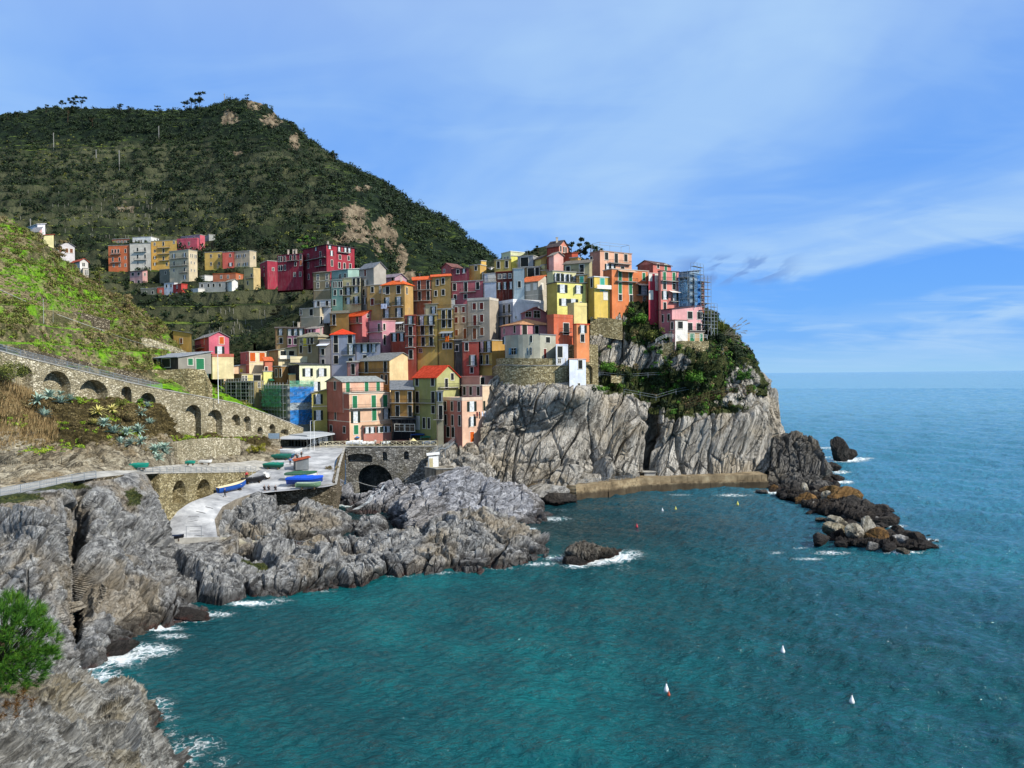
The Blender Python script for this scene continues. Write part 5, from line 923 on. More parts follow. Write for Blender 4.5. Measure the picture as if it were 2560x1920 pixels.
h('B', 50, 205, 206, 1218, 1455, '#b28c4c', 'm', 'ochre end of the long house row below the dark slope', [([122], [1268], 'g', 1.0, 1.9), ([125], [1390], 'k', 1.1, 1.7)], rc='#57504a', rh=.8, a=12)
h('B', 206, 448, 450, 1218, 1455, '#a96a86', 'm', 'lilac house with three paired shutters in the long row', [([248, 330, 405], [1268], 'g', 1.0, 1.9), ([245, 322], [1398], 'k', 1.0, 1.8)], rc='#57504a', rh=.8, a=12, chim=(375,))
h('B', 450, 605, 708, 1225, 1340, '#bd7f8e', 'm', 'pink roof-porch house at the right end of the lilac row', [([500, 545], [1275], 'g', .8, 1.9)], rc='#8d8680', rh=.8)
h('B', 345, 640, 812, 1335, 1760, '#a38f5e', 'hip', 'tan house with a grey slate roof and a bright yellow corner panel', [([405], [1365], 'p', .8, 1.5), ([402, 522], [1500], 'k', 1.1, 2.3), ([555, 500], [1385], 'k', 1, 1.9), ([463], [1388], 'y', 1.7, 2.5)], [(430, 640, 1440)], rc='#8b8672', rh=1.5, chim=(660,))
h('B', 650, 812, 814, 1375, 1740, '#b3a39a', 'flat', 'narrow pinkish-grey house with a white tent-shaped awning', [([705], [1545, 1690], 'k', 1.1, 1.8)], awn=((655, 800, 1430, '#d8dbe2'),), a=24, dd=-3)
# ---- centre right of the village
h('C', 180, 430, 440, 655, 960, '#ab5a36', 'm', 'copper brown house with an orange roof and two double balconies', [([265, 388], [715], 'k', .9, 2.9), ([270, 390], [880], 'k', 1, 2.9)], [(190, 435, 800), (200, 430, 950)], rc='#cf5b26', rh=1.9, a=24)
h('C', 436, 705, 716, 608, 960, '#a88434', 'm', 'dark mustard house with an orange roof and four framed windows', [([520], [685], 'k', .9, 1.8), ([598], [672], 'k', 1, 1.8), ([495], [838], 'k', .9, 1.7), ([598], [828], 'k', 1, 1.8)], rc='#cc5c2a', rh=1.6, a=26)
h('C', 712, 1150, 1156, 668, 920, '#b9545a', 'flat', 'wide coral house with a round balcony and a glazed roof terrace', [([755, 1075], [738], 'k', 1.1, 2.2), ([910], [750], 'k', 1.1, 3.2), ([760, 905], [880], 'k', 1, 1.4)], [(840, 1050, 825)], a=20, dep=10)
h('C', 905, 1148, 1152, 560, 668, '#c9ccd0', 'm', 'white glazed conservatory on the coral roof terrace', [([960, 1000, 1040, 1085, 1125], [605], 'w', 1.0, 2.2)], rc='#b4b8b8', rh=.6, dd=5, a=20)
h('C', 1157, 1332, 1334, 690, 920, '#b9bfcb', 'flat', 'plain bluish-white wall left of the dark brick house', a=24)
h('C', 1160, 1325, 1332, 570, 690, '#c3c8cf', 'flat', 'white set-back storey with a railed terrace left of the dark brick house', [([1240, 1290], [630], 'w', 1.1, 2.4)], [(1160, 1325, 690)], dd=4, a=24)
h('C', 1200, 1260, 1330, 490, 575, '#dddfe2', 'flat', 'small bright white roof box with an air vent', dd=9)
h('C', 1330, 1556, 1566, 545, 850, '#5f1c10', 'flat', 'dark red-brown house with three white-framed arched windows', [([1370, 1452, 1535], [738], 'W', .6, 2.0), ([1380, 1445, 1520], [605], 'p', .9, 1.3)], rc='#7a2a1c', a=24)
h('C', 1562, 1720, 1726, 500, 850, '#a9bdbf', 'flat', 'pale aqua house with climbing ivy right of the dark brick house', [([1650], [720], 'k', .9, 1.9)], a=24)
h('C', 1665, 1912, 2102, 675, 880, '#bfb59f', 'gR', 'beige house with an orange roof and a bright cream gable', [([1705], [760], 'w', .8, 1.8), ([1770], [755], 'w', 1.5, 1.8), ([1868], [750], 'w', 1.0, 1.8), ([1962], [745], 'w', 1.3, 1.9), ([2042], [765], 'w', .8, 1.4)], rc='#c86a40', rh=1.9, ext=8, band=(868,), lcol='#b3a890')
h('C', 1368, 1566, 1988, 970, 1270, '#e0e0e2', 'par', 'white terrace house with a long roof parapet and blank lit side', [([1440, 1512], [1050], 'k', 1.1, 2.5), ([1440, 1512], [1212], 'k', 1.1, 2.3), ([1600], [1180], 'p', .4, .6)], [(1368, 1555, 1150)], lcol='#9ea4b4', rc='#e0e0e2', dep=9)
h('C', 1580, 1702, 2050, 1125, 1270, '#c9757c', 'gR', 'pink gabled attic with two big arched dark windows', [([1775], [1135], 'p', 1.9, 1.5), ([1892], [1130], 'p', 2.1, 2.0)], rc='#9b5a4c', rh=1.9, ext=8, dd=2)
h('C', 1392, 1662, 2112, 1275, 1420, '#c47c86', 'hip', 'pink house with a low tiled hip roof above the round grey house', [([1585], [1310], 'k', 1, 2.0), ([1722], [1335], 'k', 1.6, 2.8), ([1440], [1345], 'k', .6, 1.6), ([1890], [1345], 'k', 1.2, 2.2)], rc='#b58560', rh=2.0, dd=-4)
r_ = h('G', 1045, 1476, 1668, 78, 400, '#a8a58f', 'flat', 'curved grey house on the stone bastion with blue and green shutters', [([1085], [130], 'g', .8, 1.9), ([1410], [132], 'k', .9, 1.6), ([1572], [142], 'k', 1.8, 1.5), ([1243], [282], 'b', 1.4, 1.7), ([1405], [285], 'b', .8, 1.8), ([1535], [312], 'r', 1.1, 2.4)], d=188, a=40, round_=True, rc='#77767a')
h('C', 930, 1242, 1362, 935, 1510, '#aa9c86', 'par', 'tall greige house with red-brown shutters and a roof terrace', [([1030, 1130], [1018], 'r', 1.1, 1.9), ([1035], [1215], 'r', 1.1, 3.1), ([1130], [1188], 'r', 1.1, 2.1), ([1030], [1398], 'n', 1.1, 3.1), ([1130], [1370], 'n', 1.1, 2.2)], [(940, 1110, 1295)], rc='#c9bfae', parapet=.7)
h('C', 750, 930, 932, 1005, 1500, '#a3947c', 'flat', 'narrow greige house half with six closed red shutters', [([780, 880], [1070, 1212], 'r', .9, 1.7), ([780], [1388], 'n', .9, 1.8), ([898], [1405], 'n', 1, 3)], a=22)
h('C', 752, 850, 930, 915, 1010, '#dcc32c', 'par', 'vivid yellow roof parapet box above the narrow greige house', dd=3)
h('C', 930, 1130, 1135, 870, 935, '#c9982c', 'm', 'low ochre lean-to on the greige roof terrace', dd=4, rc='#c89a3c', rh=.5)
h('C', 522, 746, 748, 1060, 1760, '#c2982a', 'flat', 'yellow house with an orange towel on its balcony, right of the pair', [([605, 690], [1135], 'k', 1.1, 2.5), ([605, 690], [1265], 'k', 1.1, 2.2), ([600, 650, 700], [1415], 'g', .7, 1.5), ([612, 650, 695], [1572], 'k', 1.0, 1.6)], [(532, 742, 1205), (550, 742, 1492)], a=20, awn=((570, 740, 1370, '#8f9496'),))
h('C', 524, 756, 760, 925, 1058, '#3c3f44', 'flat', 'dark glazed veranda on the roof of the right yellow house', [([600, 640, 690, 735], [985], 'w', .9, 2.4)], [(524, 756, 1056)], dd=3, a=20)
h('C', 235, 520, 522, 1145, 1760, '#c4a02c', 'flat', 'tall yellow house with three double balconies, left of the pair', [([305, 432], [1215], 'g', 1.1, 2.6), ([312, 432], [1352], 'k', 1.1, 2.6), ([320, 432], [1512], 'k', 1.1, 2.6), ([282], [1635], 'p', .9, 1.1)], [(245, 490, 1292), (245, 490, 1430), (245, 490, 1582)], a=20)
h('C', 345, 518, 522, 992, 1145, '#c6b784', 'm', 'cream top-floor room over the tall left yellow house', [([465], [1078], 'g', 1.0, 2.1)], rc='#b5aa94', rh=.5, dd=2, a=20)
h('G', 525, 727, 728, 165, 600, '#c04a32', 'flat', 'coral red house below the greige block', [([575], [218], 'k', 1.0, 2.2), ([650], [402], 'g', 1.1, 3.0), ([635], [515], 'k', .9, 1.6)], [(590, 705, 462)], a=24, dd=-2)
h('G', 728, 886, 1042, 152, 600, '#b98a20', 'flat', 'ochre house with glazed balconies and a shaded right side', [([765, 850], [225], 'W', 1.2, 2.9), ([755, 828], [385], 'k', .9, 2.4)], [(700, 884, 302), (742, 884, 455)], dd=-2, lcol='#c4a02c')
h('G', 424, 524, 526, 145, 500, '#4c4f48', 'flat', 'narrow dark stone house between yellow and coral ones', [([455], [245], 'k', 1, 1.8)], a=24)
h('C', 570, 712, 855, 480, 590, '#c25a52', 'gL', 'salmon gabled house on the ridge beside the forested slope', [([612], [520], 'p', .8, 1)], rc='#6f4b44', rh=1.4, ext=8)
h('C', 720, 952, 958, 500, 600, '#8e3546', 'm', 'plum red house with a grey roof on the ridge', [([800], [530], 'k', .9, 1.3), ([885], [522], 'W', .7, 1.2)], rc='#5c5458', rh=1.1, a=26)
h('C', 955, 1108, 1192, 450, 560, '#c7982c', 'flat', 'small golden house with a pale tower on the ridge', [([1050], [495], 'k', .9, 1.4)])
h('C', 1110, 1125, 1192, 398, 470, '#e0ae24', 'flat', 'bright golden roof turret on the ridge', dd=4)
h('C', 1308, 1535, 1540, 375, 530, '#c0a634', 'flat', 'olive yellow house with two dark windows near the skyline', [([1360, 1475], [442], 'k', 1, 2.2)], a=24)
h('C', 1530, 1540, 1632, 330, 470, '#ddd436', 'flat', 'lemon yellow lit wall beside the olive yellow house', dd=1)
h('C', 1402, 1530, 1720, 268, 380, '#cfcf9a', 'flat', 'cream penthouse with wide eaves on the skyline', [([1450, 1490], [350], 'p', 1, 1)], dd=7, rc='#d8d8c4')
h('C', 1626, 1840, 1935, 325, 500, '#9a9c9e', 'flat', 'grey skyline house with a wide dark opening', [([1722], [405], 'k', 2.6, 2.9)], dd=2)
h('C', 1730, 1950, 1956, 475, 640, '#6f6540', 'flat', 'shaded olive house with a wide dark doorway', [([1810], [562], 'k', 2.2, 3.2), ([1898], [535], 'k', 1.2, 2.4)], a=26)
h('C', 1860, 1950, 2135, 365, 480, '#d9b94c', 'gR', 'butter yellow gabled attic with a green window', [([2060], [405], 'g', 1.0, 1.5)], rc='#55483c', rh=1.4)
h('C', 1950, 2000, 2170, 452, 530, '#dccb7c', 'flat', 'pale yellow terrace band under the butter yellow attic')
h('C', 1950, 2110, 2116, 525, 650, '#b2962c', 'flat', 'mustard house corner left of the bright lemon house', a=26)
# ---- headland top
h('D', -60, 82, 188, 160, 260, '#d47c5c', 'gR', 'terracotta house on the very top of the village', [([100, 135, 160], [190], 'k', .8, 1.8)], rc='#4c4240', rh=2.0, lcol='#a83a20', d=226, ext=9, chim=(20,))
h('D', 100, 230, 300, 240, 300, '#b4431c', 'm', 'low rust orange house right of the terracotta one', rc='#8a4430', rh=.7, d=224, ext=9)
h('D', 205, 300, 332, 292, 350, '#cf9220', 'flat', 'small amber house left of the peach tower', d=222)
h('D', -40, 20, 130, 265, 310, '#e0a090', 'gR', 'pale pink gable tip between terracotta and yellow houses', d=221, rh=1.0)
h('D', -60, 60, 402, 578, 860, '#e6dc5c', 'flat', 'big bright lemon yellow house with grey-shuttered windows', [([120, 300], [650], 'W', 1.6, 2.2), ([135, 245], [805], 'W', 1.5, 1.9), ([330], [815], 'p', .6, 1)], lcol='#c0a41c', rc='#55524c', a=62, d=203)
h('D', -60, 10, 278, 448, 580, '#cfc888', 'flat', 'cream glazed veranda on top of the lemon yellow house', [([50, 85], [520], 'W', 1, 2.3), ([155, 190], [525], 'W', 1, 2.3), ([255], [520], 'W', .8, 1.2)], [(20, 275, 576)], d=206, a=62, rc='#8d8b84')
h('D', 138, 432, 462, 352, 500, '#a89c6c', 'm', 'olive beige house with one tall dark door near the top', [([185], [415], 'k', 1.2, 1.8), ([343], [430], 'k', 1.3, 3)], [(240, 372, 466)], rc='#6e675c', rh=1.0, d=212)
h('D', 278, 405, 412, 490, 595, '#b08420', 'flat', 'small ochre house with a turquoise shutter', [([343], [545], 't', 1.1, 1.8)], [(280, 410, 590)], d=208)
h('D', 180, 255, 402, 850, 1060, '#ddc768', 'par', 'blank pale yellow block under the lemon yellow house', d=198, a=55)
h('D', -60, 22, 252, 985, 1200, '#cf5a24', 'par', 'orange house with a terrace canopy below the blank yellow block', [([163], [1110], 'k', 1.9, 3.0)], [(88, 205, 1155)], d=194, a=55, rc='#cf5a24')
h('D', 248, 285, 428, 1062, 1275, '#e07f30', 'flat', 'small bright orange house with white balustrade beneath', [([350], [1108], 'g', 1.3, 2.0), ([350], [1222], 'k', 1.2, 2)], d=193, a=62, rc='#c9472a')
h('D', 438, 555, 918, 218, 480, '#e0a27c', 'flat', 'tall peach house with a balcony and roof frame against the sky', [([628, 850], [268], 'k', 1.3, 2.2), ([740], [290], 'k', 1.3, 3.4), ([455], [300], 'k', .8, 2), ([640, 695], [400], 'g', 1.0, 2.0), ([812], [395], 'k', 1.4, .9)], [(648, 895, 352)], d=219, lcol='#b97a5e', rc='#9a7c6a')
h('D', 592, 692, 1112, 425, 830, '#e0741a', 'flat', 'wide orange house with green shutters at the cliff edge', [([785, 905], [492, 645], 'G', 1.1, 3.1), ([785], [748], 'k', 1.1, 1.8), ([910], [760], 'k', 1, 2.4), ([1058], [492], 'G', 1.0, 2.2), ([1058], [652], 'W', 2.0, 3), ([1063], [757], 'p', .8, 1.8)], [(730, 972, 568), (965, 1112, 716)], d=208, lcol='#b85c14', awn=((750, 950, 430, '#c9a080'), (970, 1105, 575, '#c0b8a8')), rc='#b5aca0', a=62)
h('D', 412, 488, 688, 515, 790, '#dcb71c', 'flat', 'small yellow house with turquoise shutters beside the wide orange one', [([580], [585], 't', 1.5, 3.6), ([615], [728], 'w', 1.3, 2.2), ([458], [570], 'k', .9, 2.6)], [(500, 682, 655, '#e8e4d4')], d=206, lcol='#b39218', rc='#d8d6d0', a=62)
h('D', 1110, 1114, 1228, 475, 860, '#b51c38', 'flat', 'narrow crimson house between orange and pink ones', [([1135, 1205], [510], 'w', .9, 1.8), ([1208], [612], 'w', .8, 2.6), ([1140], [725], 'w', 1.2, 2.4)], d=210, rc='#cdb0a8')
h('D', 1225, 1256, 1462, 448, 890, '#df7c6c', 'flat', 'tall salmon pink house with green shutters and two balconies', [([1297, 1405], [505], 'G', 1.0, 3.0), ([1297, 1405], [608], 'k', 1.1, 2.4), ([1300], [725], 'g', 1.1, 2.3), ([1412], [750], 'g', 1.2, 2.9), ([1298], [850], 'k', 1, 2)], [(1256, 1472, 566), (1350, 1462, 800)], awn=((1345, 1450, 670, '#e8dccf'),), d=209, a=64, rc='#5a4a48')
h('D', 985, 1165, 1372, 365, 480, '#c96a58', 'gL', 'salmon gabled attic behind the tall pink house', [([1222], [385], 'k', 1, 1.2), ([1310], [402], 'G', 1.1, 2.4)], d=216, rc='#5d4640', rh=1.2, lcol='#984636')
h('D', 1465, 1590, 1700, 455, 850, '#8fa9bc', 'm', 'bluish-grey house under scaffolding at the end of the headland', [([1500, 1555], [560, 660, 760], 'k', .9, 1.7), ([1630], [560, 660, 760], 'k', .9, 1.7)], d=211, rc='#6c6f74', rh=.8)
h('D', 1680, 1688, 1745, 570, 850, '#c0603c', 'flat', 'narrow terracotta strip house behind the scaffolding', [([1710], [600, 700, 770], 'k')], d=214)
# pink villa with bay
h('D', 1228, 1385, 1728, 885, 1150, '#e09a98', 'm', 'pink villa with dark green windows perched on the headland', [([1275, 1345], [985], 'k', .9, 2.0), ([1590, 1700], [950], 'k', 1.8, 2.0), ([1590, 1690], [1085], 'k', 1.7, 2.1)], [(1560, 1740, 1135)], d=206, lcol='#c96a72', rc='#5a403e', rh=1.3, a=60)
h('D', 1352, 1420, 1562, 1015, 1150, '#e3dccf', 'flat', 'white bay storey projecting from the pink villa', [([1478], [1070], 'k', 1.8, 1.9), ([1385], [1075], 'k', .8, 1.9)], d=203.5, lcol='#d98a7a', rc='#8c6a5c')
h('D', 1350, 1362, 1752, 1152, 1245, '#b9945c', 'flat', 'ochre ground floor arcade with green arches under the pink villa', [([1400, 1500, 1615], [1200], 'G', 1.7, 2.4), ([1718], [1200], 'G', 1.1, 2.6)], d=204.2, rc='#8c8478')
# ---- lower village
h('H', 1710, 1892, 1895, 1160, 1300, '#dba21e', 'mR', 'yellow-orange gabled house at the bottom of the green hill', [([1790], [1230], 'n')], d=206, rc='#8c8a86', rh=1.0, dep=9)
h('E', -70, 125, 402, 230, 495, '#d85a72', 'gR', 'pink gabled house with an orange shutter beside the yellow gabled one', [([300], [280], 'o', 1.3, 2.1), ([272], [415], 'g', 1.3, 2.2), ([60], [270], 'n', .8, 2.2)], [(-60, 60, 375)], d=206, rc='#7c7a78', rh=1.5, lcol='#b04450', a=58)
h('E', 560, 682, 918, 440, 700, '#e8cf9a', 'flat', 'cream house with two orange arched shutters', [([728, 860], [510], 'o', 1.6, 2.7), ([645], [512], 'k', .8, 1.9)], lcol='#bb7868', rc='#c9c1ae', chim=(800, 900), band=(620,))
h('E', 915, 1085, 1362, 415, 610, '#d9c793', 'm', 'long low house with cream colonnade and slate roof', [([945], [460], 'p', .9, 1.6), ([1150, 1265], [470], 'k', 1.6, 2.6)], [(1090, 1360, 540, '#e8e2d2')], lcol='#a58c50', rc='#7c7a6e', rh=1.2, chim=(990,))
h('E', 1240, 1250, 1575, 545, 640, '#e0cf9a', 'par', 'cream roof-terrace wall with small pillars behind the pale lime house', dd=-3)
h('E', 880, 900, 1002, 560, 720, '#cf6a48', 'mR', 'salmon annex right of the orange arched shutters', [([915], [675], 'k', .8, 1.2)], rc='#c0603c', rh=.8)
h('E', 150, 170, 465, 510, 580, '#dcc88e', 'par', 'low cream terrace wall below the pink gabled house', d=203, rc='#b8573c')
h('E', 205, 330, 705, 660, 780, '#ddb98c', 'm', 'peach house with orange shutters and a grey-blue lean-to roof', [([428], [705], 'o', 1.6, 2.2), ([570], [690], 'y', .9, 1.2), ([725], [682], 'o', 1.6, 1.2)], rc='#7a8d95', rh=1.1, ext=8)
h('E', 350, 580, 875, 750, 960, '#dccc5e', 'flat', 'bright yellow lower house with one big dark window', [([790], [830], 'k', 2.2, 3.4), ([600, 635], [812], 'p', .7, 1.8)], lcol='#8f8a70', rc='#a89c86', ext=8)
h('E', 865, 880, 1008, 712, 880, '#e4e06c', 'flat', 'pale lemon block with a dark green awning', awn=((945, 1010, 810, '#0f5a44'),), dd=-1)
h('E', 1005, 1120, 1220, 640, 880, '#8a6428', 'flat', 'shaded ochre-brown house behind the round roof vent', [([1055, 1115], [730], 'k', 1.0, 2.4)])
h('E', 1215, 1228, 1428, 752, 880, '#e0b464', 'flat', 'small apricot house with blue-green roof edge', [([1365], [825], 'G', 1.2, 1.4)], rc='#6c9490', dd=-3)
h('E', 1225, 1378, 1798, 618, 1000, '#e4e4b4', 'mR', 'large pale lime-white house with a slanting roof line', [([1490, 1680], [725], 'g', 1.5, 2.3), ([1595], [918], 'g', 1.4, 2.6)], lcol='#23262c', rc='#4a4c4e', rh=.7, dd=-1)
h('E', 1545, 1552, 1758, 1012, 1500, '#a99a2e', 'm', 'olive yellow house with a small lean-to roof left of the salmon gable', [([1635], [1095, 1320], 'g', 1.2, 2.6)], rc='#7d7a70', rh=.9, d=193, band=(1200,))
h('E', 340, 755, 888, 850, 1245, '#9a8a52', 'flat', 'building wrapped in scaffold poles at the end of the arched road', [([450, 620], [900, 1080], 'k', 3.0, 2.8), ([820], [880], 'p')], lcol='#7c786a', ext=8, rc='#9c9684')
h('E', 888, 1212, 1545, 905, 1400, '#aeb3ac', 'flat', 'building hidden behind green and blue scaffold netting', [([1320, 1430], [1040, 1170, 1300], 'k', 1.0, 2.0), ([1420], [930], 'o', 2.5, 1.4)], lcol='#98988a', d=194, rc='#c9c39a')
# hero houses on the plaza
h('F', 205, 540, 1130, 885, 1570, '#e3b48c', 'flat', 'peach plaza house with green shutters, its lower three storeys', [([615, 885, 1048], [1002], 'G', 1.3, 3.2), ([622], [1220], 'g', 1.3, 3.0), ([890], [1200], 'G', 1.3, 3.2), ([1055], [1190], 'g', 1.3, 2.8), ([628], [1402], 'G', 1.3, 2.4), ([330], [975], 'k', 1.1, 2.4), ([335], [1200], 'k', 1.0, 2.6), ([272, 460], [1405], 'k', 1.4, 1.7)], [(545, 1120, 1100)], lcol='#b75e44', rc='#cfc4b4', d=187, band=(1290, 1110), a=52)
h('F', 208, 436, 1022, 712, 885, '#e0a684', 'gL', 'top storey of the peach plaza house with a railed terrace and slate roof', [([330], [768], 'k', 1.1, 2.2), ([512, 780, 945], [790], 'G', 1.1, 2.6)], [(440, 540, 868), (545, 1118, 862)], lcol='#b75e44', rc='#8d9290', rh=1.3, d=188.5, a=52)
h('F', 708, 740, 1255, 1345, 1510, '#b9705c', 'flat', 'pink glazed restaurant veranda in front of the peach plaza house', [([790, 860, 970, 1020, 1090, 1150, 1210], [1405], 'W', .9, 1.5)], d=188.5, a=62, rc='#7c6a50')
h('F', 503, 668, 670, 432, 605, '#d08a80', 'm', 'small pink house left of the ochre one with the cream gable', [([587], [530], 'k', 1.2, 3.0)], rc='#9a9a94', rh=.9, a=24, band=())
h('F', 668, 1112, 1478, 405, 800, '#e2c282', 'gR', 'ochre house with a big blank cream gable in the sun', [([780, 1050], [500], 'k', 1.3, 3.3), ([1000, 1060], [680], 'k', .9, 2.6)], [(672, 1108, 580)], lcol='#b77c18', rc='#7a7c7a', rh=2.2, band=())
h('F', 1130, 1448, 1452, 825, 1240, '#c0871c', 'm', 'amber house with four tall dark doors and full-width balconies', [([1222, 1402], [932, 1132], 'k', 1.1, 2.8)], [(1135, 1448, 1018), (1135, 1448, 1215)], rc='#74787c', rh=2.2, a=22, d=190)
h('F', 1450, 1790, 2110, 648, 1460, '#a9a860', 'gR', 'yellow-green house with a red tiled roof and railed balcony', [([1505, 1730], [715], 'k', 1.2, 2.0), ([1508, 1732], [935], 'k', 1.2, 3.0), ([1508, 1732], [1112], 'k', 1.2, 2.0), ([1512], [1312], 'w', 1.2, 3.4), ([1600, 1670], [1310], 'k', .9, 2.8), ([1925], [745], 'k', 1.1, 2.8), ([2010], [640], 'k', 1.1, 1.8)], [(1450, 1790, 1022), (1800, 2100, 800)], lcol='#9a9a48', rc='#b53a1c', rh=3.0, d=188, a=40)
h('G', 205, 290, 292, 780, 1320, '#bcae84', 'flat', 'narrow cream house strip between yellow-green and pink ones', [([235, 265], [840], 'g', .6, 2.2), ([255], [1040], 'k', 1.1, 3.6)], [(125, 285, 1130)], a=24, d=184)
h('G', 290, 522, 878, 893, 1440, '#e0ae8c', 'par', 'pink corner house over the rocks with a terrace full of plants', [([315, 395, 483], [965], 'k', .9, 2.4), ([318, 400, 487], [1140], 'k', .9, 2.6), ([638, 830], [968], 'g', 1.5, 2.5), ([636], [1155], 'W', 1.2, 2.4), ([838], [1140], 'k', 1.3, 2.6), ([638], [1347], 'o', 1.3, 2.6), ([345, 405], [1290], 'k', 1.2, 2.6)], lcol='#b86c58', rc='#d9bfa4', d=184, a=48, parapet=.8)
h('G', 512, 770, 1178, 708, 1010, '#e6c49c', 'flat', 'peach upper block with one green shuttered window, behind the pink corner house', [([548, 625, 718], [775], 'k', 1.1, 2.2), ([1055], [752], 'k', 1.2, 2.1)], lcol='#b08a84', d=188, a=48, rc='#d9cdbc')
h('G', 505, 745, 935, 595, 712, '#d99a86', 'flat', 'salmon roof-terrace house with white pillars above the peach block', [([765], [635], 'k', 1.6, 2.8)], lcol='#c0806e', d=192, rc='#c8978a')
h('G', 1666, 1672, 1816, 212, 458, '#c6cdd8', 'par', 'white tower annex with one green window, the upper of two', [([1720], [270], 'k', 1.5, 2.8), ([1712], [405], 'p', .8, 1.1)], d=187, a=62, rc='#c6cdd8', parapet=.3, ext=1)
h('G', 1832, 1838, 2036, 382, 755, '#d3dae6', 'flat', 'tall plain white tower standing on the cliff edge', [([1970], [430], 'k', 1.2, 2.2), ([1952], [700], 'k', .6, .8)], d=185, a=62, rc='#c99a84', ext=1)
h('F', 1135, 1475, 1480, 1245, 1440, '#15151a', 'm', 'dark tent-roofed cafe between the amber and yellow-green houses', [([1250, 1400], [1370], 'p', 2.6, 1.8)], d=189.5, rc='#3f4247', rh=1.6, a=14, cat='cafe', name='cafe')
# restaurant pavilion, tin-roofed bar, shed
h('P', 699, 768, 835, 1090, 1123, '#101216', 'flat', 'black glazed restaurant pavilion with a wide pale roof by the arched wall', [([712, 728, 745, 760], [1106], 'p', 2.2, 2.4), ([785, 800, 815], [1104], 'W', 1.2, 1.2)], d=183, rc='#a9adb0', cat='restaurant', name='pavilion', ext=2, a=35)
h('H', 1350, 1760, 2085, 1395, 1475, '#8f8b7e', 'm', 'tin-roofed bar with a dark open front on the stone wall', [([1420, 1520, 1640], [1435], 'k', 4.2, 2.0), ([1880], [1425], 'G', 1.2, 1.6), ([1975], [1440], 'G', 2.0, 2.6)], d=165, rc='#8d9196', rh=1.4, lcol='#3d3a34', cat='bar', name='bar', ext=2, a=40)
h('P', 735, 739, 772, 1152, 1172, '#6f7578', 'm', 'small grey corrugated shed with a rusty roof in the boat park', d=158.5, rc='#a04a2c', rh=.5, cat='shed', name='shed', ext=.3, dep=3, a=66)
h('E', -50, 10, 120, 560, 780, '#3f5a56', 'flat', 'dark green door house at the right end of the tin-roofed bar', [([20], [620], 'G', 1.5, 3)], d=176, ext=7)
# ================================================================ foreground rock, boulders
cF = []
for x, prof in [((-220,) * 5, [(2080, 16), (1960, 16), (1860, 15), (1790, 13.5), (1730, 12)]), ((0,) * 5, [(2080, 14.5), (1970, 14.3), (1885, 13.3), (1812, 11.8), (1748, 9)]), ((90, 90, 92, 96, 100), [(2080, 12.5), (1970, 12.3), (1880, 11.4), (1780, 9.8), (1690, 6.3)]),
                ((127, 127, 127, 130, 134), [(2080, 11.5), (1970, 11.3), (1870, 10.3), (1760, 8.8), (1660, 5)]), ((200,) * 5, [(2080, 9.5), (1975, 9.3), (1885, 8.8), (1790, 7.2), (1706, 4)]), ((249,) * 5, [(2080, 8.5), (1975, 8.3), (1895, 7.7), (1815, 6.2), (1726, 3.2)]), ((307,) * 5, [(2080, 7.4), (1975, 7.3), (1885, 6.8), (1792, 5.6), (1700, 3.2)]),
                ((345, 345, 346, 347, 348), [(2080, 6.2), (1980, 6.2), (1895, 5.6), (1812, 4.6), (1720, 2.6)]), ((400, 392, 380, 366, 358), [(2080, 4.2), (1990, 4.0), (1915, 3.6), (1840, 3.0), (1758, 1.6)]), ((440, 432, 418, 390, 364), [(2080, 1.6), (2000, 1.5), (1925, 1.4), (1850, 1.2), (1782, .8)]), ((468, 452, 436, 406, 370), [(2080, -.3), (2000, -.3), (1925, -.3), (1850, -.3), (1790, -.3)])]:
    cF.append([(xx_, y, 0, z) for xx_, (y, z) in zip(x, prof)])
S_F = loft('foreground_rock', cF, 900, 560, ROCKF, rockdisp(0.46, (0.6, 0.5, 0.62), 0.75, 0.6), skirt=False, cap=(4, 7), side=(1, 5)); stt(S_F)
RD_ = rockmat('reef_dark', (0.4, 0.3, 0.8), '#161413', '#2f2b28', '#55504a', '#4a3a24', .35)
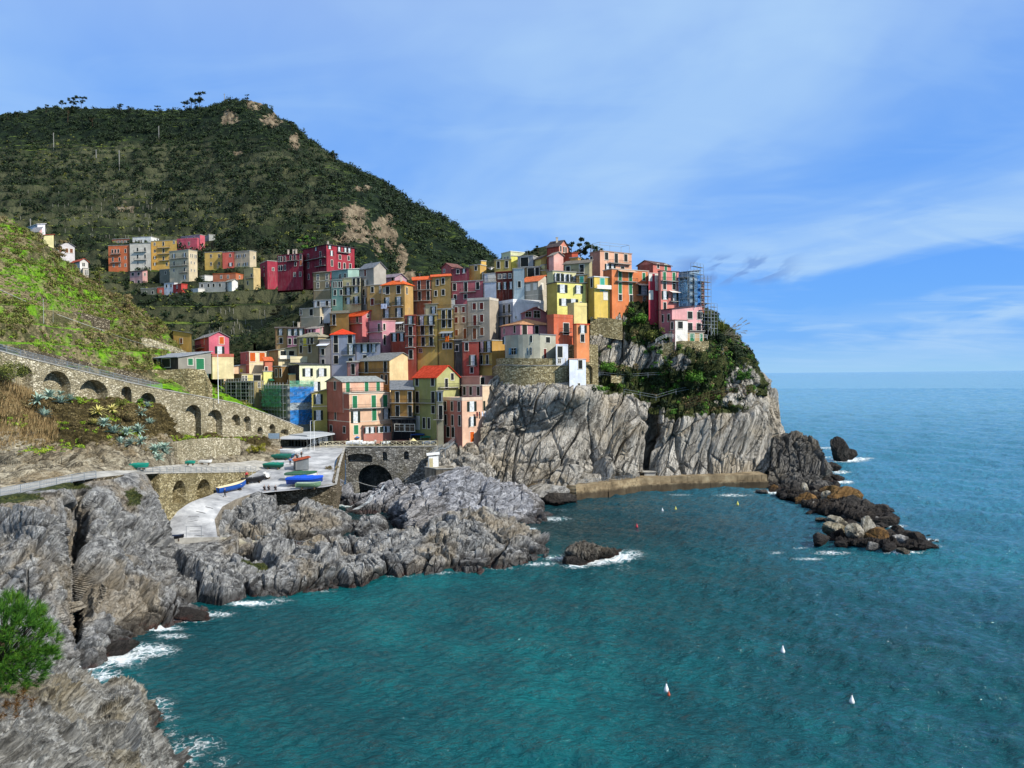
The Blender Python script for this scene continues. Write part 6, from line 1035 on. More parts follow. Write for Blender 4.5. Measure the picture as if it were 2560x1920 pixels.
for nm_, cc_ in (('reef', [[(1940, 1240, 0, -.4), (1948, 1234, 0, .6), (1960, 1226, 0, .8), (1975, 1221, 0, -.4)], [(1975, 1252, 0, -.4), (1985, 1243, 0, 1.3), (2000, 1231, 0, 1.2), (2020, 1224, 0, -.4)], [(2010, 1274, 0, -.4), (2020, 1262, 0, 1.2), (2040, 1244, 0, 1.6), (2070, 1233, 0, -.4)], [(2050, 1292, 0, -.4), (2065, 1280, 0, 1.0), (2090, 1260, 0, 2.4), (2135, 1250, 0, -.4)], [(2100, 1300, 0, -.4), (2115, 1288, 0, 1.0), (2140, 1272, 0, 2.2), (2190, 1262, 0, -.4)], [(2150, 1312, 0, -.4), (2165, 1302, 0, .8), (2190, 1288, 0, 1.2), (2235, 1278, 0, -.4)], [(2210, 1326, 0, -.4), (2218, 1318, 0, .3), (2228, 1310, 0, .3), (2248, 1304, 0, -.4)]]),
                 ('reef', [[(2070, 1330, 0, -.4), (2075, 1322, 0, .3), (2085, 1314, 0, .3), (2095, 1306, 0, -.4)], [(2085, 1362, 0, -.4), (2095, 1350, 0, .9), (2110, 1335, 0, 1.0), (2130, 1306, 0, -.4)], [(2150, 1372, 0, -.4), (2158, 1358, 0, 1.0), (2170, 1342, 0, 1.2), (2190, 1318, 0, -.4)], [(2200, 1376, 0, -.4), (2212, 1364, 0, 1.0), (2226, 1350, 0, 1.2), (2250, 1326, 0, -.4)], [(2255, 1376, 0, -.4), (2262, 1366, 0, .8), (2276, 1354, 0, 1.0), (2300, 1338, 0, -.4)], [(2300, 1376, 0, -.4), (2306, 1370, 0, .6), (2318, 1362, 0, .7), (2332, 1352, 0, -.4)], [(2345, 1377, 0, -.4), (2348, 1373, 0, .0), (2351, 1370, 0, .0), (2354, 1366, 0, -.4)]])):
    rf_ = loft(nm_, cc_, 260, 90, RD_, rockdisp(.42, (.4, .3, .8), .4, .8), skirt=True); stt(rf_)
def bouldermesh(seed, mat, sub=4):
    import bmesh
    bm = bmesh.new(); bmesh.ops.create_icosphere(bm, subdivisions=sub, radius=1); V = np.array([v.co[:] for v in bm.verts]); rg = np.random.default_rng(seed)
    pl = rg.normal(size=(11, 3)); pl /= np.linalg.norm(pl, axis=1)[:, None]; h = rg.uniform(.5, .92, 11)
    D = V @ pl.T; r = np.min(np.where(D > 0.05, h / np.maximum(D, .05), 9), 1); r = np.minimum(r, 1.05) * (1 + .16 * fbm(V * 2.2 + seed, 4) + .10 * fbm(V * np.array([6, 6, 2.5]) + seed, 4, True))
    for v, k in zip(bm.verts, r): v.co *= k
    me = bpy.data.meshes.new('boulder'); bm.to_mesh(me); bm.free(); me.materials.append(mat); return me
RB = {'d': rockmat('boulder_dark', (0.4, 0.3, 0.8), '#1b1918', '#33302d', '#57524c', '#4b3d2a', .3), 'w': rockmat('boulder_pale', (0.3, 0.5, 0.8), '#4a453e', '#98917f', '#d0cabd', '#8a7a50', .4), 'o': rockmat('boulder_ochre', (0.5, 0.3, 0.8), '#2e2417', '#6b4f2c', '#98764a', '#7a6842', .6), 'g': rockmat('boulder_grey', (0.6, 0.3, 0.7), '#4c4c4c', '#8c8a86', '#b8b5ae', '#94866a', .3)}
BM = {k: [bouldermesh(i * 7 + ord(k), m, 4) for i in range(4)] for k, m in RB.items()}
TONE = {'d': 'dark wet', 'w': 'pale whitish', 'o': 'ochre-brown', 'g': 'grey'}
bcount = {}
def boulder(px, pyb, wpx, hpx, tone, label, group='boulders of the breakwater', ky=.8, sink=.25):
    p = W(px, pyb); s = wpx / 2 * p.y / FPX; sz = hpx * p.y / FPX / 1.6; i = len(bcount); bcount[i] = 1
    o = link('boulder', BM[tone][i % 4]); o.location = p + Vector((0, s * .6, sz * (1 - sink) - .15)); o.scale = (s * 1.15, max(s * ky, sz * .7), sz * 1.12); o.rotation_euler = (random.uniform(-.15, .15), random.uniform(-.2, .2), random.uniform(-.6, .6)); return tag(o, label, 'boulder', group)
Zc = lambda x, y: (1850 + x * .2486, 1050 + y * .2486)
BL = [(590, 770, 130, 110, 'd', 'with a white cap at the shore end'), (650, 760, 70, 90, 'w', 'squeezed at the shore end beside dark ones'), (760, 730, 110, 50, 'd', 'low behind the shore end'), (760, 745, 70, 35, 'w', 'flat and small near the shore end'), (480, 795, 120, 45, 'd', 'lowest on the bay side of the shore end'), (870, 745, 100, 60, 'o', 'small, third along the crest'), (955, 790, 110, 85, 'o', 'rounded and bright on the crest'), (680, 870, 150, 90, 'o', 'large, on the bay side below the crest'),
      (770, 850, 110, 60, 'o', 'half hidden beside the white rock'), (900, 870, 110, 110, 'w', 'brightest, in the middle of the pile'), (770, 900, 90, 60, 'g', 'pinkish and flat below the ochre pair'), (1090, 900, 240, 140, 'o', 'largest of all, on the seaward crest'), (1190, 960, 220, 130, 'd', 'large, just below the biggest ochre one'), (870, 925, 100, 50, 'd', 'mossy, low on the bay side'), (990, 925, 90, 50, 'g', 'small, under the big ochre one'), (1010, 970, 130, 50, 'o', 'low at the gap between the two heaps'),
      (1310, 960, 130, 110, 'd', 'angular, on the seaward flank'), (750, 945, 100, 30, 'd', 'barely above water off the bay side'), (1470, 960, 160, 70, 'd', 'long and low on the seaward side'), (1290, 1010, 150, 70, 'd', 'purplish, in the middle of the gap'), (1540, 1010, 120, 55, 'd', 'low, outermost on the seaward side'), (1120, 1000, 110, 50, 'g', 'small in the middle of the gap'), (1400, 1030, 90, 45, 'g', 'small on the seaward flank'), (820, 1010, 90, 30, 'w', 'flat, alone on the bay side of the gap'), (910, 1020, 80, 35, 'd', 'tiny, next to the flat pale one'),
      (1530, 1080, 170, 70, 'd', 'wide, on the seaward side of the second heap'), (1430, 1110, 130, 50, 'd', 'flat, beside the wide one'), (990, 1090, 150, 90, 'w', 'upper left of the second heap'), (1150, 1080, 130, 50, 'd', 'dark wedge between pale ones'), (1360, 1110, 80, 60, 'g', 'pink-grey, right of the tall white one'), (900, 1080, 60, 40, 'o', 'small, left end of the second heap'), (1000, 1190, 210, 110, 'w', 'broad and cream with a dark base'), (1145, 1130, 110, 60, 'w', 'tilted slab in the second heap'), (1180, 1230, 170, 130, 'w', 'streaked with yellow, front of the second heap'),
      (1320, 1190, 130, 140, 'w', 'tall and smooth in the second heap'), (1270, 1210, 110, 70, 'd', 'between two tall pale rocks'), (840, 1245, 150, 75, 'd', 'alone, left of the second heap'), (1050, 1275, 100, 40, 'd', 'low in front of the cream one'), (1420, 1280, 190, 120, 'o', 'yellowish, at the front of the far heap'), (1340, 1310, 100, 60, 'g', 'small and craggy at the front'), (1530, 1200, 110, 70, 'd', 'pointed, right of the yellowish one'), (1540, 1330, 110, 60, 'd', 'low at the front right'), (1630, 1290, 130, 90, 'g', 'mossy grey, right front'), (1650, 1345, 90, 50, 'w', 'small, splashed by foam at the front right'),
      (1640, 1200, 120, 80, 'd', 'reddish-black near the far end'), (1720, 1220, 130, 70, 'd', 'fourth from the seaward tip'), (1790, 1230, 130, 70, 'd', 'third from the seaward tip'), (1860, 1270, 120, 60, 'd', 'second from the seaward tip'), (1915, 1300, 120, 60, 'd', 'at the very seaward tip'), (1780, 1285, 90, 35, 'd', 'low, bay side near the seaward tip'), (1600, 1130, 90, 50, 'd', 'small, behind the reddish-black one'),
      (345, 720, 70, 50, 'o', 'mossy, in surf under the end of the walkway'), (240, 735, 90, 40, 'g', 'pale, in surf under the walkway')]
for x, y, ww, hh, tn, lb in BL:
    px_, py_ = Zc(x, y); boulder(px_, py_ + 3, ww * .2486 * 1.32, hh * .2486 * 1.3, tn, '%s breakwater boulder, %s' % (TONE[tn], lb), sink=.15)
def crag(px, pyb, wpx, hpx, tone, label, seed, **k):
    o = boulder(px, pyb, wpx, hpx, tone, label, group=None, **k); o.data = bouldermesh(seed, RB[tone], 5); o.name = 'sea_rock'; o['category'] = 'sea rock'; return o
crag(2103, 1156, 40, 52, 'd', 'pointed dark sea stack standing alone beyond the headland', 5); crag(2130, 1150, 28, 26, 'd', 'lower dark shoulder rock touching the pointed sea stack', 9); crag(2085, 1176, 50, 18, 'd', 'dark low rock touching the tip of the headland', 12); crag(2098, 1202, 32, 16, 'd', 'small dark rock in surf below the headland tip', 14)
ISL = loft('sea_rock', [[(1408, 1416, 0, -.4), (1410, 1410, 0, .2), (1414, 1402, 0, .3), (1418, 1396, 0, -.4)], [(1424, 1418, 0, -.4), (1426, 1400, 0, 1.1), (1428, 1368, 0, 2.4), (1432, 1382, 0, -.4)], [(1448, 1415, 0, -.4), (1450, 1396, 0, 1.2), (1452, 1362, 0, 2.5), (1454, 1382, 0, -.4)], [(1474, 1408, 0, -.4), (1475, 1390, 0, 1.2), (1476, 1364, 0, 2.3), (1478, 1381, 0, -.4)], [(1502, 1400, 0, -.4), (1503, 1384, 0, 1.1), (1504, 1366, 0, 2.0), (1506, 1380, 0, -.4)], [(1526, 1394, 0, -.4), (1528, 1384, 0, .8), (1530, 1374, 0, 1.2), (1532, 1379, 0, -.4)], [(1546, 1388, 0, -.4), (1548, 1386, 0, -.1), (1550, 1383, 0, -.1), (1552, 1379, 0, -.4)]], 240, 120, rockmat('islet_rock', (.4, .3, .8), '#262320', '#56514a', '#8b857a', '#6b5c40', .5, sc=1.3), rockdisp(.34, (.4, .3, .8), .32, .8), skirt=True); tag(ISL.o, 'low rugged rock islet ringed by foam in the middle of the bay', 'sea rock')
crag(1432, 1418, 60, 22, 'd', 'wet dark skirt rock in front of the bay islet', 27)
crag(1335, 1262, 150, 44, 'g', 'pale rounded rock at the left foot of the walkway', 31, ky=.5); crag(1400, 1262, 70, 26, 'd', 'dark wet rock under the sea steps', 33)
crag(205, 1665, 110, 42, 'g', 'grey angular boulder in the gully left of the foam', 35, ky=.6); crag(160, 1672, 90, 50, 'g', 'blocky boulder wedged in the dark gully', 37, ky=.6); crag(250, 1650, 120, 30, 'd', 'wet reddish-brown shelf rock in the foam of the cove', 39, ky=.4); crag(440, 1556, 150, 20, 'd', 'low brown reef shelf along the shore with foam around', 41, ky=.3)
# ================================================================ vegetation
def near(a, b, lo, hi): return (a >= lo) & (a <= hi)
LM_D = leafmat('scrub_dark', ['#09110a', '#162414', '#27381c', '#42502a']); LM_O = leafmat('scrub_olive', ['#2a3013', '#4c5522', '#6f7433', '#8f8a4a']); LM_G = leafmat('scrub_green', ['#1d3511', '#35591a', '#4f7a24', '#7c9c36']); LM_B = leafmat('scrub_brown', ['#2c2a18', '#564b2c', '#7b6c45', '#9a8c66'])
rg = np.random.default_rng(5)
C = scatter(S_T, 5200, lambda x, y, P: (1 - blob(x, y, RIDGE) * .85) * near(y, y, 200, 860) * (x > -120) * (x < 1300) * (0.3 + 0.7 * (pn(P.reshape(-1, 3) / 45.0).reshape(x.shape) > -.1)) * np.where((y > 430) & (x < 880), .55, 1) * np.where((y > 490) & (y < 600) & (x > 120) & (x < 720), .6, 1), 5)
Rr = rg.uniform(1.6, 4.2, len(C)) * (0.75 + C[:, 1] / 1500); C[:, 2] += Rr * .25; leaves('mountain_scrub', C, Rr, 46, 0.95, LM_D, .8, 6); tag(bpy.data.objects['mountain_scrub'], kind='stuff')
C = scatter(S_T, 620, lambda x, y, P: (1 - blob(x, y, RIDGE)) * (x > -120) * (x < 1300) * (.15 + blob(x, y, [(560, 480, 160, 60), (400, 430, 120, 40), (800, 520, 90, 70), (820, 620, 60, 50), (120, 470, 160, 40), (300, 330, 200, 30), (1000, 560, 60, 60), (620, 620, 140, 30)])), 31)
Rr = rg.uniform(4.0, 7.5, len(C)); C[:, 2] += Rr * .35; leaves('mountain_wood', C, Rr, 120, 1.0, leafmat('wood_dark', ['#060b06', '#121d0d', '#22311a', '#38472a']), .85, 32); tag(bpy.data.objects['mountain_wood'], kind='stuff')
C = scatter(S_T, 1500, lambda x, y, P: ((y > 540) * (x < 900) * .9 + blob(x, y, [(150, 410, 120, 60), (430, 520, 150, 60), (1010, 620, 90, 90)])) * (1 - blob(x, y, RIDGE)), 8)
Rr = rg.uniform(1.0, 2.2, len(C)); leaves('olive_scrub', C, Rr, 36, 0.7, LM_O, .7, 9); tag(bpy.data.objects['olive_scrub'], kind='stuff')
C = scatter(S_H, 1900, lambda x, y, P: near(x, y, -60, 640) * (0.06 + blob(x, y, [(250, 730, 60, 50), (310, 790, 60, 45), (370, 830, 50, 40), (170, 690, 60, 40), (40, 610, 70, 50), (300, 850, 50, 20), (340, 905, 60, 25), (20, 800, 60, 40), (230, 850, 40, 20), (450, 880, 60, 40)])), 11)
Rr = rg.uniform(.5, 1.7, len(C)); C[:, 2] += Rr * .3; k = rg.random(len(C)) < .6; leaves('hill_shrubs', C[k], Rr[k], 95, 0.26, LM_O, .8, 12); leaves('hill_bramble', C[~k], Rr[~k], 95, 0.24, LM_B, .8, 13); tag(bpy.data.objects['hill_shrubs'], kind='stuff'); tag(bpy.data.objects['hill_bramble'], kind='stuff')
C = scatter(S_H, 2600, lambda x, y, P: near(x, y, -60, 640) * (0.05 + blob(x, y, [(60, 690, 110, 40), (190, 740, 60, 40), (90, 745, 110, 20), (250, 780, 60, 14), (130, 850, 50, 20), (30, 590, 40, 40), (200, 870, 90, 18)])), 14)
Rr = rg.uniform(.3, .8, len(C)); leaves('grass_tufts', C, Rr, 70, 0.22, leafmat('grass_bright', ['#2f5010', '#557f18', '#789e28', '#8c963c'], .3), .5, 15, up=.6); tag(bpy.data.objects['grass_tufts'], kind='stuff')
def slopemask(x, y, P): return (0.25 + blob(x, y, [(1620, 830, 60, 60), (1640, 900, 60, 60), (1560, 940, 90, 25), (1700, 960, 90, 50), (1790, 890, 60, 60), (1850, 920, 40, 50), (1740, 1000, 90, 25), (1480, 760, 30, 15), (1870, 980, 30, 30)])) * (1 - .93 * np.clip(blob(x, y, [(1530, 800, 40, 12), (1515, 850, 45, 35), (1560, 885, 55, 22), (1600, 905, 50, 14), (1855, 960, 30, 35), (1700, 905, 20, 14), (1900, 950, 20, 50)]) * 1.4, 0, 1))
C = np.concatenate([scatter(S_U, 1000, slopemask, 16), scatter(S_C, 160, lambda x, y, P: blob(x, y, [(1760, 1015, 110, 14), (1700, 1030, 50, 14), (1870, 975, 40, 14), (1540, 975, 60, 5)]), 17)]); Rr = rg.uniform(.5, 1.7, len(C)); C[:, 2] += Rr * .2
k = rg.random(len(C)); leaves('headland_scrub', C[k < .5], Rr[k < .5], 110, 0.33, LM_D, .8, 18); leaves('headland_bushes', C[(k >= .5) & (k < .82)], Rr[(k >= .5) & (k < .82)], 100, 0.3, LM_G, .8, 19); leaves('headland_dry_scrub', C[k >= .82], Rr[k >= .82], 90, 0.28, LM_B, .8, 20)
for q in ('headland_scrub', 'headland_bushes', 'headland_dry_scrub'): tag(bpy.data.objects[q], kind='stuff')
C = scatter(S_V, 900, lambda x, y, P: near(x, y, 480, 1900) * (0.1 + blob(x, y, [(560, 930, 60, 60), (620, 870, 90, 70), (700, 830, 80, 70)])), 21); Rr = rg.uniform(.6, 1.6, len(C)); leaves('village_scrub', C, Rr, 80, 0.32, LM_D, .8, 22); tag(bpy.data.objects['village_scrub'], kind='stuff')
C = scatter(S_S, 1500, lambda x, y, P: near(x, y, -60, 620) * (.2 + (pn(P.reshape(-1, 3) / 5.0).reshape(x.shape) > -.05)) * np.clip((1130 - y + 12 * np.sin(x / 40)) / 40, 0, 1), 23); Rr = rg.uniform(.25, .7, len(C)); leaves('bank_scrub', C, Rr, 70, 0.17, LM_B, .7, 24); tag(bpy.data.objects['bank_scrub'], kind='stuff')
C = np.concatenate([scatter(S_S, 480, lambda x, y, P: blob(x, y, [(125, 975, 40, 14), (245, 985, 40, 14), (350, 1005, 30, 12), (560, 1095, 70, 9), (500, 1095, 60, 8), (40, 1055, 40, 12), (90, 1130, 60, 8), (160, 1120, 40, 10), (210, 1000, 40, 10), (280, 1040, 30, 14), (190, 1070, 40, 14), (300, 1085, 50, 8)]), 25)]); Rr = rg.uniform(.3, .8, len(C)); leaves('bank_greenery', C, Rr, 80, 0.2, leafmat('weed_green', ['#2b4a12', '#55761c', '#86a02a', '#a8a838'], .3), .7, 26); tag(bpy.data.objects['bank_greenery'], kind='stuff')
# dry grass
C = scatter(S_S, 9000, lambda x, y, P: blob(x, y, [(35, 1010, 60, 55), (95, 1070, 40, 35), (10, 1060, 50, 50)]), 27); nrm_ = rg.normal(size=C.shape) * .22 + [0.12, -.1, 1]; Ls = rg.uniform(.5, 1.15, len(C))[:, None]; side_ = np.cross(nrm_, rg.normal(size=C.shape)); side_ /= np.linalg.norm(side_, axis=1)[:, None]
me = npmesh('dry_grass', np.stack([C - side_ * .035, C + side_ * .035, C + nrm_ * Ls + [.12, 0, 0]], 1).reshape(-1, 3), np.arange(len(C) * 3).reshape(-1, 3), leafmat('straw', ['#4f3f25', '#7f6742', '#ab9164', '#c8b284'], .9)); tag(link('dry_grass', me), kind='stuff')
# agaves
AG = nmat('agave_leaf', ['#4a635c', '#8ba596', '#c5d3c2'], 2.5, .6); AGV = nmat('agave_variegated', ['#7a7c3a', '#b8ae62', '#d8cf92'], 4.0, .6)
def agmesh(seed, m):
    rg = random.Random(seed); b = MB()
    for i in range(34):
        az = i * 2.399 + rg.uniform(-.2, .2); el = R(rg.uniform(8, 80)) if i > 6 else R(rg.uniform(60, 86)); Ln = rg.uniform(.75, 1.1); pts = []
        for k in range(5): t = k / 4; e = el - t * .35; pts.append((Ln * t * math.cos(e), Ln * t * math.sin(e) + .05, .085 * (1 - t) ** .7 * (1 + .8 * t) + .004))
        d = Vector((math.cos(az), math.sin(az), 0)); s = Vector((-d.y, d.x, 0)); vs = []
        for r_, z, wd in pts: vs += [d * r_ + s * wd + Vector((0, 0, z + wd * .5)), d * r_ + Vector((0, 0, z)), d * r_ - s * wd + Vector((0, 0, z + wd * .5))]
        b.add(vs, [(3 * k + j, 3 * k + j + 1, 3 * k + j + 4, 3 * k + j + 3) for k in range(4) for j in (0, 1)])
    return b.mesh('agave', [m])
AM = [agmesh(i, AG) for i in range(3)]; AV = agmesh(8, AGV)
for x, y, s, lb in [(101, 1003, 1.25, 'leftmost silvery agave, below the second arch'), (132, 990, 1.2, 'silvery agave right under the second arch opening'), (154, 999, 1.2, 'agave between the pale one and the third arch'), (174, 994, 1.0, 'small blue agave just left of the third arch'), (116, 1034, 1.2, 'drooping pale agave, lowest of the left cluster'), (152, 968, .8, 'agave growing inside the second arch'), (246, 1024, 1.2, 'larger yellow-striped agave below the third arch'), (283, 1018, 1.0, 'smaller yellow-striped agave beside the brown bush'), (235, 1050, .9, 'blue agave below the larger yellow-striped one'), (258, 1054, 1.0, 'blue agave left of the brown bush'), (286, 1074, 1.3, 'big star-shaped agave under the brown bush'), (321, 1078, 1.0, 'agave in the middle of the lower trio'), (351, 1070, 1.2, 'upright bright agave at the right of the lower trio'),
                 (359, 1032, 1.1, 'agave right of the brown bush, against the wall'), (382, 1052, 1.0, 'pale agave where the slope meets the tall wall'), (375, 1010, .9, 'agave inside the fifth arch'), (304, 1100, .9, 'dark agave in the bottom row, left end'), (332, 1103, 1.0, 'dark agave in the bottom row, second'), (359, 1102, 1.0, 'dark agave in the bottom row, third'), (390, 1122, 1.2, 'spreading agave at the lip of the pale rock'), (415, 1118, 1.2, 'spiky agave beside the leaning slab'), (425, 1136, 1.1, 'lowest agave, hanging over the pale rock'), (466, 1116, 1.1, 'lone agave at the left end of the stone terrace wall'), (402, 1140, .9, 'small agave under the spreading one')]:
    o = link('agave', AV if 'yellow-striped' in lb else AM[int(x) % 3]); p = on(S_S, x, y + 6); o.location = p; o.scale = (s * 1.5,) * 3; o.location.z += .25; o.rotation_euler = (R(14), R(6), x); tag(o, lb, 'agave', 'agaves on the bank')
def bush(px, py, S, r, mat, label, n=14, leaf=.22, per=110, flat=.8, name='bush', cat='bush', h=.3):
    p = on(S, px, py); rg = np.random.default_rng(int(px)); C = rg.normal(size=(n, 3)) * r * .42; C[:, 2] = np.abs(C[:, 2]) * flat + r * h; root = empty(name, p, label=label, cat=cat)
    me = leaves('foliage', C, np.full(n, r * .5) * rg.uniform(.7, 1.2, n), per, leaf, mat, .9, int(px), obj=False); link('foliage', me, root); m = MB()
    for i in range(5): m.bar((0, 0, -.3), Vector(C[i]) * .8, .07, n=4, r2=.02)
    m.build('stem', [plain('#4b3b28', .9)], root); return root
bush(325, 1045, S_S, 2.0, LM_B, 'large rusty brown bush among the agaves', leaf=.16); bush(300, 1010, S_S, 1.4, LM_O, 'olive bush in front of the fourth arch', leaf=.16); bush(15, 945, S_S, 3.2, LM_O, 'big dark olive bush at the left edge before the road wall', n=22, leaf=.16, per=160); bush(350, 985, S_S, .8, LM_G, 'small green tuft between the fourth and fifth arches', leaf=.14)
bush(640, 1125, S_S, 1.6, leafmat('moss_yellow', ['#4a4a14', '#7d7a22', '#a39c34'], .3), 'yellow-green creeper on the rocks beside the covered boats', leaf=.18)
bush(832, 1195, S_R, 1.6, LM_B, 'tangled grey-brown bramble left of the bridge', n=16, leaf=.2)
for x, y, r, m, lb in [(1520, 925, 2.6, LM_G, 'round green bush at the left of the headland garden wall'), (1625, 850, 3.0, LM_O, 'tall olive bush hanging down the middle of the headland'), (1600, 800, 2.2, LM_G, 'green bush under the wide orange house'), (1735, 960, 2.8, LM_G, 'bright bush right of the wire fence on the headland'), (1800, 850, 2.6, LM_D, 'dark bush right of the pink villa'), (1845, 900, 3.0, LM_D, 'dark bush on the right skyline of the headland'), (1860, 950, 2.4, LM_G, 'green bush low on the right shoulder of the headland'), (1570, 945, 2.0, LM_D, 'dark bush in the middle of the garden wire fence')]: bush(x, y, S_U, r, m, lb, n=18, leaf=.3)
# reeds on the headland point
p = on(S_U, 1800, 815); root = empty('reed_clump', p, label='spiky palm-like reed clump against the sky at the headland point', cat='reed clump'); m = MB(); rr_ = random.Random(3)
for i in range(150):
    a = rr_.uniform(0, 6.28); t = rr_.uniform(.05, .75); Ln = rr_.uniform(2.2, 4.4); d = Vector((math.cos(a) * math.sin(t), math.sin(a) * math.sin(t), math.cos(t))); s = Vector((-d.y, d.x, 0)).normalized() * .09; q = Vector((rr_.uniform(-1.6, 1.8), rr_.uniform(-1, 1), -.3)); e = q + d * Ln * .6; f = q + d * Ln + Vector((d.x * .5, d.y * .5, -.5)); m.add([q - s, q + s, e + s * .7, e - s * .7, f], [(0, 1, 2, 3), (3, 2, 4)])
m.build('leaf', [leafmat('reed', ['#3d4a1a', '#7a7c34', '#a8a860'])], root)
root = empty('dead_reed', on(S_U, 1815, 830), label='bare dry reed stalks leaning out over the sea at the headland point', cat='reed'); m = MB()
for i in range(22): a = rr_.uniform(-.6, .9); Ln = rr_.uniform(3, 7); d = Vector((math.cos(a) * .8, -.1, rr_.uniform(-.35, .8))).normalized(); q = Vector((rr_.uniform(-1, 1), 0, rr_.uniform(-1, 1))); m.bar(q, q + d * Ln, .035, n=3); m.bar(q + d * Ln * .8, q + d * Ln + Vector((.2, 0, -.2)), .1, n=3)
m.build('stalk', [plain('#8a8270', .9)], root)
# trees on the skyline and ridge
BARK = nmat('bark', ['#2a2018', '#4a3a2a', '#6a5640'], 3.0)
def tree(px, pyb, S, h, label, kind='pine', mat=None, seed=0):
    p = on(S, px, pyb); rg = np.random.default_rng(seed + int(px)); h *= .66 if kind == 'pine' else 1; root = empty('pine_tree' if kind == 'pine' else 'tree', p, label=label, cat='pine tree' if kind == 'pine' else 'tree'); m = MB(); top = Vector((rg.normal() * .3, 0, h * .8)); m.bar((0, 0, -2), top, h * .02, r2=h * .008); C = []
    for i in range(9):
        t = rg.uniform(.45, .95) if kind == 'pine' else rg.uniform(.2, .9); a = rg.uniform(0, 6.28); r = h * rg.uniform(.1, .36) * (1.1 - .5 * abs(t - .75)); e = Vector((math.cos(a) * r, math.sin(a) * r, h * t + r * .2)); m.bar(top * t, e, h * .012, n=4, r2=h * .004); C.append(e)
    C.append(Vector((0, 0, h * .93))); C = np.array([c[:] for c in C]); m.build('trunk', [BARK], root); me = leaves('crown', C, np.full(len(C), h * .13) * rg.uniform(.9, 1.5, len(C)), 110, h * .05, mat or LM_D, .55, int(px), obj=False); link('crown', me, root)
for x, y, h_, lb in [(23, 292, 11, 'small pine on the skyline near the left edge'), (48, 288, 9, 'second small pine from the left on the skyline'), (112, 276, 13, 'pine at the left of the skyline tree cluster'), (153, 268, 15, 'broad pine left of the tallest skyline pair'), (182, 266, 19, 'tall umbrella pine, left of the skyline pair'), (206, 266, 20, 'tall umbrella pine, right of the skyline pair'), (300, 274, 13, 'rounded pine on the low saddle of the skyline'), (320, 276, 10, 'small tree right of the saddle pine'), (394, 278, 13, 'dark rounded tree halfway along the skyline'), (461, 268, 15, 'pine left of the lone umbrella pine near the summit'), (476, 264, 18, 'thin pine beside the lone umbrella pine'), (498, 264, 26, 'lone tall umbrella pine just left of the summit'), (623, 250, 10, 'bushy tree on the summit'), (735, 322, 12, 'tree on the right shoulder of the summit'), (840, 402, 15, 'tree standing out on the right ridge'), (965, 474, 12, 'lowest tree standing out on the right ridge'), (165, 300, 22, 'tall pine under the skyline cluster on the left'), (228, 315, 18, 'pine growing below the skyline umbrella pair')]: tree(x, y, S_T, h_, lb)
tree(1450, 660, S_V, 9, 'dark cypress-like tree behind the rust orange house', 'tree'); tree(1475, 662, S_V, 7.5, 'dark bushy tree left of the peach tower', 'tree'); tree(1500, 665, S_V, 7, 'low dark tree touching the peach tower', 'tree'); tree(1425, 655, S_V, 7, 'dark tree behind the terracotta house', 'tree'); tree(1340, 645, S_V, 5, 'low dark skyline tree between the cream penthouse and terracotta house', 'tree'); tree(1320, 650, S_V, 4, 'smallest dark skyline tree left of the terracotta house', 'tree')
tree(760, 640, S_T, 11, 'yellow-green tree above the crimson palace', 'tree', LM_G); tree(668, 690, S_T, 7, 'olive tree left of the small crimson house', 'tree', LM_O); tree(690, 800, S_T, 8, 'russet bare tree on the dark terraces below the palace', 'tree', LM_B); tree(862, 650, S_T, 7, 'leafy tree hiding the pink front of the crimson palace', 'tree', LM_O)
tree(160, 650, S_H, 6, 'bare brownish tree in front of the white villa', 'tree', LM_B); tree(255, 715, S_H, 6, 'olive tree where the hill crest meets the far village', 'tree', LM_O); tree(330, 785, S_H, 6, 'grey-brown bushy tree on the lower hill crest', 'tree', LM_B); tree(395, 830, S_H, 5, 'pale green bushy tree at the foot of the hill crest', 'tree', LM_O)
# foreground pine
root = empty('pine_tree', W(-30, 1800, 40), label='bright green pine with long needles in the lower left corner', cat='pine tree'); O = root.location.copy(); c0 = W(8, 1612, 31, raw=True) - O; rg = np.random.default_rng(44); m = MB(); m.bar((0, 0, -2), c0, .16, r2=.08); T = []
for i in range(640):
    d = rg.normal(size=3); d /= np.linalg.norm(d); r = rg.uniform(.45, 1.0) ** .5; q = Vector(d * r) * 1.0; q = Vector((q.x * 2.0, q.y * 1.7, q.z * 2.0)); q.x *= 1.0 - .1 * q.z; T.append((c0 + q, Vector(d)))
    if i % 9 == 0: m.bar(c0 * .8 + q * .05, c0 + q * .97, .04, n=4, r2=.012)
m.build('trunk', [BARK], root); V = []
for q, d in T:
    if q.z < c0.z - 1.75 and rg.random() < .5: continue
    ax = (d * .8 + Vector((0, 0, .75)) + Vector(rg.normal(size=3) * .25)).normalized()
    for k in range(44):
        v = (ax + Vector(rg.normal(size=3)) * .5).normalized(); s = v.cross(Vector(rg.normal(size=3))).normalized() * .011; b = q + ax * rg.uniform(-.12, .12); V += [b - s, b + s, b + v * rg.uniform(.22, .40)]
me = npmesh('crown', np.array([v[:] for v in V]), np.arange(len(V)).reshape(-1, 3), leafmat('pine_needles', ['#10240a', '#24480f', '#3b6a16', '#648424'], .6)); link('crown', me, root)
V = []
for i in range(60):
    q = c0 + Vector((rg.uniform(-1.6, 1.3), rg.uniform(-1.2, 0), rg.uniform(-2.5, -1.6)))
    for k in range(40): v = (Vector((0, -.1, .2)) + Vector(rg.normal(size=3)) * .6).normalized(); s = v.cross(Vector(rg.normal(size=3))).normalized() * .009; V += [q - s, q + s, q + v * rg.uniform(.18, .32)]
link('dead_needles', npmesh('dead_needles', np.array([v[:] for v in V]), np.arange(len(V)).reshape(-1, 3), leafmat('dead_needles', ['#33240f', '#5a3d1c', '#7a5c30'], .6)), root)
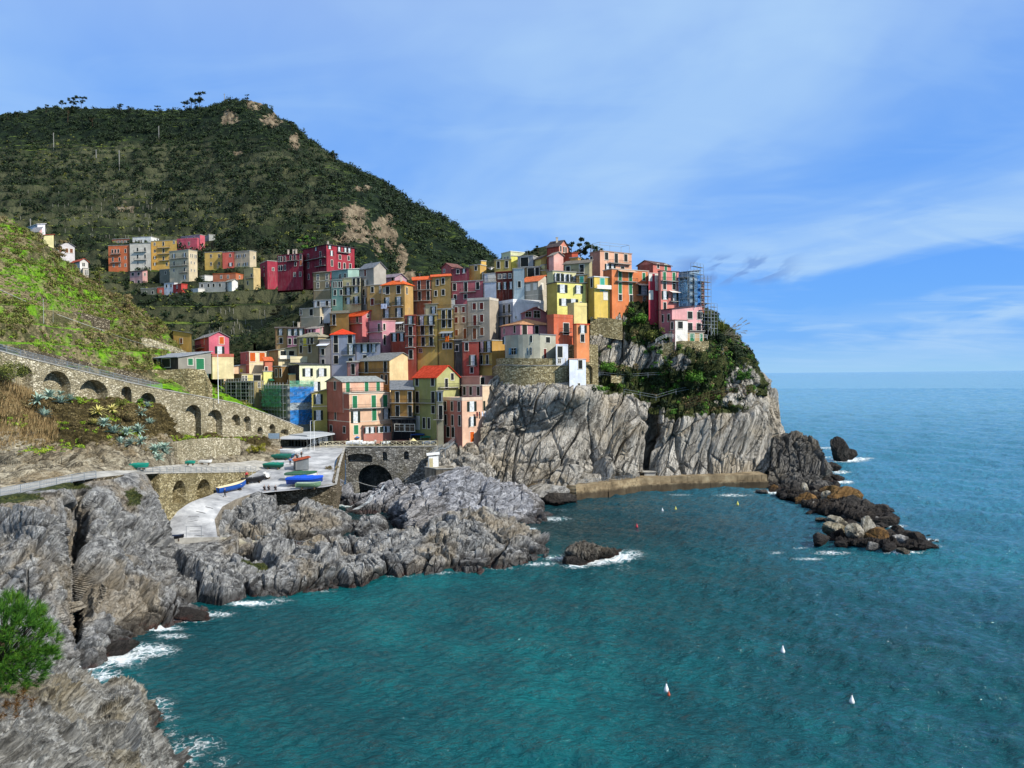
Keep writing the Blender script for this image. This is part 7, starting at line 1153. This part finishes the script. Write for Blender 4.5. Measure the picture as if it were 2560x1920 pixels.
# ================================================================ boats
def boatmesh(Ln, Bm, Dp, hull, inner, stripe=None):
    b = MB(); n_ = 14; ring = []
    for i in range(n_ + 1):
        t = i / n_; x = (t - .5) * Ln; hb = Bm / 2 * (math.sin(math.pi * min(1, (t * .62 + .38))) ** .7 if t > 0 else .75) if t < 1 else .01
        hb = Bm / 2 * (0.72 + .28 * math.sin(math.pi * min(t, .5))) if t < .5 else Bm / 2 * max(.02, (1 - ((t - .5) / .5) ** 2.4)); zg = Dp * (1 + .35 * max(0, t - .5) ** 2 * 4 + .08 * (1 - t)); zk = Dp * .5 * max(0, (t - .82) / .18) ** 1.6
        ring.append([(x, -hb, zg), (x, -hb * .93, zg * .55), (x, -hb * .6, zk + Dp * .1), (x, 0, zk), (x, hb * .6, zk + Dp * .1), (x, hb * .93, zg * .55), (x, hb, zg)])
    vs = [p for r in ring for p in r]; k = 7; b.add(vs, [(i * k + j, (i + 1) * k + j, (i + 1) * k + j + 1, i * k + j + 1) for i in range(n_) for j in range(6)] + [tuple(range(6, -1, -1))], 0)
    inn = [(x * .97, y * .86, max(z * .99, Dp * .3)) for r in ring for (x, y, z) in r]; b.add(inn, [(i * k + j + 1, (i + 1) * k + j + 1, (i + 1) * k + j, i * k + j) for i in range(n_) for j in range(6)], 1)
    for i in range(n_):
        for j in (0, 6): b.add([vs[i * k + j], vs[(i + 1) * k + j], inn[(i + 1) * k + j], inn[i * k + j]], [(0, 1, 2, 3)], 1)
    return b, ring
def boat(p, Ln, hdg, hull, inner, label, cover=None, tilt=0, Bm=None, roll=0, cat='boat', lift=.25):
    Bm = Bm or Ln * .34; Dp = Ln * .15 + .15; root = empty('rowing_boat' if not cover else 'covered_boat', p + Vector((0, 0, lift)), label=label, cat=cat, group='boats pulled up at the harbour'); root.rotation_euler = (R(roll), R(tilt), R(hdg)); b, ring = boatmesh(Ln, Bm, Dp, hull, inner)
    b.build('hull', [plain(hull, .4), plain(inner, .6)], root, smooth=True)
    m = MB(); L_ = [Vector(r[0]) for r in ring]; Rr_ = [Vector(r[6]) for r in ring]
    for a in (L_, Rr_):
        for i in range(len(a) - 1): m.bar(a[i], a[i + 1], .045, n=4)
    m.build('gunwale', [plain(inner, .5)], root)
    if cover:
        c = MB(); vs = []
        for i, r in enumerate(ring): t = i / (len(ring) - 1); a, e = Vector(r[0]), Vector(r[6]); h_ = Dp * (.12 + .42 * math.sin(math.pi * t)) * (.9 + .1 * math.sin(i * 2.1)); vs += [a * 1.04 - Vector((0, 0, Dp * .28)), a * 1.03 + Vector((0, 0, .05)), (a + e) / 2 + Vector((0, 0, h_)), e * 1.03 + Vector((0, 0, .05)), e * 1.04 - Vector((0, 0, Dp * .28))]
        c.add(vs, [(5 * i + j, 5 * i + j + 1, 5 * i + j + 6, 5 * i + j + 5) for i in range(len(ring) - 1) for j in range(4)]); c.build('cover', [plain(cover, .5)], root)
    else:
        for fx in (-.22, .05, .26): q = MB(); q.cb(fx * Ln - .12, fx * Ln + .12, -Bm * .42, Bm * .42, Dp * .72, Dp * .78); q.build('bench', [plain(inner, .6)], root)
    for fx in (-.25, .25): q = MB(); q.cb(fx * Ln - .08, fx * Ln + .08, -Bm * .4, Bm * .4, -lift - .05, .12); q.build('trestle', [plain('#5a4a38', .9)], root)
    return root
ra = lambda x, y: on(S_RAMP, x, y)
boat(ra(585, 1222), 6.2, 52, '#1c4f9e', '#d8cba6', 'bright blue open boat with a cream floor on the slipway', tilt=-6, Bm=1.7)
boat(ra(634, 1200), 4.6, 35, '#15161a', '#2a2c30', 'black open boat behind the bright blue one'); boat(ra(666, 1190), 4.0, 115, '#e9e9e4', '#f2f2ee', 'small white dinghy beside the black boat', tilt=4)
boat(ra(682, 1165), 4.6, -8, '#14503f', '#0e3b30', 'green boat under a teal tarpaulin with a white patch', cover='#127a66'); boat(ra(700, 1143), 4.4, 5, '#1c5a4a', '#0f3a32', 'dark teal covered boat behind the teal tarpaulin boat', cover='#136152'); boat(ra(716, 1141), 4.2, 0, '#27415c', '#88b5cc', 'low blue-grey boat next to the man in blue')
boat(ra(722, 1131), 6.5, 0, '#e8e8e6', '#cfd3d6', 'long white boat in front of the black pavilion')
boat(ra(752, 1192), 6.4, 4, '#e4e4de', '#dfe2de', 'white-bowed boat under a dark green tarpaulin', cover='#2d5a40'); boat(ra(762, 1207), 7.2, 3, '#20408c', '#2c55b4', 'boat under a vivid blue tarpaulin at the quay edge', cover='#1653c8'); boat(ra(768, 1217) + Vector((.5, .4, 0)), 5.0, 2, '#6f8f72', '#a6b8a2', 'pale green boat hull nearest the quay wall')
pp = lambda x, y, d: W(x, y, d)
boat(W(346, 1175, 117), 3.2, 8, '#118270', '#0f6e60', 'small teal boat on the path at the left end of the upper railing', cover='#12806c'); boat(W(476, 1163, 137.5), 1.9, 0, '#1d8f7c', '#146e60', 'stubby turquoise boat against the pale terrace wall', cover='#17907c'); boat(W(514, 1161, 145), 2.6, 0, '#e6e6e2', '#d4d4d0', 'low white boat against the pale terrace wall')
for x, d, Ln, hg, hl, cv, lb in [(886, 186, 4.2, 10, '#dfe6ee', '#e6ebf2', 'white covered boat at the left end of the plaza row'), (912, 186.5, 2.8, 60, '#e9ecf0', '#eef0f2', 'short bright white covered boat, second in the plaza row'), (928, 187, 2.4, 40, '#e2e6ea', '#e6e8ea', 'small white covered boat, third in the plaza row'), (968, 187, 3.0, 30, '#d8e0e4', '#dce6ea', 'pale covered boat before the pink veranda'), (998, 187, 4.2, 5, '#2a1416', '#3a1c20', 'maroon-black covered boat on the plaza'), (1012, 191, 3.6, 0, '#ccd2da', '#d0d6de', 'light grey covered boat behind the maroon one'), (1072, 187, 3.4, 0, '#cfd6dc', '#c8d0d8', 'pale covered boat below the green canopy')]:
    q = PD(x, d, PZ); boat(q, Ln, hg, hl, hl, lb, cover=cv, lift=.1)
boat(W(436, 1352, 122.5), 3.0, 10, '#16181f', '#22304a', 'dark boat tucked beside the foot of the slipway')
# ================================================================ people
def person(p, face, top, legs, label, pose='stand', hair='#2a1c14', sc=1.0):
    """one skinned body from a jointed skeleton; head with hair, jacket and trousers as children"""
    z = lambda *a: Vector(a)
    if pose == 'sit': J = {'pel': z(0, 0, .28), 'ch': z(-.02, 0, .66), 'ne': z(0, 0, .84), 'hd': z(.02, 0, .98), 'hd2': z(.02, 0, 1.1), 'kl': z(.36, .12, .45), 'kr': z(.36, -.12, .42), 'fl': z(.55, .13, .04), 'fr': z(.52, -.13, .04), 'el': z(.05, .27, .52), 'er': z(.05, -.27, .52), 'hl': z(.3, .2, .48), 'hr': z(.3, -.2, .46)}
    elif pose == 'walk': J = {'pel': z(0, 0, .92), 'ch': z(.02, 0, 1.3), 'ne': z(.02, 0, 1.48), 'hd': z(.04, 0, 1.62), 'hd2': z(.04, 0, 1.74), 'kl': z(.18, .1, .5), 'kr': z(-.08, -.1, .5), 'fl': z(.24, .1, .05), 'fr': z(-.3, -.1, .08), 'el': z(-.12, .26, 1.14), 'er': z(.14, -.26, 1.14), 'hl': z(-.1, .28, .88), 'hr': z(.3, -.26, .95)}
    else: J = {'pel': z(0, 0, .92), 'ch': z(0, 0, 1.3), 'ne': z(0, 0, 1.48), 'hd': z(.02, 0, 1.62), 'hd2': z(.02, 0, 1.74), 'kl': z(.02, .11, .5), 'kr': z(.02, -.11, .5), 'fl': z(0, .13, .05), 'fr': z(0, -.13, .05), 'el': z(-.03, .28, 1.12), 'er': z(-.03, -.28, 1.12), 'hl': z(.1, .27, .88), 'hr': z(.1, -.27, .88)}
    def skin(nm, chains, rad, mat, par):
        vs = []; es = []; ids = {}; rr_ = []
        for ch in chains:
            for a in ch:
                if a not in ids: ids[a] = len(vs); vs.append(J[a] if a in J else EX[a]); rr_.append(rad[a])
            for a, b in zip(ch[:-1], ch[1:]): es.append((ids[a], ids[b]))
        me = bpy.data.meshes.new(nm); me.from_pydata(vs, es, []); o = link(nm, me); md = o.modifiers.new('s', 'SKIN')
        for v, r in zip(me.skin_vertices[0].data, rr_): v.radius = (r, r)
        me.skin_vertices[0].data[0].use_root = True; sd = o.modifiers.new('d', 'SUBSURF'); sd.levels = 1; sd.render_levels = 1; bpy.context.view_layer.update(); dg = bpy.context.evaluated_depsgraph_get(); m2 = bpy.data.meshes.new_from_object(o.evaluated_get(dg)); bpy.data.objects.remove(o); m2.materials.clear(); m2.materials.append(mat); m2.polygons.foreach_set('use_smooth', [True] * len(m2.polygons)); return link(nm, m2, par)
    EX = {'sl': (J['ch'] + z(0, .17, .08)), 'sr': (J['ch'] + z(0, -.17, .08)), 'fl2': J['fl'] + z(.16, 0, -.01), 'fr2': J['fr'] + z(.16, 0, -.01), 'hpl': J['pel'] + z(0, .1, -.04), 'hpr': J['pel'] + z(0, -.1, -.04), 'gl': J['hl'] + z(.06, 0, -.07), 'gr': J['hr'] + z(.06, 0, -.07), 'no': J['hd'] + z(.1, 0, .0)}
    key = ('person', pose, top, legs, hair)
    root = empty('person', p, label=label, cat='person', group='people around the harbour'); root.rotation_euler = (0, 0, R(face)); root.scale = (sc,) * 3
    skin('body', [['pel', 'ch', 'ne', 'hd', 'hd2'], ['hd', 'no'], ['ch', 'sl', 'el', 'hl', 'gl'], ['ch', 'sr', 'er', 'hr', 'gr'], ['pel', 'hpl', 'kl', 'fl', 'fl2'], ['pel', 'hpr', 'kr', 'fr', 'fr2']], dict(pel=.11, ch=.12, ne=.05, hd=.088, hd2=.07, no=.02, sl=.06, sr=.06, el=.04, er=.04, hl=.03, hr=.03, gl=.03, gr=.03, hpl=.08, hpr=.08, kl=.06, kr=.06, fl=.045, fr=.045, fl2=.04, fr2=.04), plain('#b98a6c', .6), root)
    skin('jacket', [['pel', 'ch'], ['ch', 'sl', 'el', 'hl'], ['ch', 'sr', 'er', 'hr']], dict(pel=.15, ch=.155, sl=.085, sr=.085, el=.06, er=.06, hl=.045, hr=.045), plain(top, .8), root)
    skin('trousers', [['pel', 'hpl', 'kl', 'fl'], ['pel', 'hpr', 'kr', 'fr']], dict(pel=.14, hpl=.1, hpr=.1, kl=.075, kr=.075, fl=.06, fr=.06), plain(legs, .8), root)
    EX['q'] = J['hd2'] + z(-.02, 0, .02); EX['q2'] = J['hd'] + z(-.05, 0, .06); skin('hair', [['q', 'q2']], dict(q=.082, q2=.085), plain(hair, .9), root); return root
person(ra(724, 1156), -100, '#1d74c4', '#14161c', 'person in a blue jacket standing by the green boats'); person(ra(733, 1151), 80, '#c99a8a', '#2b4a3e', 'person in a pale pink top walking behind the man in blue', 'walk'); person(ra(742, 1146), 70, '#1a1a20', '#23232b', 'person in black at the foot of the dark handrail', 'walk', '#d8d2c8')
person(ra(752, 1139), 60, '#2b2226', '#1a1a1e', 'person in dark red-brown on the stair beside the pavilion', 'walk'); person(ra(701, 1127), -60, '#24262c', '#1b2436', 'person in dark clothes behind the long white boat'); person(ra(690, 1136), -90, '#17181c', '#20242c', 'person in black among the left teal boats'); person(ra(787, 1197), -70, '#c9ccd0', '#20222a', 'person in a light shirt bending by the green tarpaulin boat', 'walk', '#c9a26a')
for x, y, lb, ps in [(661, 1224, 'dark seated figure at the left of three on the quay edge', 'sit'), (669, 1225, 'dark seated figure in the middle of three on the quay edge', 'sit'), (687, 1225, 'dark seated figure at the right of three on the quay edge', 'sit')]: person(ra(x, y - 6), -60, '#15161a', '#1a1b20', lb, ps)
for x, d, c1, c2, lb in [(952, 185.2, '#c01f2e', '#22242c', 'person in a red coat at the plaza railing'), (938, 185.5, '#d8dce0', '#2a2c34', 'person in white at the plaza railing, left of the red coat'), (965, 185.4, '#22262e', '#1a1c22', 'person in navy right of the red coat on the plaza'), (1045, 186.5, '#1f2a3a', '#191b20', 'person in dark blue under the blue canopy'), (1025, 186.5, '#caa88a', '#3a3434', 'person in beige beside the small cream tent'), (1090, 188, '#8a8f96', '#22242a', 'person in grey near the wrapped parasol'), (868, 187, '#1c1e24', '#26282f', 'person in black at the left corner of the peach house')]: person(PD(x, d, PZ), 200 if x % 2 else -70, c1, c2, lb, 'walk' if x % 2 else 'stand')
person(W(322, 1176, 117), -90, '#1f3f9a', '#e4e4e2', 'person in blue beside the small teal boat on the path'); person(W(617, 1198, 153.5), -60, '#c22a3c', '#1c1c20', 'person in red beside the black boat'); person(W(562, 1243, 140), 40, '#2a3a5a', '#24262c', 'person stooping under the bow of the bright blue boat', 'walk')
# ================================================================ canopies, poles, scaffolds, small things
def canopy(px, d, w_, dp, h, col, label, peak=.6, z=None, name='parasol'):
    p = PD(px, d, PZ if z is None else z); root = empty(name, p, label=label, cat='parasol' if name == 'parasol' else 'canopy'); m = MB()
    if name == 'parasol':
        k = 8; ring = [Vector((math.cos(2 * math.pi * i / k) * w_ / 2, math.sin(2 * math.pi * i / k) * dp / 2, h)) for i in range(k)]; m.add(ring + [Vector((0, 0, h + peak))], [(i, (i + 1) % k, k) for i in range(k)]); m.build('shade', [plain(col, .8)], root); m = MB(); m.bar((0, 0, 0), (0, 0, h + peak), .04); m.build('pole', [GALV], root)
    else:
        m.slab([(-w_ / 2, -dp / 2, h), (w_ / 2, -dp / 2, h), (w_ / 2, dp / 2, h + peak), (-w_ / 2, dp / 2, h + peak)], .1); m.build('roof', [plain(col, .8)], root)
        for sx in (-1, 1):
            for sy in (-1, 1): m = MB(); m.bar((sx * w_ * .47, sy * dp * .45, 0), (sx * w_ * .47, sy * dp * .45, h + (peak if sy > 0 else 0)), .05); m.build('post', [GALV], root)
canopy(1045, 190, 3.6, 3, 2.5, '#16407a', 'dark blue flat canopy between cafe and pink corner house', .2, name='canopy'); canopy(1064, 189, 2.6, 2.4, 1.9, '#146b52', 'green flat canopy right of the dark blue one', .2, name='canopy'); canopy(1033, 185.5, 1.8, 1.8, 1.2, '#d8c890', 'small cream tent-shaped parasol at the plaza railing', .7)
canopy(893, 188, 1.6, 1.6, 1.8, '#2a6aa8', 'small blue parasol behind the first white boats', .4)
p = PD(1098, 187.5, PZ); root = empty('folded_parasol', p, label='tall folded grey parasol wrapped in cloth beside the pink corner house', cat='parasol'); m = MB(); m.bar((0, 0, .5), (0, 0, 3.4), .75, r2=.12, n=9); m.build('cloth', [plain('#a8b0b6', .8)], root); m = MB(); m.bar((0, 0, 0), (0, 0, 3.6), .05); m.build('pole', [GALV], root)
# pavilion roof, board and poles
root = empty('pavilion_roof', PD(770, 180, PZ), label='wide pale canopy roof over the black pavilion', cat='canopy'); off = root.location.copy(); m = MB(); A = [W(698, 1097, 178), W(770, 1097, 177), W(838, 1084, 186), W(800, 1077, 193), W(712, 1082, 189)]; m.slab(A, .18); m.build('roof', [plain('#b9bdc0', .7)], root, off=off)
for q in A: m = MB(); m.bar(q, Vector((q.x, q.y, PZ - 2)), .09); m.build('post', [DARKM], root, off=off)
root = empty('notice_board', W(684, 1140, 173), label='blank blue-grey rectangular board on posts left of the pavilion', cat='board'); off = root.location.copy(); a = W(671, 1097, 173); b = W(698, 1097, 173); m = MB(); m.box(a, b - a, (0, .1, 0), (0, 0, 1.35)); m.build('panel', [plain('#8ea3b4', .6)], root, off=off)
for q in (a, b): m = MB(); m.bar(q + Vector((0, .2, 1.3)), q + Vector((0, .2, -4)), .07); m.build('post', [DARKM], root, off=off)
def pole(px, py0, py1, d, label, col='#e2e4e4', r=.07, name='pole', cat='pole', group=None):
    a = W(px, py1, d); b = Vector((a.x, a.y, CAMH + ray(px, py0)[2] * a.y / ray(px, py0)[1])); root = empty(name, a, label=label, cat=cat, group=group); h_ = b.z - a.z; m = MB(); m.bar((0, 0, -.5), (0, 0, h_), r, r2=r * .7, n=6); m.build('shaft', [plain(col, .5)], root); m = MB(); m.bar((0, 0, h_ - .05), (.5, -.1, h_ + .05), r * .6); m.build('arm', [plain(col, .5)], root)
pole(777, 1052, 1131, 178, 'left of two tall white poles beside the dark handrail', name='lamp_post', cat='lamp post'); pole(786, 1052, 1128, 179, 'right of two tall white poles beside the dark handrail', name='lamp_post', cat='lamp post'); pole(546, 885, 1003, 160, 'tall white pole on the arched road before the yellow houses', r=.09); pole(109, 746, 803, 150, 'thin pole crossed by the cable on the green terraces', '#a8aaa8', .06); pole(133, 765, 800, 155, 'shorter thin pole right of the cable pole', '#8e8e88', .05); pole(632, 1175, 1222, 150.5, 'thin flagpole at the left corner of the quay', '#c9ccc8', .04)
for x, y0, y1, lb in [(299, 372, 420, 'tall grey utility pole in the middle of the mountain side'), (404, 312, 345, 'utility pole high on the mountain side'), (235, 370, 390, 'small utility pole left of the tall one'), (127, 330, 372, 'utility pole below the skyline pines'), (558, 225, 250, 'mast standing on the summit'), (70, 545, 590, 'pole beside the white skyline hut'), (1230, 905, 905, '')][:6]: q = on(S_T, x, y1); root = empty('utility_pole', q, label=lb, cat='utility pole'); h_ = (y1 - y0) * q.y / FPX; m = MB(); m.bar((0, 0, -1), (0, 0, h_), .3); m.build('shaft', [plain('#8c8a84', .8)], root); m = MB(); m.bar((-.9, 0, h_ * .92), (.9, 0, h_ * .92), .15); m.build('crossarm', [plain('#8c8a84', .8)], root)
# cables
def cable(a, b, sag, label, r=.03): 
    m = MB(); P = [a.lerp(b, i / 16) - Vector((0, 0, sag * 4 * (i / 16) * (1 - i / 16))) for i in range(17)]; [m.bar(P[i], P[i + 1], r, n=4) for i in range(16)]; o = m.build('cable', [plain('#b8bab6', .6)], off=a); o.location = a; tag(o, label, 'cable')
cable(W(-40, 705, 148), W(258, 826, 168), .6, 'pale cable crossing the green terraces from the upper left', .05); cable(W(258, 826, 168), W(545, 890, 160), 1.2, 'pale cable from the sloping stone wall to the white pole', .03); cable(W(886, 1201, 176), W(1080, 1188, 166), 2.2, 'rope slung across the ravine mouth', .05)
# scaffolds
def net(name, col, alpha):
    n = NT(name, .8); c = hexc(col); n.color(n.mix(n.mr(n.noise(n.pos(), .8, 5, .6), .35, .7), tuple(x * .7 for x in c[:3]) + (1,), c)); t = n.new('BsdfTransparent'); mx = n.new('MixShader'); n.l.new(n.mr(n.noise(n.vmap(n.pos(), (.3, .3, 1.2)), 1.2, 4, .6), .3, .7, alpha - .22, alpha + .2), mx.inputs[0]); n.l.new(t.outputs[0], mx.inputs[1]); n.l.new(n.b.outputs[0], mx.inputs[2]); n.l.new(mx.outputs[0], n.n['Material Output'].inputs['Surface']); return n.m
def scaffold(a, b, z0, z1, label, nets=(), lift=2.0, dep=1.0, bay=1.8):
    a = a.copy(); b = b.copy(); a.z = b.z = z0; e = (b - a); Ln = e.length; e.normalize(); nrm = Vector((e.y, -e.x, 0)); root = empty('scaffold', a, label=label, cat='scaffold'); m = MB(); k = max(1, round(Ln / bay)); up = Vector((0, 0, 1)); H = z1 - z0; lv = int(H / lift)
    for i in range(k + 1):
        for s in (.3, .3 + dep): q = e * (Ln * i / k) + nrm * s; m.bar(q, q + up * (H + .8), .05, n=4)
    for j in range(1, lv + 1):
        for s in (.3, .3 + dep): m.bar(nrm * s + up * j * lift, e * Ln + nrm * s + up * j * lift, .045, n=4); m.bar(nrm * s + up * (j * lift + 1), e * Ln + nrm * s + up * (j * lift + 1), .035, n=4)
    for i in range(0, k, 2): m.bar(e * (Ln * i / k) + nrm * (.35 + dep), e * (Ln * (i + 1) / k) + nrm * (.35 + dep) + up * lift * 1.0, .035, n=4)
    m.build('tube_frame', [GALV], root)
    for j in range(1, lv + 1): q = MB(); q.box(nrm * .32 + up * (j * lift - .06), e * Ln, nrm * dep, up * .05); q.build('platform', [plain('#8d8f8c', .7)], root)
    for s0, s1, n0, n1, mt_ in nets:
        q = MB(); V = []; c = 10
        for i in range(c + 1):
            for jj in range(7): V.append(e * (Ln * (s0 + (s1 - s0) * i / c)) + nrm * (dep + .45 + .12 * math.sin(i * 2.3 + jj * 1.7)) + up * (H * (n0 + (n1 - n0) * jj / 6)))
        q.add(V, [(7 * i + j, 7 * i + 7 + j, 7 * i + 8 + j, 7 * i + 1 + j) for i in range(c) for j in range(6)]); q.build('netting', [mt_], root)
NB, NG, NW = net('net_blue', '#1f7fd0', .62), net('net_green', '#5fae90', .45), net('net_white', '#b9c6d0', .5)
def hs(i): return HS[i]
def find(lbl): return [x for x in HS if lbl in x[0]['label']][0]
q = find('green and blue scaffold netting'); O, e1, e2, Al, Bl, zt = q[1:]; scaffold(O, O + e2 * Bl, O.z - 1, zt + .8, 'scaffold with blue and green netting over the lower village front', [(0, 1, .52, .9, NB), (0, 1, .0, .35, NB), (0, 1, .35, .52, NW), (0, 1, .88, 1.04, NG)]); scaffold(O + e1 * Al, O, O.z - 1, zt, 'scaffold with faded green netting left of the blue netting', [(.1, .95, .45, 1.0, NG)])
q = find('wrapped in scaffold poles'); O, e1, e2, Al, Bl, zt = q[1:]; scaffold(O + e1 * Al, O, O.z - 2, zt, 'bare pole scaffold on the building at the end of the arched road', [])
q = find('bluish-grey house under scaffolding'); O, e1, e2, Al, Bl, zt = q[1:]; scaffold(O, O + e2 * Bl, O.z - 1, zt + 1.5, 'tall scaffold with torn blue netting around the last headland house', [(0, .55, .05, .85, net('net_pale_blue', '#6fa8dc', .35)), (.3, .62, .1, .8, NB)]); scaffold(O + e1 * Al, O, O.z, zt - .5, 'scaffold on the left side of the last headland house', [(0.2, 1, 0, .8, net('net_sky', '#8fc0e0', .35))])
a, b = W(1742, 775, 212), W(1768, 770, 216); scaffold(a, b, a.z - 6, a.z + 9, 'narrow bare scaffold tower at the right of the headland houses'); a, b = W(1768, 830, 212), W(1784, 828, 214); scaffold(a, b, a.z - 1, a.z + 7, 'low bare scaffold tower hanging over the right cliff edge')
# laundry, towels
def cloth(name, p, e, w_, h_, col, label, cat='laundry', group=None):
    m = MB(); k = 6; V = []
    for i in range(k + 1):
        for j in (0, .5, 1): V.append(e * (w_ * i / k) + Vector((.04 * math.sin(i * 1.9 + j * 3), .06 * math.sin(i * 2.2 + j * 2), -h_ * j)))
    m.add(V, [(3 * i + j, 3 * i + 3 + j, 3 * i + 4 + j, 3 * i + 1 + j) for i in range(k) for j in (0, 1)]); o = m.build(name, [plain(col, .9)]); o.location = p; return tag(o, label, cat, group)
q = find('pink corner house over the rocks'); O, e1, e2, Al, Bl, zt = q[1:]; nn_ = Vector((e2.y, -e2.x, 0)); m = MB(); zl = CAMH + ray(1163, 1031)[2] * O.y / ray(1163, 1031)[1]; m.bar(Vector((O.x, O.y, zl)) + e2 * (Bl * .38) + nn_ * .8, Vector((O.x, O.y, zl)) + e2 * (Bl * .98) + nn_ * .8, .025); tag(m.build('washing_line', [GALV]), 'washing line under the green-shuttered windows of the pink corner house', 'washing line')
for i, (c_, w_, h_, lb) in enumerate([('#7a3a34', .7, 1.1, 'dark red cloth at the left end of the washing line'), ('#2a2c38', .5, 1.0, 'navy cloth second on the washing line'), ('#c9ccd8', .5, 1.2, 'grey-lilac cloth third on the washing line'), ('#e9e9ee', 1.1, 1.5, 'widest white sheet in the middle of the washing line'), ('#b98a94', .4, 1.0, 'small pink cloth right of the widest sheet'), ('#eceef2', 1.3, 1.3, 'white sheet at the right end of the washing line')]): cloth('laundry', Vector((O.x, O.y, zl)) + e2 * (Bl * (.40 + .095 * i)) + nn_ * .82, e2, w_, h_, c_, lb, group='laundry on the line')
q = find('orange towel on its balcony'); O, e1, e2, Al, Bl, zt = q[1:]; z = CAMH + ray(1115, 840)[2] * O.y / ray(1115, 840)[1]; cloth('towel', Vector((O.x, O.y, z)) + e1 * (Al * .55) - e2 * 1.1, -e1, 1.2, 1.6, '#d9661c', 'orange towel hanging from the yellow house balcony', 'towel')
q = find('big mustard house'); O, e1, e2, Al, Bl, zt = q[1:]; z = CAMH + ray(965, 758)[2] * O.y / ray(965, 758)[1]; cloth('sheet', Vector((O.x, O.y, z)) + e1 * (Al * .95) - e2 * 1.1, -e1, 2.2, 1.5, '#c9d2e4', 'white sheet hanging from the big mustard house balcony', 'sheet')
# buoys
def buoy(px, py, s, col, label, red=False, group='buoys in the bay'):
    root = empty('buoy', W(px, py), label=label, cat='buoy', group=group); m = MB(); prof = [(.0, -.2), (.28, -.1), (.33, .12), (.22, .42), (.10, .75), (.05, .95)]; k = 10
    vs = [(r_ * s * math.cos(2 * math.pi * i / k), r_ * s * math.sin(2 * math.pi * i / k), z * s) for r_, z in prof for i in range(k)]; m.add(vs, [(k * a + i, k * a + (i + 1) % k, k * a + k + (i + 1) % k, k * a + k + i) for a in range(len(prof) - 1) for i in range(k)] + [tuple(k * (len(prof) - 1) + i for i in range(k))]); m.build('float', [plain(col, .4)], root, smooth=True)
    m = MB(); m.bar((0, 0, .9 * s), (0, 0, 1.15 * s), .06 * s); m.build('ring', [plain('#4a4c50', .5)], root); return root
buoy(1957, 1630, .75, '#e8e8ea', 'white pear-shaped buoy, farthest of the three big ones'); buoy(1666, 1727, .75, '#e8e8ea', 'white pear-shaped buoy floating beside an orange one'); buoy(2130, 1756, .72, '#ecebe8', 'white pear-shaped buoy nearest the right side')
buoy(1672, 1738, .45, '#c0583c', 'orange-red float beside the white buoy', group=None); buoy(1844, 1262, .9, '#d8cf6a', 'small yellow buoy before the cliff, farthest right', group='small buoys under the cliff'); buoy(1689, 1274, .8, '#cfc86a', 'small yellow buoy before the cliff, middle', group='small buoys under the cliff'); buoy(1656, 1277, .7, '#e6e6e6', 'small white buoy before the cliff', group='small buoys under the cliff'); buoy(1592, 1318, .8, '#b8404a', 'small red buoy before the cliff, nearest', group='small buoys under the cliff')
# stream falling out of the arch
SM = nmat('stream_water', ['#4a5a68', '#8fa0ae', '#cdd8e0'], 2.0, .25, bumpd=.1)
A = [(956, 1218, 183), (946, 1228, 178), (936, 1238, 173), (924, 1248, 168), (912, 1256, 163.5), (900, 1263, 161), (888, 1270, 158)]; L1 = []; L2 = []
for i, (x, y, d) in enumerate(A): q = on(S_R, x, y); q = q + Vector((0, -.25, .35)); L1.append(q + Vector((-.22 - .09 * i, 0, 0))); L2.append(q + Vector((.22 + .08 * i, 0, .1)))
strip('stream', L1, L2, net('stream_foam', '#e6eef2', .42), kind='structure')
# vine posts on the terraces
pm = MB(); pm.bar((0, 0, -.5), (0, 0, 2.4), .09, n=4); pme = pm.mesh('vine_post', [plain('#8f8b80', .9)]); rv = random.Random(4); places = [('below the skyline villa hut', 40, 200, 480, 610, 24), ('above the orange far house', 200, 380, 520, 590, 46), ('on the dark terraces under the crimson palace', 500, 760, 780, 830, 46), ('in the middle of the mountain terraces', 250, 420, 470, 520, 24)]
for lb, x0, x1, y0, y1, c_ in places:
    for i in range(c_): yq = y0 + (y1 - y0) * (int(rv.random() * 5) / 4); o = link('vine_post', pme); o.location = on(S_T, rv.uniform(x0, x1), yq); o.scale = (1.1, 1.1, rv.uniform(.7, 1.1)); tag(o, 'thin pale vineyard post standing ' + lb, 'vine post', 'vine posts ' + lb)
# roof antennas and the frame on the peach tower
q = find('tall peach house'); O, e1, e2, Al, Bl, zt = q[1:]; root = empty('roof_frame', Vector((O.x, O.y, zt + .2)), label='thin steel pergola frame on the roof of the tall peach house', cat='roof frame'); m = MB(); P = [Vector(), e2 * Bl * .93, e2 * Bl * .93 + e1 * Al * .8, e1 * Al * .8]; [m.bar(p, p + Vector((0, 0, 2.4)), .06) for p in P]; [m.bar(P[i] + Vector((0, 0, 2.4)), P[(i + 1) % 4] + Vector((0, 0, 2.4)), .05) for i in range(4)]; m.build('tube_frame', [GALV], root)
for i, x in enumerate(HS[::4]):
    rt, O, e1, e2, Al, Bl, zt = x
    if O.y > 300 or Al < 3 or 'terrace' in rt['label'] or 'veranda' in rt['label']: continue
    m = MB(); b = e1 * Al * .6 + e2 * Bl * .5 + Vector((0, 0, zt - O.z)); m.bar(b, b + Vector((0, 0, 2.6)), .03, n=4); m.bar(b + Vector((-.5, 0, 2.4)), b + Vector((.5, 0, 2.4)), .02, n=4); m.bar(b + Vector((-.35, 0, 2.1)), b + Vector((.35, 0, 2.1)), .02, n=4); m.build('antenna', [GALV], rt)
